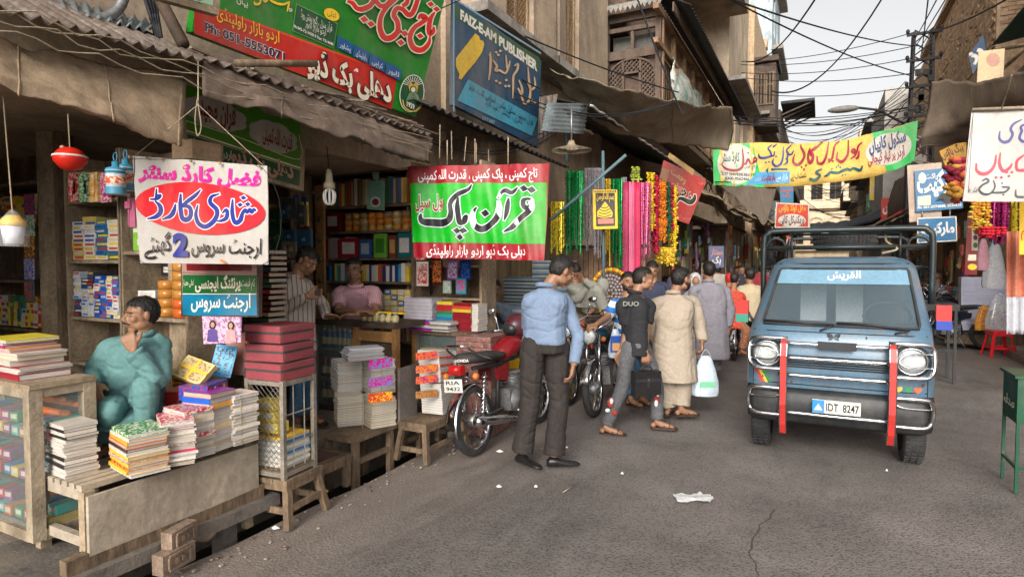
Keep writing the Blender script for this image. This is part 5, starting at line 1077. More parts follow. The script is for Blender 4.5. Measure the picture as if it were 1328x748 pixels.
MB().lathe([(.0,.16),(.02,.155),(.028,.1),(.03,.06),(.045,.04),(.045,.0),(0,.0)],p,14).build('bulb_base',P_('ivory',(200,185,150)),t)
for k in range(4):
 a=k*math.pi/4;d=Vector((math.cos(a),math.sin(a),0));MB().tube(catmull([p+d*.015,p+d*.045+Vector((0,0,-.04)),p+d*.035+Vector((0,0,-.11)),p+Vector((0,0,-.125)),p-d*.035+Vector((0,0,-.11)),p-d*.045+Vector((0,0,-.04)),p-d*.015],4),.009,6).build('glass_tube',P_('tube_white',(235,232,225),dirt=0),t)
MB().tube([p+Vector((0,0,.15)),PY(424,190,3.7)],.005,4).build('wire',CABLE,t)
t=thing('glass_counter','wooden glass-fronted counter with bottles inside, in front of the striped-shirt man','counter',(-4.05,4.6,.17),world=True)
ya,yb=4.5,5.0
for z in(.2,1.06):MB().box((-4.08,(ya+yb)/2,z),(1.06,.5,.05)).build('counter_board',DWOOD,t)
for x in(-4.6,-4.04,-3.56):MB().box((x,ya+.03,.63),(.05,.06,.8)).build('counter_post',OWOOD if x>-4.5 else WOOD,t)
for z in(.48,.78):MB().box((-4.33,4.75,z),(.5,.4,.015)).build('counter_shelf',WOOD,t)
MB().box((-3.8,4.54,.95),(.44,.03,.1)).box((-3.8,4.54,.3),(.44,.03,.14)).build('counter_rail',OWOOD,t)
MB().box((-3.8,4.56,.62),(.42,.01,.54)).build('dark_panel',DWOOD,t);MB().box((-4.32,4.515,.63),(.5,.004,.8)).build('glass_pane',GLASS,t)
def jar(label,c,r,h,col,cap,cat='jar',gm=None,group=None):
 key=('jar',round(r,3),round(h,3),tuple(col),tuple(cap))
 if key not in BKM:BKM[key]=MB().lathe([(0,0),(r,0),(r,h*.72),(r*.45,h*.86),(r*.45,h*.88)],n=12,cap=False).lathe([(r*.5,h*.86),(r*.5,h),(0,h)],n=12,m=1,cap=False).lathe([(r*1.01,h*.2),(r*1.01,h*.55)],n=12,m=2,cap=False).mesh('jar',[paint('jar_%d_%d_%d'%tuple(col),col,.15,bump=0),cover(cap),cover((200,180,120))])
 o=bpy.data.objects.new('bottle',BKM[key]);COL.objects.link(o);o.location=c;o['label']=label;o['category']=cat;o['group']=group or label
for k in range(7):
 jar('dark brown glue bottle with red cap low in the glass counter',(-4.55+k*.07,4.62,.228),.03,.24,(50,30,22),(120,30,30),'bottle')
 if k<6:jar('squat brown jar on the middle shelf of the glass counter',(-4.54+k*.08,4.62,.49),.036,.2,(90,40,25),(170,40,30),'jar')
 jar('tall blue or green bottle on the top shelf of the glass counter',(-4.55+k*.07,4.62,.79),.028,.2,(30,90,110) if k%2 else(40,70,140),(200,200,200),'bottle')
for k in range(6):jar('clear plastic jar of beads with coloured lid on the counter front',(-3.98+k*.075,4.58,1.087),.036,.085,(170,160,130),((225,185,40),(30,100,170))[k%2],'jar')
for k in range(7):MB().box((-3.97+k*.07,4.62,1.175),(.06,.05,.018)).build('eraser_packet',cover((225,180,50) if k else(40,100,170)),cat='packet',label='yellow eraser packet on the bead jars',group='yellow eraser packets')
t=thing('glass_counter','second glass counter holding toys and glue boxes below the stacks of exam books','counter',(-3.6,5.3,.17),world=True)
CX0,CX1,CY=-3.74,-3.1,5.05
MB().box((-3.42,CY+.25,.95),(.68,.54,.04)).build('counter_board',WOOD,t);MB().box((-3.42,CY+.25,.2),(.66,.5,.05)).build('counter_board',WOOD,t)
for x in(CX0,CX1):MB().box((x,CY+.03,.57),(.05,.05,.7)).build('counter_post',OWOOD,t)
MB().box((CX1,CY+.48,.57),(.05,.05,.7)).build('counter_post',OWOOD,t);MB().box((-3.42,CY+.25,.58),(.6,.44,.012)).build('counter_shelf',WOOD,t);MB().box((-3.42,CY+.48,.57),(.62,.01,.7)).build('back_board',DWOOD,t)
MB().box((-3.42,CY+.01,.57),(.6,.004,.7)).build('glass_pane',GLASS,t)
for k in range(8):
 goods_box('stationery_box','yellow adhesive box inside the second glass counter',(-3.66+(k%4)*.07,CY+.1,.63+(k//4)*.1),(.065,.1,.095),(220,190,50) if k!=2 else(60,80,140))
 goods_box('stationery_box','dark toy pack at the right inside the second glass counter',(-3.36+(k%4)*.07,CY+.12,.64+(k//4)*.1),(.065,.1,.1),rnd.choice([(70,40,40),(60,90,90),(90,100,80),(50,70,110)]))
 goods_box('stationery_box','yellow adhesive box on the bottom of the second glass counter',(-3.66+(k%8)*.07,CY+.1,.275),(.065,.1,.09),(200,170,60) if k%2 else(120,110,90))
def zpile(pxL,pxR,y,z,H,n,label,cols,depth=.2,spine='y-',jit=.006):
 a,b_=PY(pxL,400,y),PY(pxR,400,y);w_=b_.x-a.x;t_=H/n;jb=MB()
 if n>20:
  for i in range(n):jb.box(((a.x+b_.x)/2+rnd.uniform(-jit,jit),y+depth/2,z+(i+.45)*t_),(w_,depth,t_*.8),rz=rnd.uniform(-.04,.04),m=i%len(cols))
  jb.build('book_pile',[cover(c) for c in cols],kind='stuff',label=label);return
 for i in range(n):
  cv=cols[i%len(cols)];cm=cover(*cv) if isinstance(cv[0],(tuple,list)) else cover(cv)
  put_book(book_mesh(w_,depth,t_*.98,cm,PAPER,spine if isinstance(spine,str) else spine[i%len(spine)]),((a.x+b_.x)/2+rnd.uniform(-jit,jit),y+depth/2+rnd.uniform(0,jit),z+i*t_),rnd.uniform(-.04,.04),lb_(label,nth(i)),label)
z0=.972
zpile(524,560,5.12,z0,.32,26,'thin lilac-grey school copy of the tall pile left on the second counter',[(200,195,205),(190,185,200),(215,205,200)],spine='x-')
zpile(566,586,5.15,z0,.29,9,'thick book of the green and blue pile on the second counter',[(30,130,150),(30,140,90),(225,205,60),(40,110,160),(40,150,140),(60,120,70),(180,40,50),(170,40,50),(215,190,60)])
zpile(587,611,5.15,z0,.28,9,'dark red guide book of the neat pile at the counter right end',[(130,20,35),(135,25,38),(130,20,35),(135,25,38),(130,20,35),(130,20,35),(200,180,50),(200,70,50),(120,20,30)])
zpile(612,620,5.15,z0,.27,9,'white-edged book of the narrow pile beside the red guide books',[WC],spine='x-')
zpile(530,560,4.98,z0+.0,.1,7,'loose copy of the low heap in front on the second counter',[(190,30,120),(40,60,150),WC,WC,(200,60,60)],depth=.16,jit=.02);zpile(556,582,4.97,z0,.1,7,'grey loose booklet of the low heap in the counter middle',[(170,170,165),(90,90,95),WC],depth=.16,jit=.02)
t=shelf_unit('narrow pale-posted rack of magazines and textbooks beside the green banner',PY(527,300,5.3).x,PY(622,300,5.3).x,5.32,.9,2.7,[1.28,1.62],.3,PWOOD)
for k,(px,py,w_,h_,c_,pr,lb) in enumerate(((548,355,.15,.26,(215,200,190),(190,60,60),'magazine with a woman in white on its cover, left in the rack'),(567,352,.13,.28,(70,25,20),(190,110,50),'dark magazine with an orange figure in the rack'),(587,350,.13,.2,(150,90,160),(215,205,215),'violet and white textbook in the rack'),(604,350,.12,.2,(20,50,130),(60,110,190),'deep blue textbook in the rack'),(580,372,.1,.13,(150,175,160),(200,200,190),'small pale green booklet in front in the rack'),(598,371,.12,.16,(30,150,170),(215,60,120),'bright rainbow booklet leaning in front in the rack'),(545,334,.14,.06,(200,60,50),(230,210,200),'red-headed magazine tucked behind the green banner'))):
 o=MB().box((0,0,0),(w_,.012,h_)).box((0,-.0068,0),(w_*.8,.0016,h_*.8),m=1).build('magazine',[cover(c_),cover(pr,c_)],loc=PY(px,py,5.25-.03*(k in(4,5))));o['category']='magazine';o['label']=lb
p=PY(548,355,5.23);MB().ball(p+Vector((0,0,.06)),(.022,.004,.03),10).build('printed_figure',P_('skin_print'),cat='print',label='printed head of the woman on the white magazine');
t=thing('low_bench','rough low wooden bench carrying the large tied bundles of books','bench',(-3.35,4,0),world=True)
MB().box((-3.34,3.98,.28),(.36,.95,.03)).build('bench_board',WOOD,t)
for y in(3.56,3.98,4.4):
 for x in(-3.48,-3.2):MB().box((x,y,.05),(.045,.05,.43)).build('leg',WOOD,t)
MB().beam((-3.2,3.53,.1),(-3.2,4.42,.1),.03,.04).build('stretcher',WOOD,t)
for(L,C,R,z,H,n,lb,ln) in(((432,549),(438,554),(457,552),.297,.24,17,'brownish book of the lower left tied bundle on the low bench',(.24,.22)),((457,553),(482,556),(513,551),.297,.235,17,'cream book of the lower right tied bundle on the low bench',(.27,.22)),((434,505),(438,510),(457,508),.54,.26,18,'pale book of the upper left tied bundle',(.24,.22)),((457,508),(482,512),(513,508),.535,.28,18,'white book of the upper right tied bundle with pink spines',(.27,.22))):
 cols=[(220,205,180)] if z<.5 else[(222,216,210)]
 c_,rz_,zz_,al,bl=stack((L[0],L[1]),(C[0],C[1]),(R[0],R[1]),z,H,lb,cols,n,jit=.003,lens=ln,spines=['x-'])
def spine_strip(name,label,c,m):
 s=Sign(name,label,'books',PX(*c[0],-3.07),(1,-.25,0));s.board(c,m,.02,name='spine_stack')
for(y0_,col,lb) in((507,((225,60,40),(240,200,60)),'red and yellow spines showing in the lower right bundle'),(463,((205,30,130),(60,150,210)),'magenta and blue spines in the upper right bundle'),(487,((210,40,140),(60,150,210)),'pink and blue spines in the middle of the upper right bundle')):
 spine_strip('spine_group',lb,[(480,y0_+4),(509,y0_),(509,y0_+12),(480,y0_+16)],cover(*col))
stack((446,465),(452,469),(502,465),.835,.1,'loose white sheet pad topping the tied bundles',[(210,208,215)],10,lens=(.2,.3),jit=.012)
b=MB();c=PZ(482,556,.297)
for q in((470,555),(495,553)):a=PZ(*q,.297)+Vector((.006,-.006,0));b.tube([a,a+Vector((0,0,.52))],.003,4)
b.build('twine',ROPE,cat='string',label='strings tied around the large book bundles on the low bench')
def stool(label,cx,cy,w_,l,h,rz=0,splay=.04,mt=WOOD,name='wooden_stool',rail=True):
 r=thing(name,label,'stool',(cx,cy,0),rz)
 for k in range(3):MB().box((-w_/2+w_*(k+.5)/3,0,h-.015),(w_/3-.006,l,.03)).build('seat_board',mt,r)
 MB().box((w_/2-.02,0,h-.05),(.025,l*.96,.05)).box((-w_/2+.02,0,h-.05),(.025,l*.96,.05)).box((0,-l/2+.03,h-.05),(w_*.9,.025,.05)).box((0,l/2-.03,h-.05),(w_*.9,.025,.05)).build('apron',mt,r)
 for sx in(-1,1):
  for sy in(-1,1):MB().beam((sx*(w_/2-.035),sy*(l/2-.04),h-.03),(sx*(w_/2-.035+splay),sy*(l/2-.04+splay),0),.042,.042).build('leg',mt,r)
 if rail:
  for sy in(-1,1):MB().beam((-w_/2+.01,sy*(l/2-.02),.1),(w_/2-.01,sy*(l/2-.02),.1),.02,.04).build('rung',mt,r)
  MB().beam((w_/2,-l/2+.02,.12),(w_/2,l/2-.02,.12),.02,.04).build('rung',mt,r)
 return r
stool('grey wooden bench-stool with a leaning bundle of books, behind the red motorcycle',-3.0,4.32,.3,.62,.33)
t=thing('leaning_panel','grey hardboard panel standing on the stool behind the tied white books','board',(-3.14,4.15,.33),.1);MB().box((0,0,.22),(.02,.28,.44)).build('panel',mat('grey_hardboard',(.17,.15,.13),.8,var=.2),t)
for k,(bz,n) in enumerate(((.335,12),(.62,12))):
 for i in range(n):
  Mx=Matrix.Translation((-2.99-.02*(bz+i*.022-.3),4.42-.28*(bz+i*.0225-.3)*.3,bz+i*.0225))@Matrix.Rotation(-.1,4,'X')@Matrix.Rotation(.12+rnd.uniform(-.02,.02),4,'Z')
  put_book(book_mesh(.2,.27,.022,cover((228,222,215)) if i not in(3,6,9) or k==0 else cover((230,120,30),(190,30,110)),PAPER,'x+' if k and i in(3,6,9) else 'x-'),None,0,('book of the lower leaning white bundle on the grey stool, ','book of the upper leaning bundle on the grey stool, ')[k]+nth(i),('lower leaning bundle','upper leaning bundle')[k],M=Mx)
for(py,c_,lb) in((458,((240,120,30),(190,30,120)),'top orange and purple cover strip of the leaning bundle'),(475,((240,140,40),(190,30,120)),'middle orange and purple strip of the leaning bundle'),(489,((240,120,40),(190,30,120)),'bottom orange and purple strip of the leaning bundle'),(508,((190,130,70),(150,100,60)),'brown taped strip low on the leaning bundle')):
 s=Sign('cover_strip',lb,'books',(-2.84,4.4,.6),(1,-.3,0));s.board([(541,py),(567,py-3),(567,py+6),(541,py+9)],cover(*c_),.02,name='spine_stack')
t=thing('step_plank','low plank bridge with a worn red mat over the drain in front of the bookshop','step',(-3.4,3.2,0),world=True)
MB().box((-3.42,3.22,.17),(.44,.62,.03)).build('plank',WOOD,t);MB().box((-3.43,3.2,.19),(.34,.5,.008)).build('red_mat',mat('worn_red_mat',(.11,.05,.04),.95,var=.4,scale=8,dirt=.5),t)
for y in(2.96,3.2,3.48):MB().box((-3.22,y,.05),(.05,.05,.22)).build('leg',WOOD,t)
MB().beam((-3.22,2.92,.13),(-3.22,3.53,.13),.03,.05).build('rail',WOOD,t)
t=thing('concrete_step','low dusty concrete step edge below the standing men','step',(-3.7,3.9,0),world=True);MB().box((-3.73,3.9,.02),(.14,2.0,.28)).build('step_block',PLAT,t)
stool('small splayed wooden stool carrying the wire rack',-3.1,2.78,.34,.34,.3,.1,.05)
t=thing('wire_rack','iron angle rack with chicken-wire side, full of magazines, on a small stool','rack',(-3.1,2.76,.3),.1)
AN=mat('bare_angle_iron',(.3,.26,.21),.6,.4,var=.3,dirt=.5)
for sx in(-1,1):
 for sy in(-1,1):MB().box((sx*.14,sy*.14,.31),(.028,.028,.62)).build('upright',AN,t)
for z in(.03,.6):
 for s_ in(-1,1):MB().box((0,s_*.14,z),(.25,.022,.028)).build('rail',AN,t);MB().box((s_*.14,0,z),(.022,.25,.028)).build('rail',AN,t)
MB().box((0,0,.045),(.3,.3,.012)).build('tray',WOOD,t);MB().box((0,0,.605),(.3,.3,.012)).build('top_tray',WOOD,t)
b=MB()
for z in(.22,.4):b.tube([(.14,-.135,z),(.14,.135,z)],.005,4)
for y in(-.05,.05):b.tube([(.14,y,.04),(.14,y,.6)],.005,4)
b.build('front_bars',AN,t);b=MB();k=0
for i in range(24):
 for sgn in(1,-1):
  o=-.6+i*.04;P=[(-.135+u,.04+(o+sgn*u+(0 if sgn==1 else.6))) for u in[j*.02 for j in range(14)]];P=[p_ for p_ in P if.04<p_[1]<.6]
  if len(P)>1:b.tube([(P[0][0],-.143,P[0][1]),(P[-1][0],-.143,P[-1][1])],.0022,3)
b.build('wire_mesh',AN,t)
Rr=Matrix.Rotation(.1,4,'Z')
for i in range(11):put_book(book_mesh(.22,.23,.017,cover((225,220,210) if i<9 else((30,120,180),(225,180,50))[i-9]) if i!=5 else cover((60,130,180)),PAPER,'x+' if i%2 else 'y-'),(-3.1,2.78,.355+i*.0175),.1+rnd.uniform(-.06,.06),'magazine of the pile inside the wire rack, '+nth(i),'rack magazines')
for i in range(3):goods_box('carton','yellow tea carton inside the wire rack under its top',(-3.16+i*.02,2.72,.74-i*.07),(.14,.1,.065),(215,190,60),'carton',rz=.1)
RDC=mat('dark_red_velvet_case',(.25,.02,.03),.5,var=.25,scale=9,bump=.2);WR=glass_mat('crumpled_clear_wrap',(.6,.5,.5),.07,.1)
for i in range(3):
 zc=.915+i*.118;t=thing('gift_case',('red boxed gift set in clear wrap, lowest of three on the rack','red boxed gift set in clear wrap, middle of three on the rack','red boxed gift set in clear wrap, topmost of three on the rack')[i],'box',(-3.1,2.76,zc),.12+rnd.uniform(-.05,.05))
 MB().box((0,0,.09),(.29,.31,.036)).build('case_lid',RDC,t);MB().box((0,0,.03),(.285,.305,.05)).build('case_base',RDC,t);MB().box((0,0,.063),(.28,.3,.024)).build('dark_gap',DARK,t)
 b=MB();per=[]
 for q in range(36):
  u=q/9;k_=int(u);f_=u-k_;A_=((-.15,-.16),(.15,-.16),(.15,.16),(-.15,.16));p_,r_=A_[k_],A_[(k_+1)%4];per.append((p_[0]+(r_[0]-p_[0])*f_,p_[1]+(r_[1]-p_[1])*f_))
 per.append(per[0]);b.grid([[Vector((x*(1+.03*noise.noise(Vector((x*30,y*30,z*40+i))))*m_,y*(1+.03*noise.noise(Vector((x*33,y*27,z*44+i+5))))*m_,z+.003*noise.noise(Vector((x*40,y*40,i))))) for x,y in per] for z,m_ in((.002,1),(.03,1.01),(.06,.99),(.09,1.01),(.112,1),(.1125,.8),(.112,.4),(.1125,.02))])
 b.build('plastic_wrap',WR,t)
b=MB();p=PZ(280,600,.02)+Vector((-.25,0,-.2))
for i in range(9):b.ball(PX(412,640,-3.2)+Vector((rnd.uniform(-.05,.05),rnd.uniform(-.05,.05),.02*rnd.random())),(.03,.02,.012),6)
b.build('crumpled_wrapper',paint('foil_gold',(220,180,40),.3),cat='litter',label='crumpled yellow wrapper lying under the plank step')
def scrap(label,px,r,col=(215,212,205),n=9,z=.012,sd=0):
 c=PZ(*px);b=MB();P=[]
 for i in range(n):
  a=2*math.pi*i/n;k=r*(.55+.6*abs(noise.noise(Vector((i*1.7,sd,0))))+.15*(i%2));P.append(c+Vector((k*1.6*math.cos(a),k*math.sin(a),z+.02*abs(noise.noise(Vector((i,sd,3)))))))
 b.add(P+[c+Vector((0,0,z+.018))],[(i,(i+1)%n,n) for i in range(n)]);b.build('paper_scrap',paint('scrap_%d'%col[0],col,.6),cat='litter',label=label)
c=PZ(900,647);rows=[]
for i in range(7):
 rows.append([c+RV*((j-6)*.022+.01*noise.noise(Vector((i,j,2))))+Vector((-RV.y,RV.x,0))*((i-3)*.022*(.6+.6*abs(math.sin(j*.5+.4))))+Vector((0,0,.008+.03*abs(noise.noise(Vector((i*.8,j*.6,5)))))) for j in range(13)])
b=MB();b.grid(rows);b.build('plastic_bag',paint('thin_white_plastic',(205,205,205),.4),cat='litter',label='torn white plastic bag lying flat in the middle of the road')
for k,(px,r,lb) in enumerate((((357,687),.022,'small white paper scrap by the stool legs'),((647,633),.02,'white scrap on the road left of the blue-shirt man shoes'),((695,633),.012,'tiny pale scrap right of the blue-shirt man shoes'),((735,582),.01,'tiny scrap near the walking man sandal'),((648,587),.03,'crumpled tissue beside the red motorcycle rear wheel'),((807,616),.012,'little white scrap on the open road'),((1150,612),.008,'pinhead white scrap below the van bumper'))):scrap(lb,px,r,sd=k)
MB().tube([PZ(730,638,.01),PZ(745,628,.01)],.004,5).build('twig',ROPE,cat='litter',label='thin straw stick lying on the road')
# == PEOPLE ==
SKIN=mat('brown_skin',(.27,.135,.075),.5,var=.12,scale=14,bump=.06,bscale=200)
SKIN2=mat('darker_brown_skin',(.19,.095,.055),.5,var=.12,scale=14,bump=.06,bscale=200)
HAIR=mat('black_hair',(.016,.012,.01),.45,var=.5,scale=60,bump=.8,bscale=140,stretch=(1,1,.25),bdist=.01)
TSC=bpy.data.scenes.new('workshop')
def remesh(mb,vx,smooth=3):
 me=bpy.data.meshes.new('tmp');me.from_pydata(mb.v,[],mb.f);me.update()
 o=bpy.data.objects.new('tmp',me);TSC.collection.objects.link(o)
 md=o.modifiers.new('r','REMESH');md.mode='VOXEL';md.voxel_size=vx;md.use_smooth_shade=True
 if smooth:ms=o.modifiers.new('s','SMOOTH');ms.factor=.5;ms.iterations=smooth
 TSC.view_layers[0].update();dg=TSC.view_layers[0].depsgraph
 r=bpy.data.meshes.new_from_object(o.evaluated_get(dg));bpy.data.objects.remove(o);bpy.data.meshes.remove(me);return r
def loft(mb,rings,n=18):
 """rings: (centre, side vec, fwd vec, rx, ry)"""
 vs=[];k=len(rings)
 for c,sx,fy,rx,ry in rings:
  for j in range(n):
   a=2*math.pi*j/n;ca,sa=math.cos(a),math.sin(a)
   ca=math.copysign(abs(ca)**.85,ca);sa=math.copysign(abs(sa)**.85,sa)
   vs.append(c+sx*(rx*ca)+fy*(ry*sa))
 fs=[(i*n+j,i*n+(j+1)%n,(i+1)*n+(j+1)%n,(i+1)*n+j) for i in range(k-1) for j in range(n)]
 fs+=[tuple(range(n))[::-1],tuple((k-1)*n+j for j in range(n))]
 mb.add(vs,fs)
def limb(mb,pts,rs,n=12):
 P=catmull([(*p,) for p in pts],4);R_=[]
 for i in range(len(pts)-1):R_+=[rs[i]+(rs[i+1]-rs[i])*j/4 for j in range(4)]
 R_.append(rs[-1]);mb.tube(P,R_,n)
def folds(me,amp,sc=1.,sd=0.,axis=(10,10,3.2)):
 out=[];NR=[n.vector.copy() for n in me.vertex_normals]
 for v,nr in zip(me.vertices,NR):
  p=v.co;q=Vector((p.x*axis[0],p.y*axis[1],p.z*axis[2]))*sc+Vector((sd,sd*2,0))
  a=noise.noise(q);b_=noise.noise(Vector((p.x*4+p.z*5,p.y*4-p.z*4,p.z*5+sd))*sc);c_=noise.noise(Vector((p.x*9-p.z*5,p.y*9+p.z*6,p.z*10+sd*2))*sc)
  out+=list(p+nr*(amp*(a*.75-.5*max(0,1-abs(b_)*5)**1.5-.25*max(0,1-abs(c_)*5)+.2)))
 me.vertices.foreach_set('co',out)
 me.update()
def hand(mb,w_,d,up,side,curl=.5,s=1.,spread=.12):
 """palm from wrist w_ along d; up = back of the hand; side = direction of the thumb"""
 d=d.normalized();side=(side-d*side.dot(d)).normalized();up=d.cross(side).normalized()*(1 if d.cross(side).dot(up)>0 else-1)
 for k in range(5):
  t=k/4-.5;mb.tube([w_+side*(t*.04*s),w_+d*.05*s+side*(t*.062*s),w_+d*.085*s+side*(t*.068*s)],[.014*s,.0155*s,.012*s],8)
 for k,ln in enumerate((.062,.078,.084,.074)):
  b0=w_+d*.08*s+side*((-.03+.02*k)*s);a=0;p=b0;pts=[b0-d*.02*s,b0]
  dd=(d+side*(spread*(k-1.5)*.3)).normalized()
  for seg in(.45,.32,.25):
   a+=curl*(.75+.12*(3-k));v=dd*math.cos(a)-up*math.sin(a);p=p+v*(ln*seg*s);pts.append(p)
  mb.tube(pts,[.0095*s,.0095*s,.009*s,.008*s,.0065*s],7)
 b0=w_+d*.02*s+side*.028*s;v1=(d*.6+side*.75-up*.25).normalized();v2=(d*.9+side*.2-up*.5*curl).normalized()
 mb.tube([b0-side*.01,b0+v1*.035*s,b0+v1*.035*s+v2*.03*s,b0+v1*.035*s+v2*.052*s],[.014*s,.0115*s,.0105*s,.008*s],7)
PEOPLE=[]
def person(label,D,head,hf,neck,pelvis,sh,arms,legs,f,top='shirt',sleeve='long',tmat=None,bmat=None,shoe='sandal',vx=.0075,skin=None,hair=1.,beard=0,mous=0,hem=None,wide=1.,group=None,s=1.,pitch=0.,roll=0.,extra=None,name='person',collar=None,legw=1.,chest=1.,chead=True,amp=.007,belly=1.,hairm=None,cuff=.075,hs=1.):
 """all points: (px, py, depth offset) -> metres; s scales thickness"""
 W_=lambda q:CAM+ray(q[0],q[1])*(D+(q[2] if len(q)>2 else 0))
 skin=skin or SKIN;f=Vector(f).normalized();side=Vector((f.y,-f.x,0))
 hc,nk,pv=W_(head),W_(neck),W_(pelvis);SH=[W_(q) for q in sh]
 root=thing(name,label,'person',(pv.x,pv.y,0),group=group,world=True)
 hf=Vector(hf).normalized();cy=Vector((hf.x*math.cos(pitch),hf.y*math.cos(pitch),-math.sin(pitch)));cx=Vector((hf.y,-hf.x,0));cx=(Matrix.Rotation(roll,3,cy)@cx);cz=cx.cross(cy)
 HM=Matrix((cx,cy,cz)).transposed();k=s*1.02*hs
 Hh=lambda x,y,z:hc+HM@Vector((x*k,y*k,z*k))
 b=MB();ball=lambda c,r:b.ball(Hh(*c),tuple(q*k for q in r),12,M=HM)
 ball((0,-.014,.03),(.076,.095,.086));ball((0,.02,-.03),(.06,.072,.08));ball((0,.06,-.092),(.026,.022,.02))
 for g in(-1,1):
  ball((g*.034,.012,-.065),(.034,.05,.034));ball((g*.037,.058,-.022),(.023,.024,.024));ball((g*.027,.079,.022),(.022,.01,.007));ball((g*.079,-.006,-.006),(.009,.019,.031));ball((g*.011,.1,-.034),(.009,.01,.008))
 b.tube([Hh(0,.086,.014),Hh(0,.1,-.008),Hh(0,.113,-.03)],[.008*k,.010*k,.0125*k],8)
 ball((0,.092,-.056),(.022,.01,.0055));ball((0,.09,-.067),(.019,.011,.007));ball((0,.07,-.05),(.034,.024,.03))
 limb(b,[nk-Vector((0,0,.06)),(nk+hc)/2-cy*.012-cz*.01,Hh(0,-.018,-.04)],[.066*s,.053*s,.054*s])
 ch=nk.lerp(pv,.32)
 limb(b,[nk-Vector((0,0,.03)),ch,pv],[.06*s,.085*s,.08*s])
 for i,(e,w_,*hn) in enumerate(arms):
  e,w_=W_(e),W_(w_);sp=SH[i]
  limb(b,[nk.lerp(sp,.4),sp,sp.lerp(e,.5),e,e.lerp(w_,.35),w_],[.04*s,.043*s,.04*s,.037*s,.036*s,.026*s])
  hd=W_(hn[0])-w_ if hn else(w_-e);cu=hn[1] if len(hn)>1 else.45
  th=Vector(hn[2]) if len(hn)>2 else f
  upv=Vector(hn[3]) if len(hn)>3 else(sp-pv)
  hand(b,w_,hd,upv,th,cu,s*1.02)
 feet=[]
 for i,(hp,kn,an,tf,*_) in enumerate(legs):
  hp,kn,an=W_(hp),W_(kn),W_(an);tf=Vector(tf).normalized()
  limb(b,[pv,hp,hp.lerp(kn,.5),kn,kn.lerp(an,.3),an],[.07*s,.07*s,.06*s,.045*s,.045*s,.033*s])
  ts=Vector((0,0,1)).cross(tf);zf=an-Vector((0,0,.045));feet.append((an,tf,ts))
  if shoe!='shoe':
   limb(b,[an-tf*.02,an-Vector((0,0,.035))+tf*.04,zf+tf*.11-Vector((0,0,.005)),zf+tf*.15-Vector((0,0,.01))],[.036*s,.034*s,.028*s,.02*s],10)
   b.ball(zf-tf*.035,(.03,.03,.03),8)
   for q in range(5):b.tube([zf+tf*.12+ts*((q-2)*.017),zf+tf*(.175-abs(q-1.5)*.01)+ts*((q-2)*.019)-Vector((0,0,.012))],[.012,.0085],6)
 me=remesh(b,vx);me.materials.append(skin);body=link('body',me,root)
 if chead:
  for g in(-1,1):
   e=MB().ball(Hh(g*.031,.0815,.002),(.0125*k,.0085*k,.0048*k),10,M=HM).build('eye',P_('eye_white',(150,135,125),dirt=0),root)
   MB().ball(Hh(g*.031,.0895,.002),(.0062*k,.003*k,.005*k),8,M=HM).build('iris',BPLAS,e)
   MB().tube([Hh(g*.014,.094,.021),Hh(g*.03,.094,.028),Hh(g*.05,.08,.021)],[.0022*k,.003*k,.0018*k],6).build('eyebrow',HAIR,root)
  MB().tube([Hh(-.02,.09,-.0615),Hh(0,.1015,-.061),Hh(.02,.09,-.0615)],[.002*k,.0042*k,.002*k],6).build('lips',mat('dark_lips',(.16,.06,.045),.5),root)
  if mous:MB().tube([Hh(-.03,.084,-.055),Hh(-.012,.1,-.047),Hh(0,.103,-.045),Hh(.012,.1,-.047),Hh(.03,.084,-.055)],[.004*k,.007*k,.007*k,.007*k,.004*k],7).build('moustache',HAIR,root)
  if beard:
   bb=MB();bb.ball(Hh(0,.06,-.088),(.036*k,.034*k,.03*k),12,M=HM)
   for g in(-1,1):bb.ball(Hh(g*.042,.028,-.06),(.028*k,.05*k,.035*k),12,M=HM)
   link('beard',(lambda q:(q.materials.append(HAIR),q)[1])(remesh(bb,.006*k,1)),root)
 if hair:
  hb=MB();hb.ball((0,0,0),1.,34);vs=[]
  for v in hb.v:
   d=Vector(v);y,z,x=d.y,d.z,abs(d.x)
   line=-1.3 if y<-.22 else(-1.3+(y+.22)*4.2 if y<0 else(-.38 if y<.22 else(-.38+(y-.22)*3. if y<.42 else.22+(y-.42)*.28)))
   if x<.5 and y>.5:line=max(line,.34-x*.2)
   t=max(0,min(1,(z-line)/.16));n=noise.noise(d*6)*.05+noise.noise(d*15)*.035+.02*noise.noise(Vector((d.x*30,d.y*30,d.z*8)))
   r=.86+t*(.175+.035*hair*max(0,z)+n*1.5*min(1.5,hair));vs.append(Hh(d.x*.077*r*(.965 if z<.3 else 1),-.014+d.y*.097*r,.03+d.z*.088*r*(1.28 if z<0 and y<.1 else 1)))
  hb.v=[tuple(v) for v in vs];ho=hb.build('hair',hairm or HAIR,root)
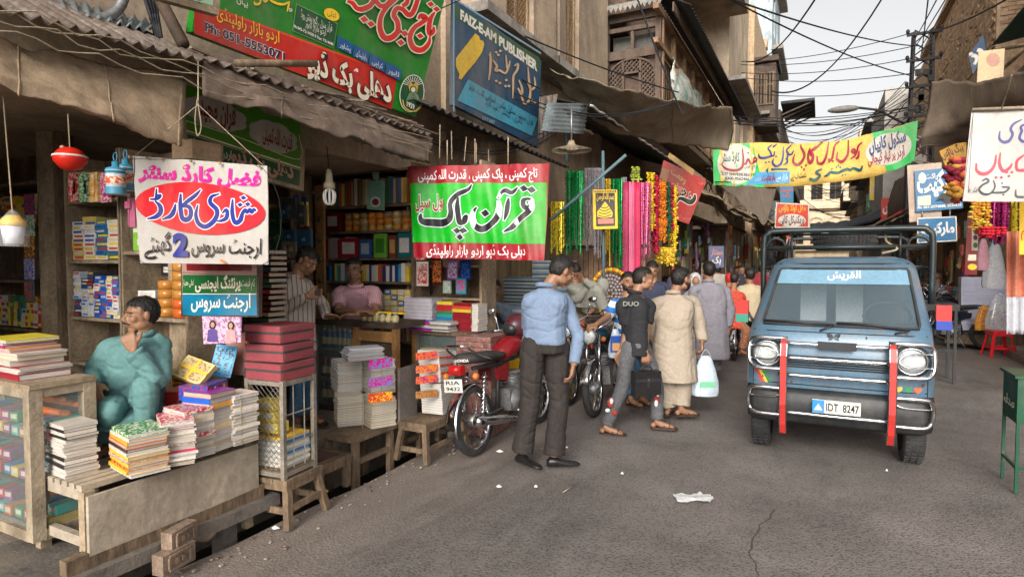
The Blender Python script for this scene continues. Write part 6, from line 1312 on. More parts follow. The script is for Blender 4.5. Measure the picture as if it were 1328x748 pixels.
  if chead and D<9:
   st=MB();R4=random.Random(int(D*100))
   def sh_(d,rr):d=d.normalized();return Hh(d.x*.077*rr*(.965 if d.z<.3 else 1),-.014+d.y*.097*rr,.03+d.z*.088*rr*(1.28 if d.z<0 and d.y<.1 else 1))
   for _ in range(700):
    d=Vector((R4.uniform(-1,1),R4.uniform(-1,.9),R4.uniform(-.6,1)))
    if d.length<.3:continue
    d.normalize();ln=-1.1 if d.y<-.15 else(-.3 if d.y<.25 else.3)
    if d.z<ln+.12:continue
    fl_=Vector((d.x*.7+R4.uniform(-.4,.4),(.6 if d.y>.1 else-.7)+R4.uniform(-.4,.4),-.45));fl_=(fl_-d*fl_.dot(d)).normalized();wv_=d.cross(fl_)*.022;q_=1.06+.035*hair*max(0,d.z)
    p0,p1,p2=d,d+fl_*.18,d+fl_*.36;st.add([sh_(p0-wv_,q_),sh_(p0+wv_,q_),sh_(p1+wv_,q_+.035),sh_(p1-wv_,q_+.035),sh_(p2,q_+R4.uniform(.0,.06))],[(0,1,2,3),(3,2,4)])
   st.build('hair_tufts',hairm or HAIR,ho)
 u=(nk-pv);L=u.length;un=u.normalized();b=MB()
 q=chest;sc=s*wide
 prof=[(1.04,.062,.06),(.98,.1,.075),(.9,.175*q,.105*q),(.74,.192*q,.128*q),(.5,.175*q,.13*q*belly),(.25,.168*q,.128*q*belly),(0.,.178*q,.132*q*belly)]
 rings=[(pv+u*t,side,f,rx*sc,ry*sc) for t,rx,ry in prof]
 if top in('shirt','tee','tucked'):
  hl=-.1 if top!='tucked' else-.03
  rings.append((pv+un*hl,side,f,.182*sc*q,.138*sc*q))
 else:
  hm=W_(hem) if hem else pv-Vector((0,0,.42))
  for t,a in((.3,1.05),(.65,1.12),(1,1.2)):rings.append((pv.lerp(hm,t),side,f,.18*sc*q*a,.132*sc*q*a*belly))
 loft(b,rings)
 for i,(e,w_,*hn) in enumerate(arms):
  e,w_=W_(e),W_(w_);sp=SH[i];a0=nk.lerp(sp,.35)-un*.03
  if sleeve=='short':limb(b,[a0,sp,sp.lerp(e,.4),sp.lerp(e,.72)],[.062*s,.068*s,.064*s,.066*s])
  else:
   wl=e.lerp(w_,.93);lw=1.25 if top=='kameez' else 1.
   limb(b,[a0,sp,sp.lerp(e,.5),e,e.lerp(w_,.5),wl],[.062*s,.066*s,.06*s*lw,.054*s*lw,.05*s*lw,.042*s*lw])
 me=remesh(b,vx*1.3,3);folds(me,amp*1.35,1.15,len(PEOPLE)*3.3);me.materials.append(tmat);link('kameez' if top=='kameez' else 'shirt',me,root)
 if collar:
  cb=MB();cc=nk+un*.035;pts=[cc+side*(.066*s*math.cos(a))+f*(.062*s*math.sin(a)+.0)+un*(.012*-math.sin(a)) for a in[2*math.pi*i/14 for i in range(14)]]
  cb.tube(pts,.014*s,6,closed=True,flat=1.5);cb.build('collar',tmat if collar==1 else collar,root)
 if bmat:
  b=MB();loft(b,[(pv+un*.05,side,f,.165*sc*q,.122*sc*q),(pv-un*.02,side,f,.176*sc*q,.132*sc*q),(pv-un*.1,side,f,.17*sc*q,.125*sc*q)])
  for i,(hp,kn,an,tf,*_) in enumerate(legs):
   hp,kn,an=W_(hp),W_(kn),W_(an);e=an+(kn-an).normalized()*.02*s
   limb(b,[pv.lerp(hp,.5),hp,hp.lerp(kn,.5),kn,kn.lerp(an,.5),e],[.09*s,.1*s*legw,.092*s*legw,.078*s*legw,.074*s*legw,cuff*s*legw])
  me=remesh(b,vx*1.4,4);folds(me,amp*1.3,1.1,len(PEOPLE)*1.7+5);me.materials.append(bmat);link('trousers',me,root)
 for an,tf,ts in feet:
  if shoe=='bare':continue
  sb=MB();rings=[]
  gz=an.z-.075
  if shoe=='shoe':
   rr=[(-.055,.03,.055),(-.03,.037,.075),(.03,.037,.07),(.08,.04,.045),(.14,.043,.034),(.19,.034,.028),(.215,.016,.018)]
   loft(sb,[(Vector((an.x,an.y,gz))+tf*t+Vector((0,0,h*.5)),ts,Vector((0,0,1)),rx*s,h*.5) for t,rx,h in rr],12);sb.sm=[True]*len(sb.sm)
   sb.build('shoe',mat('black_leather',(.014,.013,.013),.3,var=.3,bump=.1),root)
  else:
   P=[];
   for t,rx in((-.06,.02),(-.045,.033),(0,.036),(.06,.036),(.12,.044),(.17,.04),(.2,.02)):P.append((t,rx))
   out=[Vector((an.x,an.y,gz))+tf*t+ts*rx for t,rx in P]+[Vector((an.x,an.y,gz))+tf*t-ts*rx for t,rx in P[::-1]]
   sb.poly([p+Vector((0,0,.012)) for p in out],.02,(0,0,1),0)
   for t in(.07,.12):sb.tube([Vector((an.x,an.y,gz+.01))+tf*t+ts*.042,Vector((an.x,an.y,gz+.062-t*.1))+tf*t,Vector((an.x,an.y,gz+.01))+tf*t-ts*.042],.009,5)
   sb.build('sandal',mat('dark_brown_leather',(.04,.022,.015),.5,var=.3),root)
 PEOPLE.append(root);return root,W_,Hh,HM
RH=Vector((RV.x,RV.y,0));FH=Vector((FV.x,FV.y,0)).normalized()
def dirv(r,a):return RH*r+FH*a
LB=mat('pale_blue_shirt_cotton',(.16,.215,.31),.8,var=.08,scale=6,bump=.25,bscale=30,bdist=.01)
DTR=mat('dark_brown_trouser',(.024,.018,.015),.8,var=.2,bump=.2,bscale=60)
TEALC=mat('teal_cotton',(.1,.215,.205),.8,var=.12,scale=5,bump=.3,bscale=25,bdist=.01)
BEIGE=mat('beige_cotton',(.34,.28,.215),.85,var=.1,scale=5,bump=.3,bscale=25,bdist=.01)
GREYC=mat('lilac_grey_cotton',(.2,.19,.215),.85,var=.1,scale=5,bump=.3,bscale=25,bdist=.01)
SAGE=mat('sage_grey_cotton',(.24,.235,.2),.85,var=.12,bump=.3,bscale=25,bdist=.01)
BLK=mat('black_jersey',(.018,.018,.02),.85,var=.2,bump=.2,bscale=25,bdist=.01)
GJ=mat('grey_jeans',(.085,.085,.09),.8,var=.35,scale=6,bump=.3,bscale=60)
BJ=mat('blue_jeans',(.05,.12,.2),.85,var=.3,scale=5,bump=.3,bscale=60)
def striped(name,c1,c2,per,axis,duty=.5,wid=.12,rough=.8):
 M=mat(name,c1,rough,var=.06,bump=.2,bscale=30);t=M.node_tree;b=t.nodes['Principled BSDF'];src=b.inputs['Base Color'].links[0].from_socket
 tc=t.nodes.new('ShaderNodeTexCoord');vd=t.nodes.new('ShaderNodeVectorMath');vd.operation='DOT_PRODUCT';vd.inputs[1].default_value=axis
 t.links.new(tc.outputs['Object'],vd.inputs[0]);mo=t.nodes.new('ShaderNodeMath');mo.operation='MULTIPLY';mo.inputs[1].default_value=1/per;t.links.new(vd.outputs['Value'],mo.inputs[0])
 fr=t.nodes.new('ShaderNodeMath');fr.operation='FRACT';t.links.new(mo.outputs[0],fr.inputs[0]);gt=t.nodes.new('ShaderNodeMath');gt.operation='LESS_THAN';gt.inputs[1].default_value=duty;t.links.new(fr.outputs[0],gt.inputs[0])
 mx=t.nodes.new('ShaderNodeMix');mx.data_type='RGBA';t.links.new(gt.outputs[0],mx.inputs[0]);t.links.new(src,mx.inputs[6]);mx.inputs[7].default_value=(*c2,1);t.links.new(mx.outputs[2],b.inputs['Base Color']);return M
STR1=striped('cream_striped_shirting',(.4,.34,.29),(.13,.1,.085),.042,tuple(RH*.9+FH*.5),.22)
STR2=striped('pink_striped_shirting',(.52,.3,.32),(.36,.17,.2),.016,tuple(RH),.3)
STR3=striped('blue_white_striped_jersey',(.65,.68,.72),(.02,.16,.5),.12,(0.2,0,1),.5)
TD=dirv(-.05,-1)
person('seated man in teal kameez resting his chin on his fist behind the book bench',3.55,(183,408),dirv(-.6,-.8),(182,440),(172,522,.05),[(207,447,.04),(149,449,.02)],[((204,492,-.12),(172,452,-.2),(162,426,-.2),1.1,RH,-FH),((124,482,-.02),(118,498,-.16),(124,514,-.2),.35,RH,(0,0,1))],[((186,530,.03),(189,500,-.17),(190,560,-.14),dirv(0,-1)),((160,532,.03),(142,528,-.2),(142,575,-.14),dirv(-.2,-1))],dirv(-.2,-1),'kameez',tmat=TEALC,bmat=TEALC,hem=(168,552,-.1),s=.94,mous=1,legw=.9,wide=1.05,belly=1.05,collar=1,pitch=.02,vx=.006,amp=.012,hair=.8,hs=.94)
person('young man in a cream striped shirt looking down at his phone beside the glass counter',5.3,(398,338),dirv(.75,-.3),(382,362),(386,440),[(366,374,.0),(396,370,.14)],[((363,404,-.12),(400,383,-.18),(412,381,-.16),.8,(0,0,1),-FH),((418,395,.25),(424,411,.1),(441,408,.05),.3,RH*-1,(0,0,1))],[((380,447,.0),(387,495,-.03),(385,540,.0),dirv(.3,-1)),((394,447,.12),(400,495,.12),(403,536,.15),dirv(.9,-.5))],dirv(.55,-.7),'shirt',tmat=STR1,bmat=BJ,shoe='sandal',pitch=.55,hair=1.5,collar=1,vx=.007,s=.98,wide=.95)
MB().box(CAM+ray(412,379)*5.1,(.02,.1,.05),rz=.5).build('phone',BPLAS,cat='phone',label='dark mobile phone in the hand of the striped-shirt man')
person('shopkeeper in a pink striped shirt leaning with folded arms on the counter',6.0,(459,350),dirv(.05,-1),(461,374),(461,425,.35),[(485,379,.02),(440,380,.02)],[((487,404,-.12),(462,408,-.4),(447,407,-.42),.35,dirv(0,1),(0,0,1)),((439,403,-.12),(465,404,-.36),(480,403,-.38),.35,dirv(0,1),(0,0,1))],[((470,438,.35),(470,478,.35),(470,515,.35),dirv(0,-1)),((450,438,.35),(450,478,.35),(450,515,.35),dirv(0,-1))],dirv(0,-1),'shirt','short',STR2,DTR,skin=SKIN2,hair=1.2,collar=1,vx=.007,roll=.12,pitch=.1,s=1.02)
person('tall man from behind in pale blue shirt and dark trousers, looking down',4.85,(729,352,.03),dirv(.8,.35),(707,376,0),(706,440,.03),[(688,391,-.03),(732,391,.1)],[((684,424,.16),(700,442,.34),(712,446,.36),.6),((749,436,.06),(744,474,-.06),(741,492,-.08),.55,dirv(.3,1),RH)],[((691,450,.0),(687,520,.0),(677,588,.04),dirv(.7,-.75)),((722,450,.06),(724,520,.03),(718,592,.0),dirv(.9,.1))],dirv(.45,.9),'tucked',tmat=LB,bmat=DTR,shoe='shoe',pitch=.5,hair=1.,collar=1,vx=.006,s=1.03,wide=1.0,belly=1.1,legw=1.04,cuff=.082,amp=.01)
r5,W5,H5,_=person('young man in a black T-shirt and patched grey jeans striding with a black briefcase',5.85,(835,362,0),dirv(.93,-.1),(823,384),(823,446),[(806,396,-.05),(842,396,.1)],[((813,428,.02),(806,455,-.05),(800,465,-.05),.5),((838,428,.05),(837,458,-.1),(838,474,-.1),.9,dirv(1,0),RH)],[((815,452,-.03),(806,505,-.02),(786,552,.0),dirv(.9,-.35)),((833,452,.08),(852,502,.12),(852,545,.12),dirv(1.,-.2))],dirv(.8,.45),'tee','short',BLK,GJ,shoe='sandal',hair=1.5,vx=.0065,s=.95,wide=.86,legw=.92,collar=1)
red=mat('red_ink_print',(.25,.03,.025),.8,var=.4);whp=mat('white_ink_print',(.55,.55,.52),.8,var=.2)
person('bearded man in a blue and white striped polo leaning on the parked motorcycle handlebar',6.6,(815,366,0),dirv(.1,-1),(813,388),(820,448,.2),[(797,396,0),(832,395,.1)],[((786,412,-.15),(773,421,-.4),(764,424,-.45),.7,RH,(0,0,1)),((838,425,.1),(838,450,.1))],[((815,455,.2),(815,490,.2),(818,516,.1),dirv(.6,-.8)),((828,455,.2),(830,490,.25),(832,514,.25),dirv(.5,-.8))],dirv(-.1,-1),'tee','short',STR3,BJ,hair=1,mous=1,beard=1,vx=.008,s=.96)
person('man in a dark navy shirt standing behind the black T-shirt man',8.2,(846,350,0),dirv(-.2,-1),(847,366),(846,420,.1),[(832,372,0),(862,372,.05)],[((830,395),(832,420)),((866,392),(868,418))],[((840,428,.1),(840,460,.1),(840,492,.1),dirv(0,-1)),((854,428,.1),(854,460,.1),(856,492,.1),dirv(0,-1))],dirv(-.1,-1),'shirt','long',mat('navy_cotton',(.03,.035,.065),.8,var=.15),DTR,vx=.01,s=1.,pitch=.3)
person('stout bearded man in beige shalwar kameez with a white carrier bag',6.35,(884,362,0),dirv(.75,.35),(873,384),(873,440),[(850,394,-.05),(899,392,.1)],[((847,425,.05),(855,450,.1)),((908,424,.1),(911,444,0.02),(911,456,0),.8,dirv(.4,1),RH)],[((862,452,0),(865,495,0),(866,528,.05),dirv(.4,.9)),((884,452,.06),(885,500,.0),(883,529,-.05),dirv(.9,.1))],dirv(.35,.95),'kameez',tmat=BEIGE,bmat=BEIGE,hem=(873,492),beard=1,mous=1,hair=.9,vx=.007,s=1.05,wide=1.12,belly=1.3,legw=1.2,collar=1,amp=.009)
person('man in a lilac-grey shalwar kameez walking away ahead of the beige one',8.1,(919,351,0),dirv(.05,1),(919,368),(924,425),[(901,376,-.05),(939,376,0)],[((897,402,.02),(903,428,.15)),((947,402,.0),(944,425,-.02),(944,434,-.02),.5,FH,RH)],[((914,432,0),(915,460,0),(918,486,.1),dirv(0,1)),((932,432,0),(928,462,.1),(926,478,.2),dirv(0,1))],dirv(.1,1),'kameez',tmat=GREYC,bmat=GREYC,hem=(922,464),hair=1,vx=.009,s=1.04,wide=1.1,legw=1.2,collar=1,amp=.01)
person('boy with a thin moustache peering over the dark counter of the next bookshop',7.1,(642,376,0),dirv(.1,-1),(641,393),(640,440,.2),[(657,400,.05),(626,400,.05)],[((656,415),(645,402,-.3),(638,401,-.3),.4),((626,415),(630,402,-.3),(640,402,-.3),.4)],[((646,448,.2),(646,470,.2),(646,490,.2),dirv(0,-1)),((634,448,.2),(634,470,.2),(634,490,.2),dirv(0,-1))],dirv(0,-1),'shirt','long',mat('dim_blue_shirt',(.12,.16,.2),.8),DTR,skin=SKIN2,mous=1,vx=.009,roll=-.12,s=.95)
person('barefoot man in sage shalwar kameez asleep with knees drawn up on the cartons',8.3,(745,352,0),dirv(.3,-.9),(747,368,0),(756,394,.1),[(742,372,.1),(766,370,-.08)],[((748,388,-.05),(768,366,-.18),(760,362,-.2),.8),((776,376,-.2),(756,362,-.22),(750,356,-.2),.9)],[((760,398,.05),(783,368,-.22),(769,400,-.2),dirv(-.5,-.8)),((762,398,-.1),(774,376,-.32),(784,402,-.3),dirv(.9,-.4))],dirv(.7,-.7),'kameez',tmat=SAGE,bmat=SAGE,hem=(765,398,-.1),shoe='bare',vx=.009,pitch=.8,s=.95,legw=1.15)
person('woman in a pale printed headscarf standing by the paper stalls',11,(901,364,0),dirv(-.2,-1),(901,378),(902,415),[(891,382),(912,382)],[((889,396),(898,400,-.15)),((914,396),(905,400,-.15))],[((898,420),(898,440),(898,462),dirv(0,-1)),((906,420),(906,440),(906,462),dirv(0,-1))],dirv(0,-1),'kameez',tmat=mat('grey_print_cotton',(.2,.19,.2),.9,var=.5,scale=25),bmat=GREYC,hem=(902,445),vx=.011,s=.95)
sc_=CAM+ray(901,363.5)*11.0;b=MB();b.ball(sc_+Vector((0,.03,0)),(.12,.12,.15),14).ball(sc_+Vector((.0,.03,-.14)),(.17,.13,.12),14)
b.build('headscarf',mat('dotted_grey_scarf',(.42,.4,.4),.9,var=.5,scale=60),PEOPLE[-1])
MB().ball(sc_+Vector((.035,-.085,-.01)),(.065,.05,.085),12).build('face',SKIN,PEOPLE[-1])
person('girl with a ponytail in a red and orange printed dress riding pillion',9.6,(953,362,0),dirv(.5,.7),(951,377),(953,415),[(941,384),(962,384)],[((940,400),(950,410)),((966,400),(960,412))],[((949,418),(940,428,-.1),(938,452,-.1),dirv(.3,-.5)),((958,418),(968,430,-.15),(962,454,-.15),dirv(.4,-.6))],dirv(.2,1),'kameez','short',mat('red_orange_print',(.5,.06,.03),.8,var=.8,scale=30),mat('multicolour_print',(.3,.12,.06),.8,var=.8,scale=50),hem=(953,425),vx=.01,s=.85,shoe='bare')
person('person in a red cap just beyond the girl on the far motorcycle',12.5,(945,362),dirv(0,1),(945,372),(945,400),[(937,377),(953,377)],[((936,388),(938,398)),((954,388),(952,398))],[((942,404),(942,425),(942,445),dirv(0,1)),((948,404),(948,425),(948,445),dirv(0,1))],dirv(0,1),'shirt',tmat=mat('crimson_cloth',(.4,.02,.02),.8),bmat=DTR,vx=.014,hairm=mat('crimson_cap',(.45,.02,.02),.8))
person('rider in a tan shirt seen from behind on the far motorcycle beside the van',10.3,(972,357,0),dirv(.05,1),(972,370),(971,408),[(960,376),(985,376)],[((957,392),(965,402,.3)),((988,392),(982,402,.3))],[((966,412),(962,428,.2),(962,446,.1),dirv(0,1)),((976,412),(982,428,.2),(982,446,.1),dirv(0,1))],dirv(.05,1),'shirt',tmat=mat('tan_shirting',(.42,.34,.22),.85,var=.1,bump=.2),bmat=DTR,vx=.01,s=1.05,wide=1.1)
for k,(px,D,col,lb) in enumerate(((962,16,(.03,.03,.05),'dark-haired pedestrian in black beyond the tan rider'),(986,19,(.35,.04,.05),'far pedestrian in red close to the van roof corner'),(956,20,(.05,.08,.2),'far pedestrian in blue between the riders'),(930,15,(.4,.36,.3),'far pedestrian in off-white behind the lilac-grey man'),(995,24,(.3,.3,.32),'distant grey pedestrian left of the van rack'),(880,13,(.1,.09,.12),'pedestrian in dark clothes behind the beige man'))):
 h=780/D;y0_=350 if D>14 else 352
 person(lb,D,(px,y0_),dirv(0,1 if k%2 else-1),(px,y0_+.11*h),(px,y0_+.62*h),[(px-.18*h,y0_+.17*h),(px+.18*h,y0_+.17*h)],[((px-.22*h,y0_+.42*h),(px-.2*h,y0_+.65*h)),((px+.22*h,y0_+.42*h),(px+.2*h,y0_+.65*h))],[((px-.08*h,y0_+.7*h),(px-.08*h,y0_+1.1*h),(px-.08*h,y0_+1.5*h),dirv(0,1)),((px+.08*h,y0_+.7*h),(px+.08*h,y0_+1.1*h),(px+.08*h,y0_+1.5*h),dirv(0,1))],dirv(0,1 if k%2 else-1),'shirt',tmat=mat('far_cloth_%d'%k,col,.85),bmat=DTR,vx=.02,chead=False)
person('man in a grey shirt sitting by the parked motorcycles far down the right side',15.0,(1216,356,0),dirv(-.6,-.6),(1215,368),(1217,395),[(1207,374),(1224,374)],[((1206,385),(1200,390,-.2)),((1226,385),(1228,395))],[((1213,398),(1208,402,-.4),(1208,422,-.4),dirv(-1,-1)),((1221,398),(1216,402,-.4),(1216,422,-.4),dirv(-1,-1))],dirv(-.6,-.6),'shirt',tmat=GREYC,bmat=DTR,vx=.014,pitch=.4)
bpy.data.scenes.remove(TSC)
# == BLUE PICKUP VAN ==
VBL=mat('scuffed_blue_van_paint',(.072,.138,.2),.28,.1,var=.14,scale=5,bump=.04,dirt=.5,dcol=(.14,.13,.12),spec=.5)
VBK=mat('black_bumper_plastic',(.022,.024,.026),.5,var=.25,bump=.1,dirt=.4,dcol=(.09,.08,.07))
RDP=mat('chipped_red_paint',(.5,.03,.025),.4,var=.15,dirt=.25,dcol=(.12,.04,.03))
CX=.12
V=thing('pickup_van','small blue pickup van with chrome bull bar, red straps and roof rack facing the camera','van',(CX,6,0),world=True)
def itp(tb,z):
 for(a,b_),(c,d) in zip(tb,tb[1:]):
  if z<=c:return b_+(d-b_)*max(0,(z-a))/(c-a)
 return tb[-1][1]
YFt=[(.3,5.50),(.5,5.455),(.9,5.46),(1.05,5.49),(1.13,5.54),(1.62,5.93),(1.68,6.02),(1.71,6.2)]
HWt=[(.3,.64),(.5,.675),(.95,.68),(1.13,.66),(1.62,.56),(1.68,.52),(1.71,.42)]
RCt=[(.3,.1),(.95,.13),(1.13,.14),(1.62,.17),(1.71,.2)]
cxz=lambda z:CX+max(0,z-1.05)*.07
def vf(x,z,off=0.):
 hw,r,y=itp(HWt,z),itp(RCt,z),itp(YFt,z);d=abs(x-cxz(z))-(hw-r)
 bow=.03*((x-cxz(z))/hw)**2
 if d>0:y+=r-math.sqrt(max(0,r*r-min(d,r)**2))
 return Vector((x,y+bow-off,z))
zs=[.36,.42,.5,.62,.75,.9,1.0,1.08,1.13,1.15,1.3,1.45,1.585,1.6,1.63,1.66,1.69,1.71]
us=[-1,-.985,-.96,-.92,-.86,-.6,-.3,0,.3,.6,.86,.92,.96,.985,1]
YB_=6.95;rings=[]
for z in zs:
 hw=itp(HWt,z);c=cxz(z);R0=[]
 for u in us:R0.append(vf(c+u*hw,z))
 yl=R0[0].y
 for t in(.12,.3,.55,.75,.97,1):R0.append(Vector((c+hw+.05*(t if z<1.7 else 0),yl+(YB_-yl)*t,z)))
 for t in(1,.97,.75,.55,.3,.12):R0.append(Vector((c-hw+.05*t,yl+(YB_-yl)*t,z)))
 rings.append(R0)
n=len(rings[0]);b=MB();vs=[p for r in rings for p in r];fs=[]
for i in range(len(zs)-1):
 zm=(zs[i]+zs[i+1])/2
 for j in range(n):
  j2=(j+1)%n
  if 1.15<zm<1.6 and(4<=j<10 or 16<=j<=18 or 22<=j<=24):continue
  fs.append((i*n+j,i*n+j2,(i+1)*n+j2,(i+1)*n+j))
fs.append(tuple((len(zs)-1)*n+j for j in range(n)))
b.add(vs,fs,0,True);body=b.build('body',VBL,V)
GW=mat('dark_windscreen_glass',(.12,.17,.2),.05,var=.1,bump=0,alpha=.42,spec=1.)
rows=[[vf(cxz(z)+u*itp(HWt,z)*.865,z,-.005) for u in[-1+2*k/14 for k in range(15)]] for z in(1.145,1.25,1.35,1.45,1.55,1.605)]
MB().grid(rows).build('windscreen',GW,V)
rows=[[vf(cxz(z)+u*itp(HWt,z)*.86,z,.003) for u in[-1+2*k/14 for k in range(15)]] for z in(1.475,1.53,1.6)]
SV=mat('blue_sun_strip',(.15,.27,.36),.25,var=.1,bump=0);MB().grid(rows).build('sun_strip',SV,V)
def rim(zz,uu):return vf(cxz(zz)+uu*itp(HWt,zz)*.87,zz,.006)
P=[rim(1.14,-.97+.194*k) for k in range(11)]+[rim(z,.99) for z in(1.17,1.3,1.45,1.58)]+[rim(1.605,.97-.194*k) for k in range(11)]+[rim(z,-.99) for z in(1.58,1.45,1.3,1.17)]
MB().tube(P,.012,6,closed=True).build('rubber_seal',BLACK,V)
it=MB();it.box((CX,6.85,1.0),(1.2,.03,1.2)).box((CX,5.75,1.1),(1.15,.3,.1)).box((CX,6.2,.6),(1.2,1.2,.05));it.build('interior',BPLAS,V)
for x in(-.08,.22):MB().box((x+.02,6.45,1.28),(.22,.1,.5)).box((x+.02,6.42,1.5),(.16,.09,.16)).build('seat',mat('seat_cover',(.45,.5,.52),.8,var=.15),V)
P=[Vector((.5+.17*math.cos(a),5.95+.05*math.sin(a),1.2+.12*math.sin(a))) for a in[k*math.pi/8 for k in range(16)]];MB().tube(P,.012,6,closed=True).build('steering_wheel',BPLAS,V)
b=MB();
for a,c in(((-.42,1.165),(.1,1.15)),((.12,1.165),(.62,1.13))):b.tube([vf(a[0],a[1],.03),vf((a[0]+c[0])/2,a[1]-.004,.035),vf(c[0],c[1],.03)],.01,5);b.tube([vf(c[0],c[1],.03),vf(c[0]-.1,1.1,.02)],.008,5)
b.build('wiper',BPLAS,V)
def vtext(t,x0,x1,z,h,m,bold=0.,off=.006,parent=None):
 v_,f_=text_geo(t,bold);MB().add([vf(x0+(x1-x0)*x,z+h*y,off) for x,y in v_],f_).build('lettering',m,parent or V)
vtext('القریش',.05,.3,1.525,.085,P_('white'),.02)
def vpatch(pts,m,name,off=.004):
 P=[vf(x,z,off) for x,z in pts];c=sum(P,Vector())/len(P);k=len(P);MB().add(P+[c],[(i,(i+1)%k,k) for i in range(k)]).build(name,m,V)
b=MB();b.tube([vf(-.5+k*.124,1.085,.002) for k in range(11)],.004,4);b.build('panel_seam',DARK,V)
b=MB()
for k in range(6):b.tube([vf(-.3+j*.105,.8+k*.018,.006) for j in range(9)],.006,4)
b.build('grille_slats',VBK,V);vpatch([(-.33,.79),(.57,.79),(.57,.91),(-.33,.91)],DARK,'grille_recess',.002)
b=MB()
for sx in(-1,1):
 P=[Vector((cxz(z)+sx*(itp(HWt,z)+.004),itp(YFt,z)+.3,z)) for z in(.45,.7,1.0,1.13,1.4,1.6)];b.tube(P,.004,4);b.tube([vf(CX+sx*.62,z,.003) for z in(.62,.7,.78)],.003,4)
b.tube([vf(-.5+k*.124,.655,.002) for k in range(11)],.004,4);b.tube([vf(cxz(1.64)+u*.5,1.645,.004) for u in(-1,-.6,-.2,.2,.6,1)],.007,5);b.build('panel_seam',DARK,V)
RS=mat('rust_patch',(.13,.055,.03),.9,var=.5,scale=30)
for(x,z,q) in((-.42,.7,.016),(.6,1.1,.012),(.33,1.06,.01),(-.2,.67,.014),(.71,.72,.018),(-.5,1.09,.012),(.5,.66,.02)):vpatch([(x+q*(.6+.6*abs(noise.noise(Vector((x*9,a,z)))))*math.cos(a),z+q*(.5+.8*abs(noise.noise(Vector((a,x*7,z)))))*math.sin(a)) for a in[2*math.pi*j/11 for j in range(11)]],RS,'rust_patch',.003)
for sx in(-1,1):
 x=CX+sx*.51;c=vf(x,.9,.0)
 MX=Matrix.Rotation(math.pi/2,3,'X')
 h=MB().lathe([(.125,-.03),(.125,.012),(.1,.02),(.098,.0)],c,24,M=MX,cap=False).build('headlight',VBK,V)
 MB().lathe([(.0,.022),(.04,.02),(.075,.012),(.098,-.002)],c,24,M=MX,cap=False).build('lens',mat('ribbed_lamp_glass',(.5,.53,.52),.12,.25,var=.25,scale=40,bump=.8,bscale=90,spec=1.,dirt=0),h)
 MB().lathe([(.1,.02),(.106,.026),(.1,.03),(.094,.024)],c,24,M=MX,cap=False).build('lamp_rim',STEEL,h)
 MB().box(vf(x-sx*.02,.53,.015),(.16,.02,.06)).build('indicator',mat('amber_lens',(.5,.16,.03),.3,var=.2,bump=.3),V)
rows=[[vf(CX+u*.66,z,o) for u in[-1+k/8 for k in range(17)]] for z,o in((.335,.01),(.36,.045),(.45,.06),(.58,.055),(.62,.01))]
MB().grid(rows,thick=.01).build('bumper',VBK,V)
MB().box((CX,5.8,.38),(1.0,.5,.1)).build('underbody',DARK,V)
O=.1
def bar(pts,r=.0165):return[vf(x,z,O) for x,z in pts]
def seg(a,b_,n=8):return[(a[0]+(b_[0]-a[0])*k/n,a[1]+(b_[1]-a[1])*k/n) for k in range(n+1)]
for z in(1.0,.885,.745,.435):MB().tube(bar(seg((-.3,z),(.52,z))),.0165,8).build('bull_bar_rail',STEEL,V)
for sx in(-1,1):
 for(za,zb,q) in((1.035,.785,.0),(.625,.405,.0)):
  xi,xo=CX+sx*.36,CX+sx*.65;P=[(xi,za),(xo-sx*.07,za),(xo-sx*.015,za-.03),(xo,za-.09),(xo,zb+.09),(xo-sx*.015,zb+.03),(xo-sx*.07,zb),(xi,zb)]
  MB().tube(catmull(bar(P),4),.0165,8).build('bull_bar_loop',STEEL,V)
  zm=(za+zb)/2;P=[(xo,zm+.05),(xi+sx*.12,zm+.05),(xi+sx*.06,zm),(xi+sx*.12,zm-.05),(xo,zm-.05)] if za>.8 else[(xo,zm+.03),(xi+sx*.1,zm+.04),(xi+sx*.03,zm+.07)]
  MB().tube(catmull(bar(P),4),.008,6).build('lamp_guard',STEEL,V)
 x=CX+sx*.38;pts=[(1.05,.09),(1.0,.125),(.9,.135),(.5,.135),(.33,.125),(.24,.07)]
 b=MB();rows=[[vf(x+w_,z,o) for w_ in(-.023,.023)] for z,o in pts];b.grid(rows,thick=.018,smooth=False);b.build('red_strap',RDP,V)
 MB().tube([vf(x-.025,z,o+.001) for z,o in pts],.004,4).tube([vf(x+.025,z,o+.001) for z,o in pts],.004,4).build('strap_edge',STEEL,V)
b=MB();b.box(vf(CX+.0,1.0,.145),(.27,.03,.06));b.build('badge_bar',BPLAS,V)
for sx in(-1,1):vpatch([(.1,1.055),(.1+sx*.012,1.075),(.1+sx*.05,1.09),(.1+sx*.045,1.06),(.1+sx*.03,1.05),(.1+sx*.04,1.03),(.1+sx*.012,1.035)],BPLAS,'butterfly_sticker',.005)
pl=MB().box(vf(.125,.52,.135),(.335,.008,.105)).build('number_plate',P_('plate_white',(215,215,205)),V)
y_=vf(.125,.52,.135).y-.0045
MB().box((0,y_-.0006,.52),(.085,.001,.1)).build('blue_field',P_('plate_blue',(20,130,200)),pl)
MB().add([(-.03,y_-.002,.49),(.03,y_-.002,.49),(0,y_-.002,.54)],[(0,1,2)]).build('plate_emblem',P_('white'),pl)
v_,f_=text_geo('IDT  8247',.02);MB().add([(.055+.225*x,y_-.0015,.49+.085*y) for x,y in v_],f_).build('lettering',BPLAS,pl)
for k,c in enumerate(((200,40,35),(215,170,60),(40,120,60))):vpatch([(-.5+k*.03,.77),(-.475+k*.03,.77),(-.41+k*.03,.65),(-.435+k*.03,.65)],cover(c),'stripe_sticker')
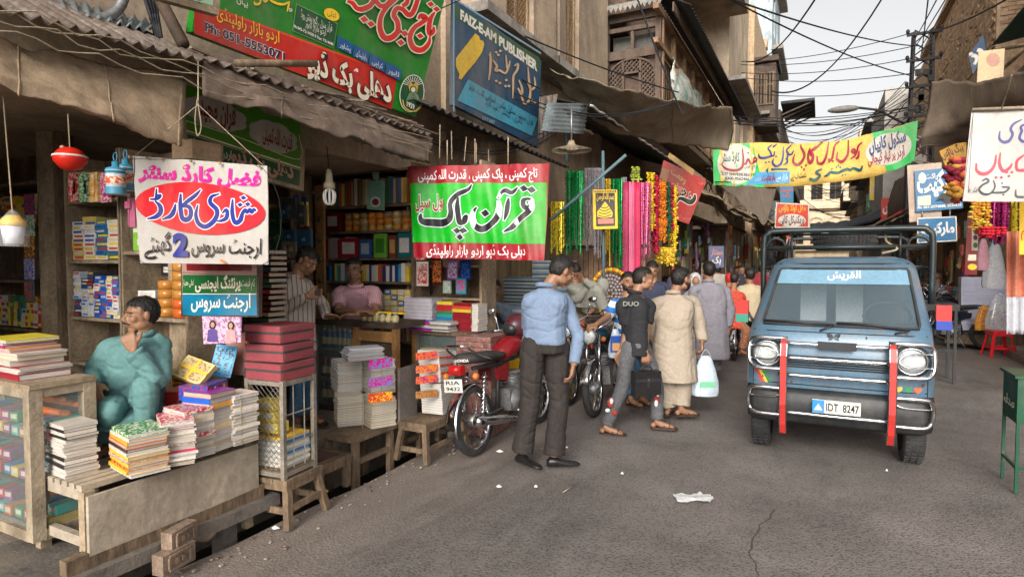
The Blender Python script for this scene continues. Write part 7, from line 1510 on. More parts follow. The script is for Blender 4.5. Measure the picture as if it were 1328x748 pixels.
for k,c in enumerate(((215,170,60),(40,130,80),(205,90,50))):
 x=CX+.43+k*.062;vpatch([(x+.026*(math.sin(a)**3),.68+.0018*(13*math.cos(a)-5*math.cos(2*a)-2*math.cos(3*a))) for a in[2*math.pi*j/20 for j in range(20)]],cover(c),'heart_sticker')
for sx,cols in((-1,((190,35,30),(40,130,110))),(1,((200,40,35),(30,60,150)))):
 c=Vector((CX+sx*.74,5.74,1.24));mr=MB().box(c,(.1,.07,.16)).build('mirror',cover(cols[0]),V)
 MB().box(c+Vector((0,-.02,-.075)),(.102,.075,.07)).build('lower_half',cover(cols[1]),mr);MB().tube([c+Vector((-sx*.03,.02,0)),Vector((CX+sx*.64,5.74,1.12))],.012,6).build('bracket',BPLAS,V)
def wheel(parent,c,r,w_,hub=STEEL,ax='x',spokes=0,n=28,name='wheel',tread=True):
 M_=Matrix.Rotation(math.pi/2,3,'Y');wh=MB().lathe([(r*.68,-w_/2),(r*.9,-w_/2),(r*.985,-w_*.4),(r,-w_*.2),(r,w_*.2),(r*.985,w_*.4),(r*.9,w_/2),(r*.68,w_/2)],c,n,M=M_,cap=False).build(name,BLACK,parent)
 if tread:
  b=MB()
  for k in range(40):
   a=2*math.pi*k/40
   for s_ in(-.3,0,.3):b.box(Vector(c)+Vector((s_*w_,math.cos(a+s_)*r,math.sin(a+s_)*r)),(w_*.22,.02*r/.3,.012),M=Matrix.Rotation(a+s_-math.pi/2,3,'X'))
  b.build('tread',BLACK,wh)
 return wh
for x in(CX-.575,CX+.575):
 for y in(5.97,7.75):
  wh=wheel(V,(x,y,.27),.275,.155);MB().lathe([(0,-.03),(.1,-.05),(.17,.0),(.19,.02)],(x,y,.27),16,M=Matrix.Rotation(math.pi/2,3,'Y')).build('rim',DSTEEL,wh)
MB().box((CX+.1,8.0,.75),(1.3,2.0,.5)).build('cargo_bed',VBL,V);MB().box((CX+.08,7.7,.4),(.9,3.2,.12)).build('chassis',DARK,V)
RK=mat('dark_green_black_tube_paint',(.022,.032,.034),.35,.3,var=.25,dirt=.35)
yr=6.2
def hoop(y,z1,hw,r,z0,name='rack_hoop',cx_=.18):
 P=[(cx_-hw,z0),(cx_-hw,z1-.12),(cx_-hw+.03,z1-.03),(cx_-hw+.12,z1),(cx_,z1),(cx_+hw-.12,z1),(cx_+hw-.03,z1-.03),(cx_+hw,z1-.12),(cx_+hw,z0)]
 MB().tube(catmull([Vector((x,y,z)) for x,z in P],4),r,8).build(name,RK,V)
hoop(6.25,1.955,.67,.026,1.3);hoop(8.9,1.98,.67,.022,1.0,cx_=.28)
for x in(-.4,.78):hoop(6.5,1.9,.09,.014,1.7,'small_hoop',x+.0)
b=MB();b.tube([(-.5,6.35,1.8),(.86,6.35,1.8)],.02,8).tube([(-.25,6.32,1.92),(.62,6.32,1.92)],.012,6).tube([(-.25,6.32,1.7),(-.25,6.32,1.92)],.012,6).tube([(.62,6.32,1.7),(.62,6.32,1.92)],.012,6)
for x in(-.5,.86):b.tube([(x,6.25,1.8),(x+.1,8.9,1.82)],.018,6).tube([(x,6.25,1.6),(x+.1,8.9,1.62)],.018,6)
b.build('rack_rails',RK,V)
t=thing('spare_tyre','worn spare tyre lying flat on the van roof inside the rack','tyre',(.2,6.75,1.78),world=True)
MB().lathe([(.16,-.075),(.25,-.08),(.275,-.04),(.275,.04),(.25,.08),(.16,.075)],(.2,6.75,1.86),30,cap=False).build('tyre_body',BLACK,t);b=MB()
for k in range(44):
 a=2*math.pi*k/44
 for s_ in(-.045,0,.045):b.box((.2+math.cos(a)*.277,6.75+math.sin(a)*.277,1.86+s_),(.012,.022,.028),rz=a)
b.build('tread',BLACK,t)
MB().tube(catmull([(.5,6.3,1.95),(.52,6.4,1.85),(.6,6.32,1.78),(.48,6.3,1.74)],4),.01,5).build('rope',ROPE,cat='rope',label='short rope knotted on the van roof rack')
# == MOTORCYCLES ==
def motorcycle(label,loc,rz,col,seatc=BLACK,lod=1,lean=-.1,plate=None,name='motorcycle',lampc=None):
 r=thing(name,label,'motorcycle',loc,rz);r.rotation_euler=(0,lean,rz)
 PC=paint('tank_%d_%d_%d'%tuple(col),col,.25,var=.1,bump=0,dirt=.2)
 for y,nm in((-.61,'rear_wheel'),(.61,'front_wheel')):
  c=(0,y,.3);w_=MB().lathe([(.245,-.035),(.285,-.036),(.298,-.015),(.3,0),(.298,.015),(.285,.036),(.245,.035)],c,30,M=Matrix.Rotation(math.pi/2,3,'Y'),cap=False).build(nm,BLACK,r)
  MB().lathe([(.238,-.03),(.25,-.032),(.242,0),(.25,.032),(.238,.03),(.23,0),(.238,-.03)],c,30,M=Matrix.Rotation(math.pi/2,3,'Y'),cap=False).build('rim',STEEL,w_)
  MB().lathe([(.0,-.06),(.06,-.05),(.065,0),(.06,.05),(0,.06)],c,14,M=Matrix.Rotation(math.pi/2,3,'Y')).build('hub',DSTEEL,w_)
  b=MB()
  for k in range(28 if lod else 12):
   a=2*math.pi*k/(28 if lod else 12);s_=.03 if k%2 else-.03;a2=a+(.35 if k%4<2 else-.35);b.tube([(s_,y+.05*math.cos(a2),.3+.05*math.sin(a2)),(0,y+.24*math.cos(a),.3+.24*math.sin(a))],.0022,3)
  b.build('spokes',STEEL,w_)
  rows=[[Vector((u*.055,y+.335*math.cos(a),.3+.335*math.sin(a)-abs(u)*.018)) for u in(-1,-.6,0,.6,1)] for a in[math.radians(d) for d in(range(-10 if y<0 else 20,131,12) if y>0 else range(60,200,12))]]
  MB().grid(rows,thick=.003).build('mudguard',STEEL,r)
 b=MB()
 for s_ in(-.075,.075):b.tube([(s_,.62,.3),(s_,.53,.55)],.022,8).tube([(s_,.53,.52),(s_*.9,.42,.86)],.016,8)
 b.build('fork',STEEL,r)
 b=MB();b.tube([(0,.42,.84),(0,.3,.74),(0,-.1,.72),(0,-.55,.74)],.02,6).tube([(0,.38,.76),(0,.25,.4),(0,-.1,.3),(0,-.2,.3)],.02,6).tube([(0,-.1,.72),(0,-.2,.32)],.018,6)
 for s_ in(-.05,.05):b.tube([(s_,-.18,.32),(s_,-.61,.3)],.016,6)
 b.build('frame',VBK,r)
 b=MB();b.box((0,.06,.38),(.2,.34,.2)).lathe([(.09,0),(.09,.18)],(0,.14,.44),12)
 for k in range(6):b.box((0,.15,.46+k*.028),(.2,.2,.01))
 b.lathe([(.0,-.12),(.1,-.1),(.1,.1),(0,.12)],(0,.0,.36),14,M=Matrix.Rotation(math.pi/2,3,'Y'));b.build('engine',DSTEEL,r)
 b=MB();P=[(0,.36,.84),(0,.25,.86),(0,.1,.86),(0,-.06,.8),(0,-.12,.76)];b.tube(P,[.04,.11,.125,.1,.04],14,flat=.8);b.build('fuel_tank',PC,r)
 for s_ in(-.1,.1):MB().poly([(s_,-.08,.72),(s_,-.32,.7),(s_,-.3,.6),(s_,-.12,.56)][::1 if s_>0 else-1],.015,(1 if s_>0 else-1,0,0)).build('side_panel',PC,r)
 b=MB();b.tube([(0,-.08,.8),(0,-.2,.805),(0,-.42,.82),(0,-.66,.84),(0,-.7,.83)],[.08,.12,.125,.12,.06],12,flat=.42);b.build('saddle',seatc,r)
 b=MB();b.tube(catmull([(-.11,-.4,.8),(-.13,-.62,.86),(-.1,-.78,.95),(0,-.8,.96),(.1,-.78,.95),(.13,-.62,.86),(.11,-.4,.8)],4),.011,6);b.build('grab_rail',STEEL,r)
 b=MB();b.tube(catmull([(-.33,.22,.98),(-.2,.3,1.0),(-.1,.38,.95),(0,.4,.92),(.1,.38,.95),(.2,.3,1.0),(.33,.22,.98)],4),.011,6);b.build('handlebar',STEEL,r)
 for s_ in(-1,1):
  MB().tube([(s_*.24,.275,.995),(s_*.36,.2,.975)],.018,8).build('grip',BLACK,r)
  MB().tube([(s_*.2,.3,1.0),(s_*.26,.36,1.12),(s_*.28,.34,1.18)],.006,5).ball((s_*.3,.33,1.2),(.055,.015,.035),10).build('mirror',STEEL,r)
  MB().ball((s_*.14,.5,.82),(.03,.04,.03),8).build('indicator',mat('amber_lens',(.5,.16,.03),.3),r);MB().ball((s_*.15,-.74,.7),(.03,.035,.03),8).build('indicator',mat('amber_lens',(.5,.16,.03),.3),r)
  b=MB();b.tube([(s_*.1,-.6,.34),(s_*.09,-.5,.7)],.012,6)
  for k in range(9):b.lathe([(.026,-.006),(.031,0),(.026,.006)],Vector((s_*.1,-.6,.38)).lerp(Vector((s_*.09,-.51,.66)),k/8),10)
  b.build('shock_absorber',STEEL,r)
 MB().ball((0,.53,.86),(.085,.06,.085),16).build('headlight',STEEL,r);MB().ball((0,.572,.86),(.075,.03,.075),16).build('lens',mat('ribbed_lamp_glass',(.5,.53,.52),.12),r)
 for x in(-.05,.05):MB().lathe([(.0,0),(.035,0),(.035,.05),(0,.052)],(x,.42,.95),12).build('gauge',BPLAS,r)
 MB().box((0,-.79,.76),(.12,.07,.075)).ball((0,-.82,.765),(.065,.04,.042),10).build('tail_light',mat('red_lens',(.4,.01,.01),.25,bump=.1),r)
 b=MB();b.tube(catmull([(.12,.2,.42),(.15,.22,.28),(.15,.0,.2),(.15,-.25,.24)],4),.02,8);b.tube([(.16,-.2,.23),(.17,-.35,.26),(.18,-.82,.34),(.18,-.84,.34)],[.025,.038,.045,.03],12);b.build('exhaust',STEEL,r)
 MB().tube([(-.25,.02,.26),(.25,.02,.26)],.012,6).tube([(-.1,-.05,.25),(-.16,-.15,.02)],.01,5).build('footrest',DSTEEL,r)
 if plate:
  p_=MB().box((0,-.86,.64),(.18,.006,.11)).build('number_plate',P_('plate_white',(215,215,205)),r)
  for k,tx in enumerate(plate):
   v_,f_=text_geo(tx,.02);MB().add([(-.07+.14*x,-.8645,.65-k*.05+.045*y) for x,y in v_],f_).build('lettering',BPLAS,p_)
 return r
bk=motorcycle('red motorcycle with black saddle parked behind the blue-shirt man, tail towards the camera',(-2.6,5.03,0),-.03,(125,18,26),plate=('RIA','9432'))
v_,f_=text_geo('HONDA',.03);MB().add([(-.07+.14*x,-.704-.0,.815+.035*y) for x,y in v_],f_).build('lettering',P_('white'),bk)
motorcycle('motorcycle with orange tank and round headlight, second in the row by the cartons',(-2.62,7.15,0),math.pi+.05,(215,90,30),lean=.1)
motorcycle('black motorcycle with chrome headlight nearest the striding young man',(-2.18,6.75,0),math.pi+.06,(25,60,75),lean=.1)
motorcycle('motorcycle ridden away by the rider and the girl beyond the beige man',(-1.3,11.5,0),0,(170,30,35),lod=0,lean=0)
for k,(x,y,lb) in enumerate(((2.3,14.3,'parked motorcycle nearest the black iron stand on the right'),(2.6,16.,'parked motorcycle second along the right pavement'),(2.75,17.3,'third parked motorcycle by the white book cartons at right'),(2.7,20.5,'farthest parked motorcycle on the right side'))):
 motorcycle(lb,(x,y,0),1.9+.2*k,(30,35,50),lod=0,lean=.1)
t=thing('helmet','patterned red and black helmet hanging on the handlebar of the red motorcycle','helmet',(-2.72,5.42,1.02),-.4)
MB().ball((0,0,0),(.13,.15,.13),16).build('helmet_shell',cover((90,25,30),(40,50,60)),t);MB().ball((0,-.1,-.02),(.1,.07,.07),12).build('visor',BPLAS,t);MB().tube([(-.1,-.06,.03),(0,-.15,.07),(.1,-.06,.03)],.008,5).build('trim',STEEL,t)
t=thing('wrapped_bundle','bundle of books in crinkled clear plastic stacked behind the red motorcycle saddle','bundle',(-2.95,5.15,.75),.1)
for k in range(4):MB().box((rnd.uniform(-.01,.01),0,.03+k*.05),(.36,.5,.045)).build('wrapped_book',mat('wrapped_brown_pack',(.25,.12,.1),.3,var=.5,scale=12,bump=1.,bscale=20,bdist=.02),t)
MB().box((0,0,-.38),(.34,.46,.74)).build('wrapped_sack',mat('wrapped_brown_pack',None or(.25,.12,.1),.3),t)
t=thing('briefcase','flat black briefcase carried by the young man in the black T-shirt','briefcase',W5((838,496,-.1)),math.atan2(RH.y,RH.x)+.25)
MB().box((0,0,0),(.27,.09,.23)).build('case',mat('black_leather',(.014,.013,.013),.3),t);MB().box((0,-.047,.03),(.27,.006,.03)).box((0,-.048,.01),(.03,.008,.1)).build('flap_strap',BPLAS,t);MB().box((0,-.054,.035),(.02,.004,.02)).build('clasp',STEEL,t);MB().tube(catmull([(-.06,0,.115),(-.04,0,.15),(.04,0,.15),(.06,0,.115)],3),.008,6).build('handle',BPLAS,t)
def bag(label,px,D,w_,h,m,name='carrier_bag',seed=0):
 c=CAM+ray(*px)*D;t=thing(name,label,'bag',c-Vector((0,0,h/2)),world=True);rows=[]
 for i in range(15):
  v=i/14;r_=(w_/2)*(.3+.7*min(1,(v*1.5)**.7))*(1 if v<.93 else.9);ring=[]
  for j in range(25):
   a=2*math.pi*j/24;nn=1+.16*noise.noise(Vector((math.cos(a)*2.5,math.sin(a)*2.5,v*1.2+seed)))+.05*math.sin(a*7+seed)*(1-v);ring.append(c+RH*(r_*nn*math.cos(a))+FH*(r_*.5*nn*math.sin(a))+Vector((0,0,h/2-v*h)))
  rows.append(ring)
 MB().grid(rows).build('bag_body',m,t)
 if name=='carrier_bag':
  for q in(-1,1):MB().tube(catmull([c+RH*(w_*.2*q)+Vector((0,0,h/2-.01)),c+RH*(w_*.09*q)+Vector((0,0,h/2+.045)),c+Vector((0,0,h/2+.07))],3),.007,5,flat=.4).build('bag_handle',m,t)
 return t,c
WB=mat('thin_bluish_white_plastic',(.5,.58,.66),.35,var=.15,scale=8,bump=.6,bscale=18,bdist=.02)
t,c=bag('white-blue plastic carrier bag hanging from the beige man hand',(915,487),6.35,.28,.42,WB)
MB().box(c+Vector((.0,-.0,-.08))-FH*.07,(.16,.01,.06),rz=math.atan2(RH.y,RH.x)).build('green_print',cover((120,190,150)),t)
t,c=bag('small clear bag with printed card on the bearded man side',(798,445),6.35,.14,.3,mat('milky_bag',(.5,.55,.62),.3,var=.2));MB().box(c-FH*.05,(.12,.012,.17),rz=math.atan2(RH.y,RH.x)).box(c-FH*.057+Vector((0,0,-.03)),(.08,.006,.08),rz=math.atan2(RH.y,RH.x),m=1).build('printed_card',[cover((40,80,160)),cover((200,150,100))],t)
def decal(W_,pts,m,label,off=.0):
 for(px,py,dd,rx,ry) in pts:MB().ball(W_((px,py,dd)),(rx,.012,ry),10,M=Matrix((RH,FH,Vector((0,0,1)))).transposed()).build('printed_patch',m,r5)
decal(W5,[(792,522,-.085,.035,.05),(797,535,-.075,.03,.03),(852,518,.045,.03,.05)],red,'');decal(W5,[(793,520,-.093,.02,.03),(788,532,-.085,.026,.02),(851,523,.037,.02,.035),(853,512,.04,.015,.02)],whp,'')
v_,f_=text_geo('DUO',.02);c0=W5((808,398,-.14));MB().add([c0+RH*(.15*x)+Vector((0,0,.06*y+.01)) for x,y in v_],f_).build('lettering',mat('faded_grey_print',(.25,.25,.22),.8),r5)
# == SHOP 3 (beyond the green banner) ==
MB().box((-4.6,8.9,1.5),(.1,5.4,3.2)).build('back_wall',mat('ochre_plank_wall',(.26,.19,.1),.85,var=.35,scale=3,bump=.3,dirt=.5,stretch=(1,3,.3)),cat='wall',label='ochre plank back wall of the third bookshop')
MB().box((-4.0,6.05,1.6),(1.3,.12,3)).build('partition',WOOD,cat='partition',label='grey plank partition between the second and third bookshops')
b=MB();b.box(PX(628,380,-3.55)+Vector((0,0,.3)),(.12,.12,2.6));b.build('wooden_post',OWOOD,cat='post',label='orange-brown wooden post beside the peering boy')
for k in range(7):MB().box((-4.5,7.2+k*.42,1.35),(.04,.38,2.4)).build('wall_board',mat('ochre_plank_wall',(.26,.19,.1)),cat='board',label='upright ochre board on the third shop wall',group='upright ochre boards')
t=thing('shop_counter','dark open-fronted counter with a yellow painted base in the third bookshop','counter',(-3.5,7.2,0),world=True)
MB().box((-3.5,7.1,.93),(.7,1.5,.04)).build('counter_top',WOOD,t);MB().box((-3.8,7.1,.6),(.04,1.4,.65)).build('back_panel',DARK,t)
for y in(6.4,7.1,7.8):MB().box((-3.2,y,.6),(.05,.05,.65)).build('counter_post',WOOD,t)
MB().box((-3.19,7.1,.36),(.03,1.5,.5)).box((-3.5,6.36,.36),(.66,.03,.5)).build('yellow_base',cover((215,170,40)),t)
for k in range(4):MB().tube(catmull([PY(636+k*9,432+8*k,6.34),PY(642+k*9,428+8*k,6.34),PY(644+k*9,436+8*k,6.34),PY(638+k*9,442+8*k,6.34)],3),.012,5).build('red_lettering',R_,t)
zpile(648,676,6.6,.952,.17,8,'blue-grey exam book lying beside the boy on the dark counter',[(150,165,185),(120,140,165),WC])
zpile(653,700,7.3,.952,.52,22,'grey-spined exam book of the tall pile behind the blue-shirt man',[(140,150,155),(90,110,120),(170,165,150),(60,80,100)],depth=.25)
zpile(690,738,7.9,.952,.75,28,'long blue-grey copy on the highest pile in the third bookshop',[(120,140,150),(160,160,150),(80,100,120)],depth=.3)
for i in range(5):put_book(book_mesh(.3,.2,.03,cover(((180,50,50),(40,120,70),(200,180,160),(60,60,90),(180,50,60))[i]),PAPER,'y-'),(-3.4+.02*i,6.75,.63+i*.031),.05*i,'red or green ledger inside the dark open counter','ledgers in the open counter')
for r_,(x,y0_,y1_,z0_,n_) in enumerate(((-3.1,7.95,8.35,.12,15),(-2.95,8.45,9.1,.12,13),(-3.0,9.2,9.9,.12,12))):
 for i in range(n_):o=MB().box((0,0,0),(.5,y1_-y0_,.055)).build('cardboard_pack',CARD,loc=(x+rnd.uniform(-.012,.012),(y0_+y1_)/2,z0_+.06*i+.03),rz=rnd.uniform(-.02,.02),cat='carton',label='flat brown cardboard pack of the %s pile under the sleeping man'%('left','middle','right')[r_],group='brown pack piles');
t=thing('slat_partition','brown reeded wooden partition behind the sleeping man','partition',(-3.5,9.4,1),world=True)
for k in range(16):MB().box((-3.75+k*.085,9.3,1.5),(.07,.03,.9)).build('slat',mat('reddish_slat',(.2,.12,.075),.8,var=.35,bump=.3,dirt=.4),t)
for z in(1.08,1.93):MB().box((-3.1,9.27,z),(1.45,.04,.05)).build('rail',DWOOD,t)
def strand_mesh(key,L_,r,cols,dens=70,kind='tinsel'):
 if key in BKM:return BKM[key]
 b=MB();R2=random.Random(len(str(key)))
 b.tube([(0,0,0),(0,0,-L_)],r*.35,4,m=0)
 for i in range(int(L_*dens)):
  z=-i/dens;a=R2.uniform(0,6.28);q=R2.uniform(.6,1.1)*r;c=Vector((math.cos(a)*r*.3,math.sin(a)*r*.3,z))
  if kind=='tinsel':
   v=Vector((math.cos(a),math.sin(a),R2.uniform(-.6,.6)))*q;w_=Vector((-math.sin(a),math.cos(a),.5))*q*.6;b.add([c-w_,c+v,c+w_,c-v*.4],[(0,1,2,3)],R2.randrange(len(cols)))
  else:
   for q_ in range(2):b.ball(c+Vector((math.cos(a+q_*3)*r*.5,math.sin(a+q_*3)*r*.5,0)),(r*.6,r*.6,r*.4),5,m=R2.randrange(len(cols)))
 BKM[key]=b.mesh('strand',cols);return BKM[key]
def foil(n,c):return mat('foil_'+n,c,.3,.5,var=.3,scale=60,bump=0)
FG,FS,FP,FO,FY,FGD=foil('green',(.01,.28,.07)),foil('silver',(.55,.55,.58)),foil('pink',(.7,.12,.28)),foil('orange',(.6,.2,.03)),foil('yellow',(.65,.5,.04)),foil('gold',(.45,.27,.05))
fl=lambda n,c:mat('petal_'+n,c,.8,var=.3,scale=50,bump=.3)
def garlands(kind,x0,x1,yt,yb,y,cols,label,n,r=.02,jit=.08,cat='garland'):
 h=PY(x0,yt,y).z-PY(x0,yb,y).z;key=(kind,round(h,1),label[:20],r);me=strand_mesh(key,h,r,cols,90 if kind=='tinsel' else 28,kind)
 for i in range(n):
  p=PY(x0+(x1-x0)*(i+.5)/n,yt,y+rnd.uniform(-jit,jit));o=bpy.data.objects.new('garland',me);COL.objects.link(o);o.location=p;o.scale=(rnd.uniform(.85,1.25),rnd.uniform(.85,1.25),rnd.uniform(.8,1.06));o.rotation_euler=(rnd.uniform(-.02,.02),rnd.uniform(-.02,.02),rnd.uniform(0,6));o['label']=label;o['category']=cat;o['group']=label
garlands('tinsel',714,732,262,330,7.9,[FY,FGD,FG],'short olive and gold tinsel strand at the left end of the garland stall',7,.03)
garlands('tinsel',734,757,222,325,8.4,[FG,FG,foil('dark_green',(.01,.12,.04))],'green tinsel strand left of the framed black picture',16,.025)
garlands('tinsel',758,781,218,330,8.9,[FS,foil('grey',(.2,.2,.22)),FP],'silver tinsel strand just behind the framed black picture',15,.022)
garlands('tinsel',783,792,232,345,9.0,[FGD,FO],'thin gold tinsel strand right of the framed black picture',4,.025)
garlands('tinsel',793,807,232,345,9.1,[FG,foil('bright_green',(.02,.45,.15))],'bright green tinsel strand beside the pink cloth',12,.025)
garlands('tinsel',806,813,230,330,9.3,[FS],'pale silver strand touching the pink cloth',4,.02);garlands('tinsel',829,845,237,345,9.3,[FP,FS,FP],'pink and silver beaded strand hung by the pink cloth',8,.026)
for kind_,x0,x1,yt,yb,y,c,lb in(('f',839,848,225,300,9.9,(.75,.5,.02),'long yellow marigold garland hung first in the flower row'),('f',847,853,229,330,10.0,(.55,.01,.06),'crimson flower garland hung second in the row'),('f',854,864,235,320,10.1,(.7,.2,.01),'orange marigold garland in the flower row'),('f',863,869,237,315,10.3,(.01,.1,.05),'dark green leaf garland in the flower row'),('f',868,872,240,300,10.4,(.5,.01,.03),'red garland between the green and yellow ones'),('f',869,878,242,322,10.5,(.8,.55,.02),'bright yellow marigold garland at the right end of the row'),('f',819,829,218,236,9.6,(.35,.4,.05),'bunch of yellow-green flowers above the pink cloth'),('f',850,875,322,345,10.2,(.7,.45,.03),'hanging tassel ends of the marigold garlands')):
 garlands('flower',x0,x1,yt,yb,y,[fl(lb[:8].replace(' ','_'),c),fl(lb[:8].replace(' ','_')+'d',tuple(v*.6 for v in c))],lb,max(2,int((x1-x0)/3.2)),.05,.04)
for k,(x0,x1,yb,c) in enumerate(((806,816,405,(.42,.03,.1)),(815,824,380,(.6,.16,.27)),(822,831,400,(.45,.02,.08)))):
 rows=[[PY(x0+(x1-x0)*j/10,236+(yb-236)*i/10,9.2-.06*k)+Vector((0,.04*math.sin(j*1.9+k),0)) for j in range(11)] for i in range(11)]
 MB().grid(rows,thick=.004).build('dupatta',mat('gauze_%d'%k,c,.6,var=.15,bump=.1),cat='cloth',label=('long dark pink gauze cloth at the left of the pink trio','pale rose gauze cloth in the middle of the pink trio','deep crimson gauze cloth at the right of the pink trio')[k])
s=Sign('framed_picture','black framed picture with gold border and golden pear-shaped script on the garland stall post','picture',PY(785,262,8.0),(.1,-1,0));s.T=(700,190,3.25)
s.board([(223,182),(326,182),(328,346),(226,349)],FGD,.05,name='frame');s.area([(235,196),(316,196),(318,335),(238,337)],BK);s.text('بسم اللہ الرحمن',240,222,312,222,34,FGD,.02)
s.shape([(275,232),(290,250),(308,280),(305,297),(270,302),(242,296),(243,275),(262,250)],FGD,'gold_script');
for k in range(4):s.pen([[(246+k*3,290-k*12),(275,296-k*12),(304-k*4,286-k*12)]],3,BK,name='script_gap')
s.area([(245,305),(312,303),(312,325),(246,327)],P_('dusty_pink'),'silver_strip')
for k in range(14):s.pen([[(228+k*7,189),(231+k*7,189)]],5,BK,name='bead')
m_=PY(792,380,8.9);t=thing('silver_medallion','round silver coin-garland medallion ringed with yellow flowers beside the cartons','garland',m_,world=True)
for rr in(.05,.1,.15,.2,.25):
 b=MB();nn=int(rr*130)
 for k in range(nn):a=2*math.pi*k/nn;b.box(m_+Vector((rr*math.cos(a),-.02,rr*math.sin(a)*1.1)),(.03,.02,.03),M=Matrix.Rotation(a,3,'Y'))
 b.build('silver_ring',FS,t)
b=MB()
for k in range(40):a=2*math.pi*k/40;b.ball(m_+Vector((.31*math.cos(a),.0,.33*math.sin(a)*1.1)),.035,6,m=k%2)
b.build('flower_ring',[fl('ring_yellow',(.7,.45,.02)),fl('ring_orange',(.6,.2,.02))],t)
frame_line('stall_frame','blue-grey iron props holding up the green tin roof of the garland stall',[[PY(715,285,7.6),PY(812,201,7.6)],[PY(782,196,8.2),PY(783,400,8.2)],[PY(735,160,7.6),PY(735,210,7.6)]],.022,paint('iron_blue_grey',(85,110,115),.6),'frame')
c=PY(741,193,7.0);t=thing('hanging_fan','dusty ceiling fan with wire cage hanging under the blue-grey tin sheet','fan',c,world=True)
MB().lathe([(0,.1),(.03,.1),(.06,.03),(.1,.0),(.1,-.03),(0,-.05)],c,14).build('fan_motor',PWOOD,t);b=MB()
for rr in(.08,.14,.2,.25):b.tube([c+Vector((rr*math.cos(a),rr*math.sin(a),-.02)) for a in[k*math.pi/12 for k in range(24)]],.004,4,closed=True)
for k in range(24):a=k*math.pi/12;b.tube([c+Vector((.05*math.cos(a),.05*math.sin(a),.04)),c+Vector((.25*math.cos(a),.25*math.sin(a),-.02)),c+Vector((.06*math.cos(a),.06*math.sin(a),-.07))],.0025,3)
b.build('cage',mat('dusty_wire',(.3,.26,.2),.6,.3),t)
for k in range(3):a=k*2.1;MB().beam(c+Vector((.05*math.cos(a),.05*math.sin(a),-.02)),c+Vector((.22*math.cos(a),.22*math.sin(a),-.02)),.08,.006).build('blade',PWOOD,t)
MB().tube([c+Vector((0,0,.1)),c+Vector((0,0,.5))],.012,6).build('rod',DSTEEL,t)
# == market clutter further along both rows ==
CLC=[(180,150,100),(150,110,60),(190,60,50),(60,130,150),(200,170,60),(110,60,120),(60,110,70),(200,190,180),(90,80,70),(200,110,60)]
def stall(label,side,y0,y1,xf,seed,items=16,zt=2.7,awn=None,tb=True):
 """open shop front: dark recess, posts, table with goods, things hung at the front"""
 R3=random.Random(seed);sg=1 if side=='L' else-1;t=thing('market_stall',label,'stall',(xf,(y0+y1)/2,0),world=True)
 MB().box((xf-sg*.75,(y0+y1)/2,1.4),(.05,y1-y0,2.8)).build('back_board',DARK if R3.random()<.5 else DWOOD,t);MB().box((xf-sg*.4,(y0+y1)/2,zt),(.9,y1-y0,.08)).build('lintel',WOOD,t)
 for y in(y0,y1):MB().box((xf-sg*.4,y,1.4),(.8,.06,2.7)).build('side_board',WOOD,t)
 for z in(.9,1.35,1.8):MB().box((xf-sg*.55,(y0+y1)/2,z),(.35,y1-y0-.1,.03)).build('shelf',WOOD,t)
 if tb:MB().box((xf+sg*.05,(y0+y1)/2,.45),(.6,y1-y0-.3,.7)).build('counter_box',mat('stall_side_%d'%(seed%4),((.2,.13,.07),(.1,.14,.16),(.24,.2,.15),(.14,.08,.05))[seed%4],.8,var=.3,dirt=.4),t)
 pg=MB()
 for i in range(items*6):z=R3.choice([.92,1.37,1.82]);d=(.16,R3.uniform(.1,.3),R3.uniform(.12,.34));pg.box((xf-sg*.5+R3.uniform(-.02,.02),R3.uniform(y0+.15,y1-.15),z+d[2]/2),d,m=R3.randrange(len(CLC)))
 pg.build('packed_goods',[cover(c) for c in CLC],t)['kind']='stuff'
 for i in range(items):
  z=R3.uniform(1.3,zt-.25);y=y0+(y1-y0)*(i+.5)/items;h=R3.uniform(.2,.6);o=MB().box((0,0,0),(.05,.16,h)).ball((sg*.03,0,-h*.2),(.03,.07,h*.2),8,m=1).build('hanging_packet',[cover(R3.choice(CLC)),cover(R3.choice(CLC))],loc=(xf+sg*R3.uniform(0,.15),y,z),rz=R3.uniform(-.4,.4));o['category']='packet';o['label']='goods hung at the '+label.split(',')[0][:60];o['group']=o['label']
 if tb:
  for i in range(items):d=(.25,.22,R3.choice([.08,.16,.3]));goods_box('packet','goods on the counter of the '+label.split(',')[0][:60],(xf+sg*.05,R3.uniform(y0+.3,y1-.3),.8+d[2]/2),d,R3.choice(CLC),'packet',rz=R3.uniform(-.3,.3),pr=R3.choice(CLC))
 if awn:cloth('canvas_awning',awn,[[Vector((xf-sg*.3,y0+(y1-y0)*j/3,zt+.7)) for j in range(4)],[Vector((xf+sg*.5,y0+(y1-y0)*j/3,zt+.35)) for j in range(4)],[Vector((xf+sg*1.2,y0+(y1-y0)*j/3,zt-.05)) for j in range(4)]],R3.choice([CAN1,CAN2,CAN3]),amp=.12,fr=.9,seed=seed)
stall('wooden toy stall with hanging cartons, beside the red tilted board','L',13.2,16.2,-3.1,3,14,3.0,'ragged brown awning over the toy stall')
stall('paper goods stall, below the small dark blue board','L',16.4,19.6,-3.05,5,14,2.9,'tan awning past the toy stall with poles')
stall('crowded stall in the shade of the dark triangular tarpaulin','L',20.0,25.5,-2.7,8,16,2.9,'dull awning in front of the tall tan block');stall('far stall with bright bags, left of the red oval sign','L',26.5,33,-2.5,13,18,3.1,'grey awning at the brick and timber house');stall('farthest left stall before the dark timber house','L',34,44,-2.4,21,18,3.2,'long faded awning under the pale blue block')
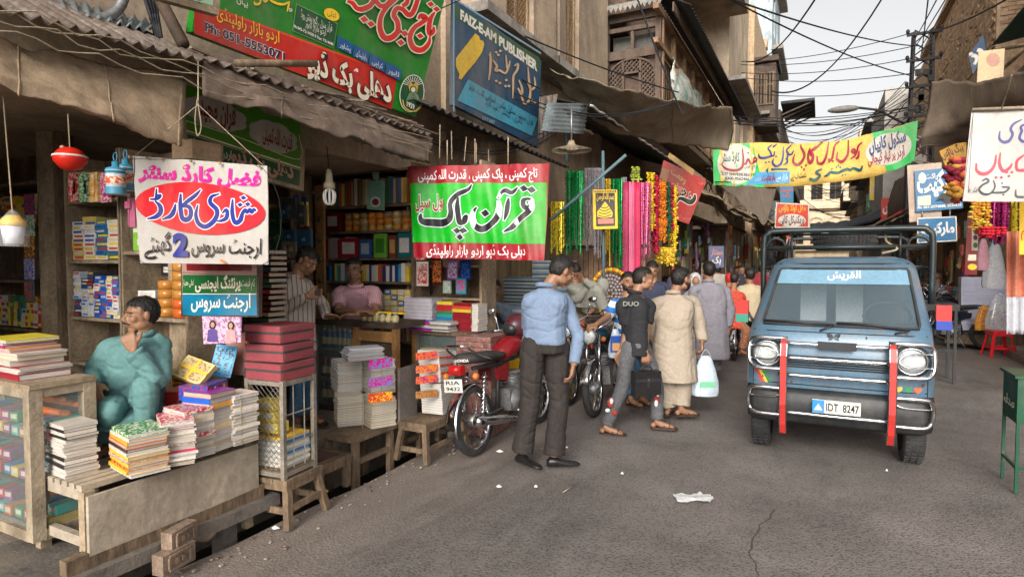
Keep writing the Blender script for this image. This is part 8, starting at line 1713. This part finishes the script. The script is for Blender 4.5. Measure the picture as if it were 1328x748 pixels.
stall('stationery and tassel stall, behind the hanging white banner','R',8.8,12.4,3.3,31,8,3.1);stall('stall of bags and books, beyond the white paper cartons','R',15.5,19.5,3.0,34,18,3.0,'sun-faded awning behind the blue billboards');stall('dim stall by the parked motorcycles, right row','R',20,27,2.95,37,20,2.9,'patched awning at the sunlit brick house');stall('far right stall under the lattice pole','R',28,38,2.6,41,20,3.0,'long brown awning near the grey cement block')
b=MB()
for i in range(90):
 y=rnd.uniform(16,34);x=rnd.uniform(-3.0,-2.3);z=rnd.uniform(3.4,4.6);b.beam((x,y,z),(x+rnd.uniform(-.4,.6),y+rnd.uniform(-1,1),z+rnd.uniform(-.8,.5)),.03,.03,m=rnd.randrange(2))
b.build('tangled_laths',[WOOD,ROPE],kind='stuff',label='tangle of laths, ropes and dead cables above the left row')
for k in range(16):
 R_side=k%2;y=22+k*2.6;x=(2.6 if R_side else-2.5)+rnd.uniform(-.1,.1);z=rnd.uniform(3.0,5.6);w_=rnd.uniform(.6,.9);h=rnd.uniform(.5,1.3);c=rnd.choice([(190,50,40),(30,100,150),(230,190,60),(40,130,80),(200,195,185),(150,60,120)])
 t=thing('shop_sign',('%s projecting shop sign on the %s row, %s'%({190:'red',30:'blue',230:'yellow',40:'green',200:'whitish',150:'violet'}[c[0]],('left','right')[R_side],('by the paper stall','near the far bags stall','over the motorcycles','under the far awning','beyond the tan block','beside the lattice pole','by the green shutters','near the cement block','past the pale blue block','below the tan balconies','by the dark timber house','at the cream house','near the deep eaves','at the shuttered house','before the brick terrace','at the street end')[k])),'signboard',(x,y,z));MB().box((0,0,0),(w_,.06,h)).build('board',cover(c),t)
 v_,f_=text_geo(('سٹیشنری','بک ڈپو','کارڈ سنٹر','کاپیاں')[k%4],.04);MB().add([(-w_*.42+w_*.84*q[0],-.035,-.1*h+h*.55*q[1]/.9) for q in v_],f_).build('lettering',W_H if c[0]!=200 else R_,t)
# == right foreground ==
garlands('flower',1263,1282,262,305,9.0,[fl('tassel_orange',(.6,.25,.03)),fl('tassel_yellow',(.65,.5,.05))],'orange and yellow tassel hanging under the white banner',6,.05);garlands('tinsel',1284,1308,262,315,9.1,[foil('magenta',(.35,.02,.15)),FP],'dark magenta tinsel strand under the white banner',10,.03);garlands('tinsel',1312,1319,262,320,8.8,[FY],'yellow tinsel strand near the right edge',4,.03)
garlands('flower',1270,1300,296,308,8.9,[fl('tassel_red',(.6,.02,.04))],'red flower tuft in the tassel cluster',7,.05);garlands('flower',1236,1247,207,262,8.3,[fl('burgundy',(.2,.01,.03)),fl('rust',(.6,.12,.04)),fl('amber',(.6,.3,.05))],'thick rust and burgundy garland at the left edge of the white banner',3,.09)
NET=mat('grey_net_bag',(.4,.4,.42),.7,var=.4,scale=60,alpha=.65)
for k,(px,w_,h,c,lb) in enumerate((((1290,345),.35,.7,NET,'bundle of grey net bags hanging behind the toy bag'),((1275,330),.2,.5,mat('pink_net',(.5,.25,.3),.7,alpha=.7),'pinkish net bag hanging left of the grey net bundle'),((1287,322),.08,.35,mat('teal_cloth',(.05,.25,.25),.7),'narrow teal bag hanging among the nets'))):bag(lb,px,9.6,w_,h,c,'net_bag',k)
rows=[[PY(1306+3.2*j,300+11.5*i,8.4)+Vector((0,.05*math.sin(j*1.4),0)) for j in range(10)] for i in range(9)];MB().grid(rows,thick=.004).build('net_cloth',mat('salmon_net',(.6,.2,.12),.7,var=.2),cat='cloth',label='salmon orange net cloth hanging at the right edge')
rows=[[PY(1306+3.2*j,385+8*i,8.3)+Vector((0,.04*math.sin(j*1.9),0)) for j in range(10)] for i in range(7)];MB().grid(rows,thick=.004).build('white_cloth',mat('limp_white_sheet',(.42,.42,.45),.8,var=.15),cat='cloth',label='limp whitish sheet below the salmon net at the right edge')
s=Sign('poster','tall dark red poster panel with small pictures behind the white cartons','poster',PY(1260,315,11),(-.2,-1,0));s.board([(1255,275),(1268,272),(1267,356),(1251,356)],P_('maroon'),.04);s.ellipse(1261,346,6,4,YL);s.area([(1256,330),(1266,330),(1266,338),(1255,338)],P_('cream'),'picture')
s=Sign('photo_strip','vertical strip of small photo cards at the left of the tassels','poster',PY(1266,290,9.6),(-.1,-1,0));s.board([(1261,262),(1270,262),(1268,325),(1260,325)],P_('cream'),.01)
for k in range(6):s.ellipse(1265,268+k*10,3,3.5,cover(((60,70,90),(120,60,90),(80,110,70))[k%3]),name='card_print',n=12)
for(x0,x1,n_) in((1245,1261,4),(1262,1303,10)):
 for i in range(n_):
  for q in range(11):
   p=PY(x0+(x1-x0)*(i+.5)/n_,427-q*6.1,14.6);w_=(x1-x0)/n_*14.6/780*.8
   goods_box('paper_pack','white wrapped paper pack of the %s block behind the red stool'%('small left' if n_==4 else 'large right'),p+Vector((0,0,.05)),(w_,.3,.104),(200,200,215),'paper pack',pr=(190,195,220),rz=.0)
MB().box(PY(1273,437,14.8),(1.3,.7,.22)).build('pallet',WOOD,cat='pallet',label='low wooden pallet under the white paper packs')
t=thing('plastic_stool','red plastic stool standing by the right-hand shops','stool',PZ(1295,462,0),.2);RP=P_('stool_red',(200,20,35),dirt=.05)
MB().box((0,0,.445),(.3,.3,.03)).box((0,0,.405),(.29,.29,.05)).build('seat',RP,t)
for sx in(-1,1):
 for sy in(-1,1):
  MB().beam((sx*.12,sy*.12,.43),(sx*.19,sy*.19,0),.05,.02,up=(sx,sy,0)).build('leg',RP,t)
 MB().beam((sx*.16,-.15,.16),(sx*.16,.15,.16),.015,.04).build('stretcher',RP,t);MB().beam((-.15,sx*.16,.16),(.15,sx*.16,.16),.015,.04).build('stretcher',RP,t)
t,c=bag('clear bag of small colourful toys above the red stool',(1296,405),10.9,.5,.62,mat('clear_toy_bag',(.6,.6,.62),.15,alpha=.4,spec=1.),seed=4)
for k in range(26):MB().ball(c+Vector((rnd.uniform(-.13,.13),rnd.uniform(-.06,.06),rnd.uniform(-.2,.05))),(.03,.03,.02),6).build('toy',cover(rnd.choice([(200,60,50),(230,190,60),(60,120,190),(220,210,200),(60,150,90)])),t)
bag('yellow and red chip packets bundled beside the toy bag',(1277,412),11.2,.34,.46,cover((215,170,50),(190,50,50)),'packet_bundle',7)
IR=mat('black_iron',(.03,.032,.035),.5,.3,var=.3,dirt=.3)
t=thing('iron_stand','tall black iron table standing in the road behind the van mirror','table',(1.6,10.4,0),world=True)
p0=PZ(1237,497,0);
for dx in(-.42,0):
 for dy in(0,.5):MB().box((p0.x+dx,p0.y+dy,.54),(.035,.035,1.08)).build('leg',IR,t)
MB().box((p0.x-.21,p0.y+.25,1.05),(.5,.56,.09)).build('table_top',IR,t);MB().beam((p0.x-.42,p0.y,.45),(p0.x,p0.y,.45),.02,.03).build('brace',IR,t)
t=thing('green_box_stand','dark green metal box on thin legs with white Urdu writing at the right edge','letter box',PZ(1305,640),world=True)
GP=P_('bottle_green',(10,70,45),dirt=.4,var=.15);q0=PZ(1308,638)+Vector((.04,0,0));zt_=PX(1300,478,q0.x).z;zb_=PX(1300,533,q0.x).z
MB().box((q0.x+.17,q0.y+.18,(zt_+zb_)/2),(.36,.38,zt_-zb_)).build('box_body',GP,t);MB().box((q0.x+.17,q0.y+.18,zt_+.012),(.4,.42,.02)).build('lid',GP,t)
for dx in(0,.33):
 for dy in(0,.36):MB().box((q0.x+dx,q0.y+dy,zb_/2),(.02,.02,zb_)).build('leg',GP,t)
MB().beam((q0.x,q0.y,.18),(q0.x,q0.y+.36,.18),.015,.02).beam((q0.x,q0.y,.18),(q0.x+.33,q0.y,.18),.015,.02).build('brace',GP,t)
v_,f_=text_geo('صدقہ',.03);MB().add([(q0.x+.03+.28*x,q0.y-.0125,zb_+.07+.12*y) for x,y in v_],f_).build('lettering',P_('cream'),t);MB().add([(q0.x-.0125,q0.y+.33-.28*x,zb_+.1+.1*y) for x,y in v_],f_).build('lettering',P_('cream'),t)
MB().grid(wrinkle(grid4(PX(1328,8,2.6),PX(1285,60,2.9),PX(1340,45,3.1),PX(1400,-20,3.0),8,6),.03,3),thick=.01).build('canvas_awning',paint('sea_green_cloth',(20,75,70),.8),cat='awning',label='dark sea-green shade cloth at the top right corner')
frame_line('awning_pole','pale pole jutting from the pink house under the sea-green cloth',[[PX(1290,66,2.8),PX(1345,55,2.6)],[PX(1300,90,2.8),PX(1328,65,2.6)]],.03,PWOOD,'pole',8)
# == lattice pole, lamp, cables ==
yp=20.;xp=PY(1190,300,yp).x;LT=mat('dark_lattice_steel',(.05,.045,.045),.7,.3,var=.3)
t=thing('lattice_pole','dark steel lattice power pole tangled with cables above the right row','utility pole',(xp,yp,0),world=True)
zt=PY(1190,44,yp).z;hw=lambda z:.36-.15*z/zt
for sx in(-1,1):
 for sy in(-1,1):MB().beam((xp+sx*hw(0),yp+sy*hw(0),0),(xp+sx*hw(zt),yp+sy*hw(zt),zt),.06,.06).build('leg',LT,t)
b=MB();z=.3
while z<zt-.3:
 a,c_=hw(z),hw(z+.35)
 for(p,q) in(((-a,-a,z),(c_,-c_,z+.35)),((a,-a,z),(-c_,-c_,z+.35)),((-a,-a,z),(-c_,c_,z+.35)),((a,-a,z),(c_,c_,z+.35))):b.beam((xp+p[0],yp+p[1],p[2]),(xp+q[0],yp+q[1],q[2]),.035,.03)
 z+=.35
b.build('lacing',LT,t)
for z in(zt-.1,zt-.8,zt-1.5,zt-2.3):
 MB().box((xp,yp-.3,z),(.8,.06,.07)).build('cross_arm',LT,t)
 for q in(-.38,.38):MB().ball((xp+q,yp-.34,z+.08),(.05,.05,.07),6).build('insulator',LT,t)
for k in range(22):MB().box((xp+rnd.uniform(-.3,.3),yp-.3,zt-rnd.uniform(1.0,4)),(.12,.1,.16)).build('junction_box',LT,t)
t=thing('street_lamp','grey cobra-head street lamp on a thin arm over the yellow banner','street lamp',PY(1095,142,yp),world=True)
c=PY(1094,142,yp);MB().ball(c,(.42,.14,.1),14).build('lamp_head',mat('lamp_grey_housing',(.22,.21,.19),.6),t);MB().tube([c+Vector((.3,0,.02)),PY(1140,143,yp),PY(1156,152,yp),PY(1186,168,yp)],.035,6).build('arm',LT,t)
CW=('first','second','third','fourth','fifth')
def cab(label,px0,y0_,px1,y1_,s_=.3,r=.014,n=1,spread=.0,group=None):
 for k in range(n):
  a=PY(*px0,y0_)+Vector((rnd.uniform(-1,1),0,rnd.uniform(-1,1)))*spread;c=PY(*px1,y1_)+Vector((rnd.uniform(-1,1),0,rnd.uniform(-1,1)))*spread
  MB().tube(sag(a,c,s_*rnd.uniform(.7,1.3),14),r,4,cap=False).build('power_cable',CABLE,cat='cable',label=label,group=group or(label if n>1 else None))
T0=(1190,60)
cab('dark cable rising from the pole top to the upper left of the sky',T0,20,(950,0),8,.1);cab('cable crossing the whole sky from the left house to the right edge',(940,-4),9,(1180,98),20,.1,.016)
for k,(x,y) in enumerate(((1220,-10),(1232,-10),(1240,-12),(1205,-12))):cab('steep cable leaving the pole head upwards, %s from the left'%CW[k],(1186+3*k,52+6*k),20,(x,y),12,.02,.012)
cab('straight cable from the pole top to the right-hand houses',(1195,45),20,(1328,-14),14,.1,.02)
for k,(yy,y2) in enumerate(((80,42),(84,60),(94,75),(100,95),(118,112))):cab('thin service wire from the pole to the left houses, %s from the top'%CW[k],(955,yy),24,(1186,y2),20,.25,.012)
cab('loose looping cable in the left of the sky',(1143,0),14,(1000,118),18,.5,.02);cab('heavy cable falling from the sky to the left eaves',(1060,-5),10,(968,80),16,.3,.016)
cab('slack bundle of cables from the pole down to the far left houses',(1186,110),20,(1005,170),30,.8,.013,7,.35);cab('slack bundle of cables from the pole to the end of the street',(1180,140),20,(1050,205),55,.8,.016,7,.5)
cab('low wire strung across just above the yellow banner',(950,160),18,(1190,150),20,.2,.012,6,.3);cab('black cable looping down the front of the carved timber house',(820,-20),9.5,(885,150),9.5,.05,.014)
cab('wire running along the facades over the blue signboard',(560,-10),6,(880,120),10,.1,.012);cab('second wire running along the plaster facades',(590,20),5.9,(700,115),7.2,.12,.01);cab('pale wire slung across the canvas sail',(640,110),6.5,(868,133),9,.3,.008,3,.1)
cab('wire crossing the front of the green signboard',(360,90),5,(620,-10),5.2,.05,.006);cab('slack wire hanging under the blue signboard',(560,178),5,(760,130),8,.35,.007,3,.12)
for k in range(5):MB().tube([PX(572+16*k+rnd.uniform(-4,4),162+8*k,-3.1),PX(570+16*k,205+2*k,-3.1)],.005,4).build('rope',ROPE,cat='rope',label='short rope end dangling from the tin roof over the green banner',group='dangling rope ends')
for k in range(18):
 x0=rnd.uniform(-2.6,2.4);y=rnd.uniform(32,70);cab('fine wire in the hazy tangle at the end of the street',(rnd.uniform(1040,1060),rnd.uniform(230,275)),y,(rnd.uniform(1120,1170),rnd.uniform(190,270)),y+4,.8,.02,group='fine street-end wires')
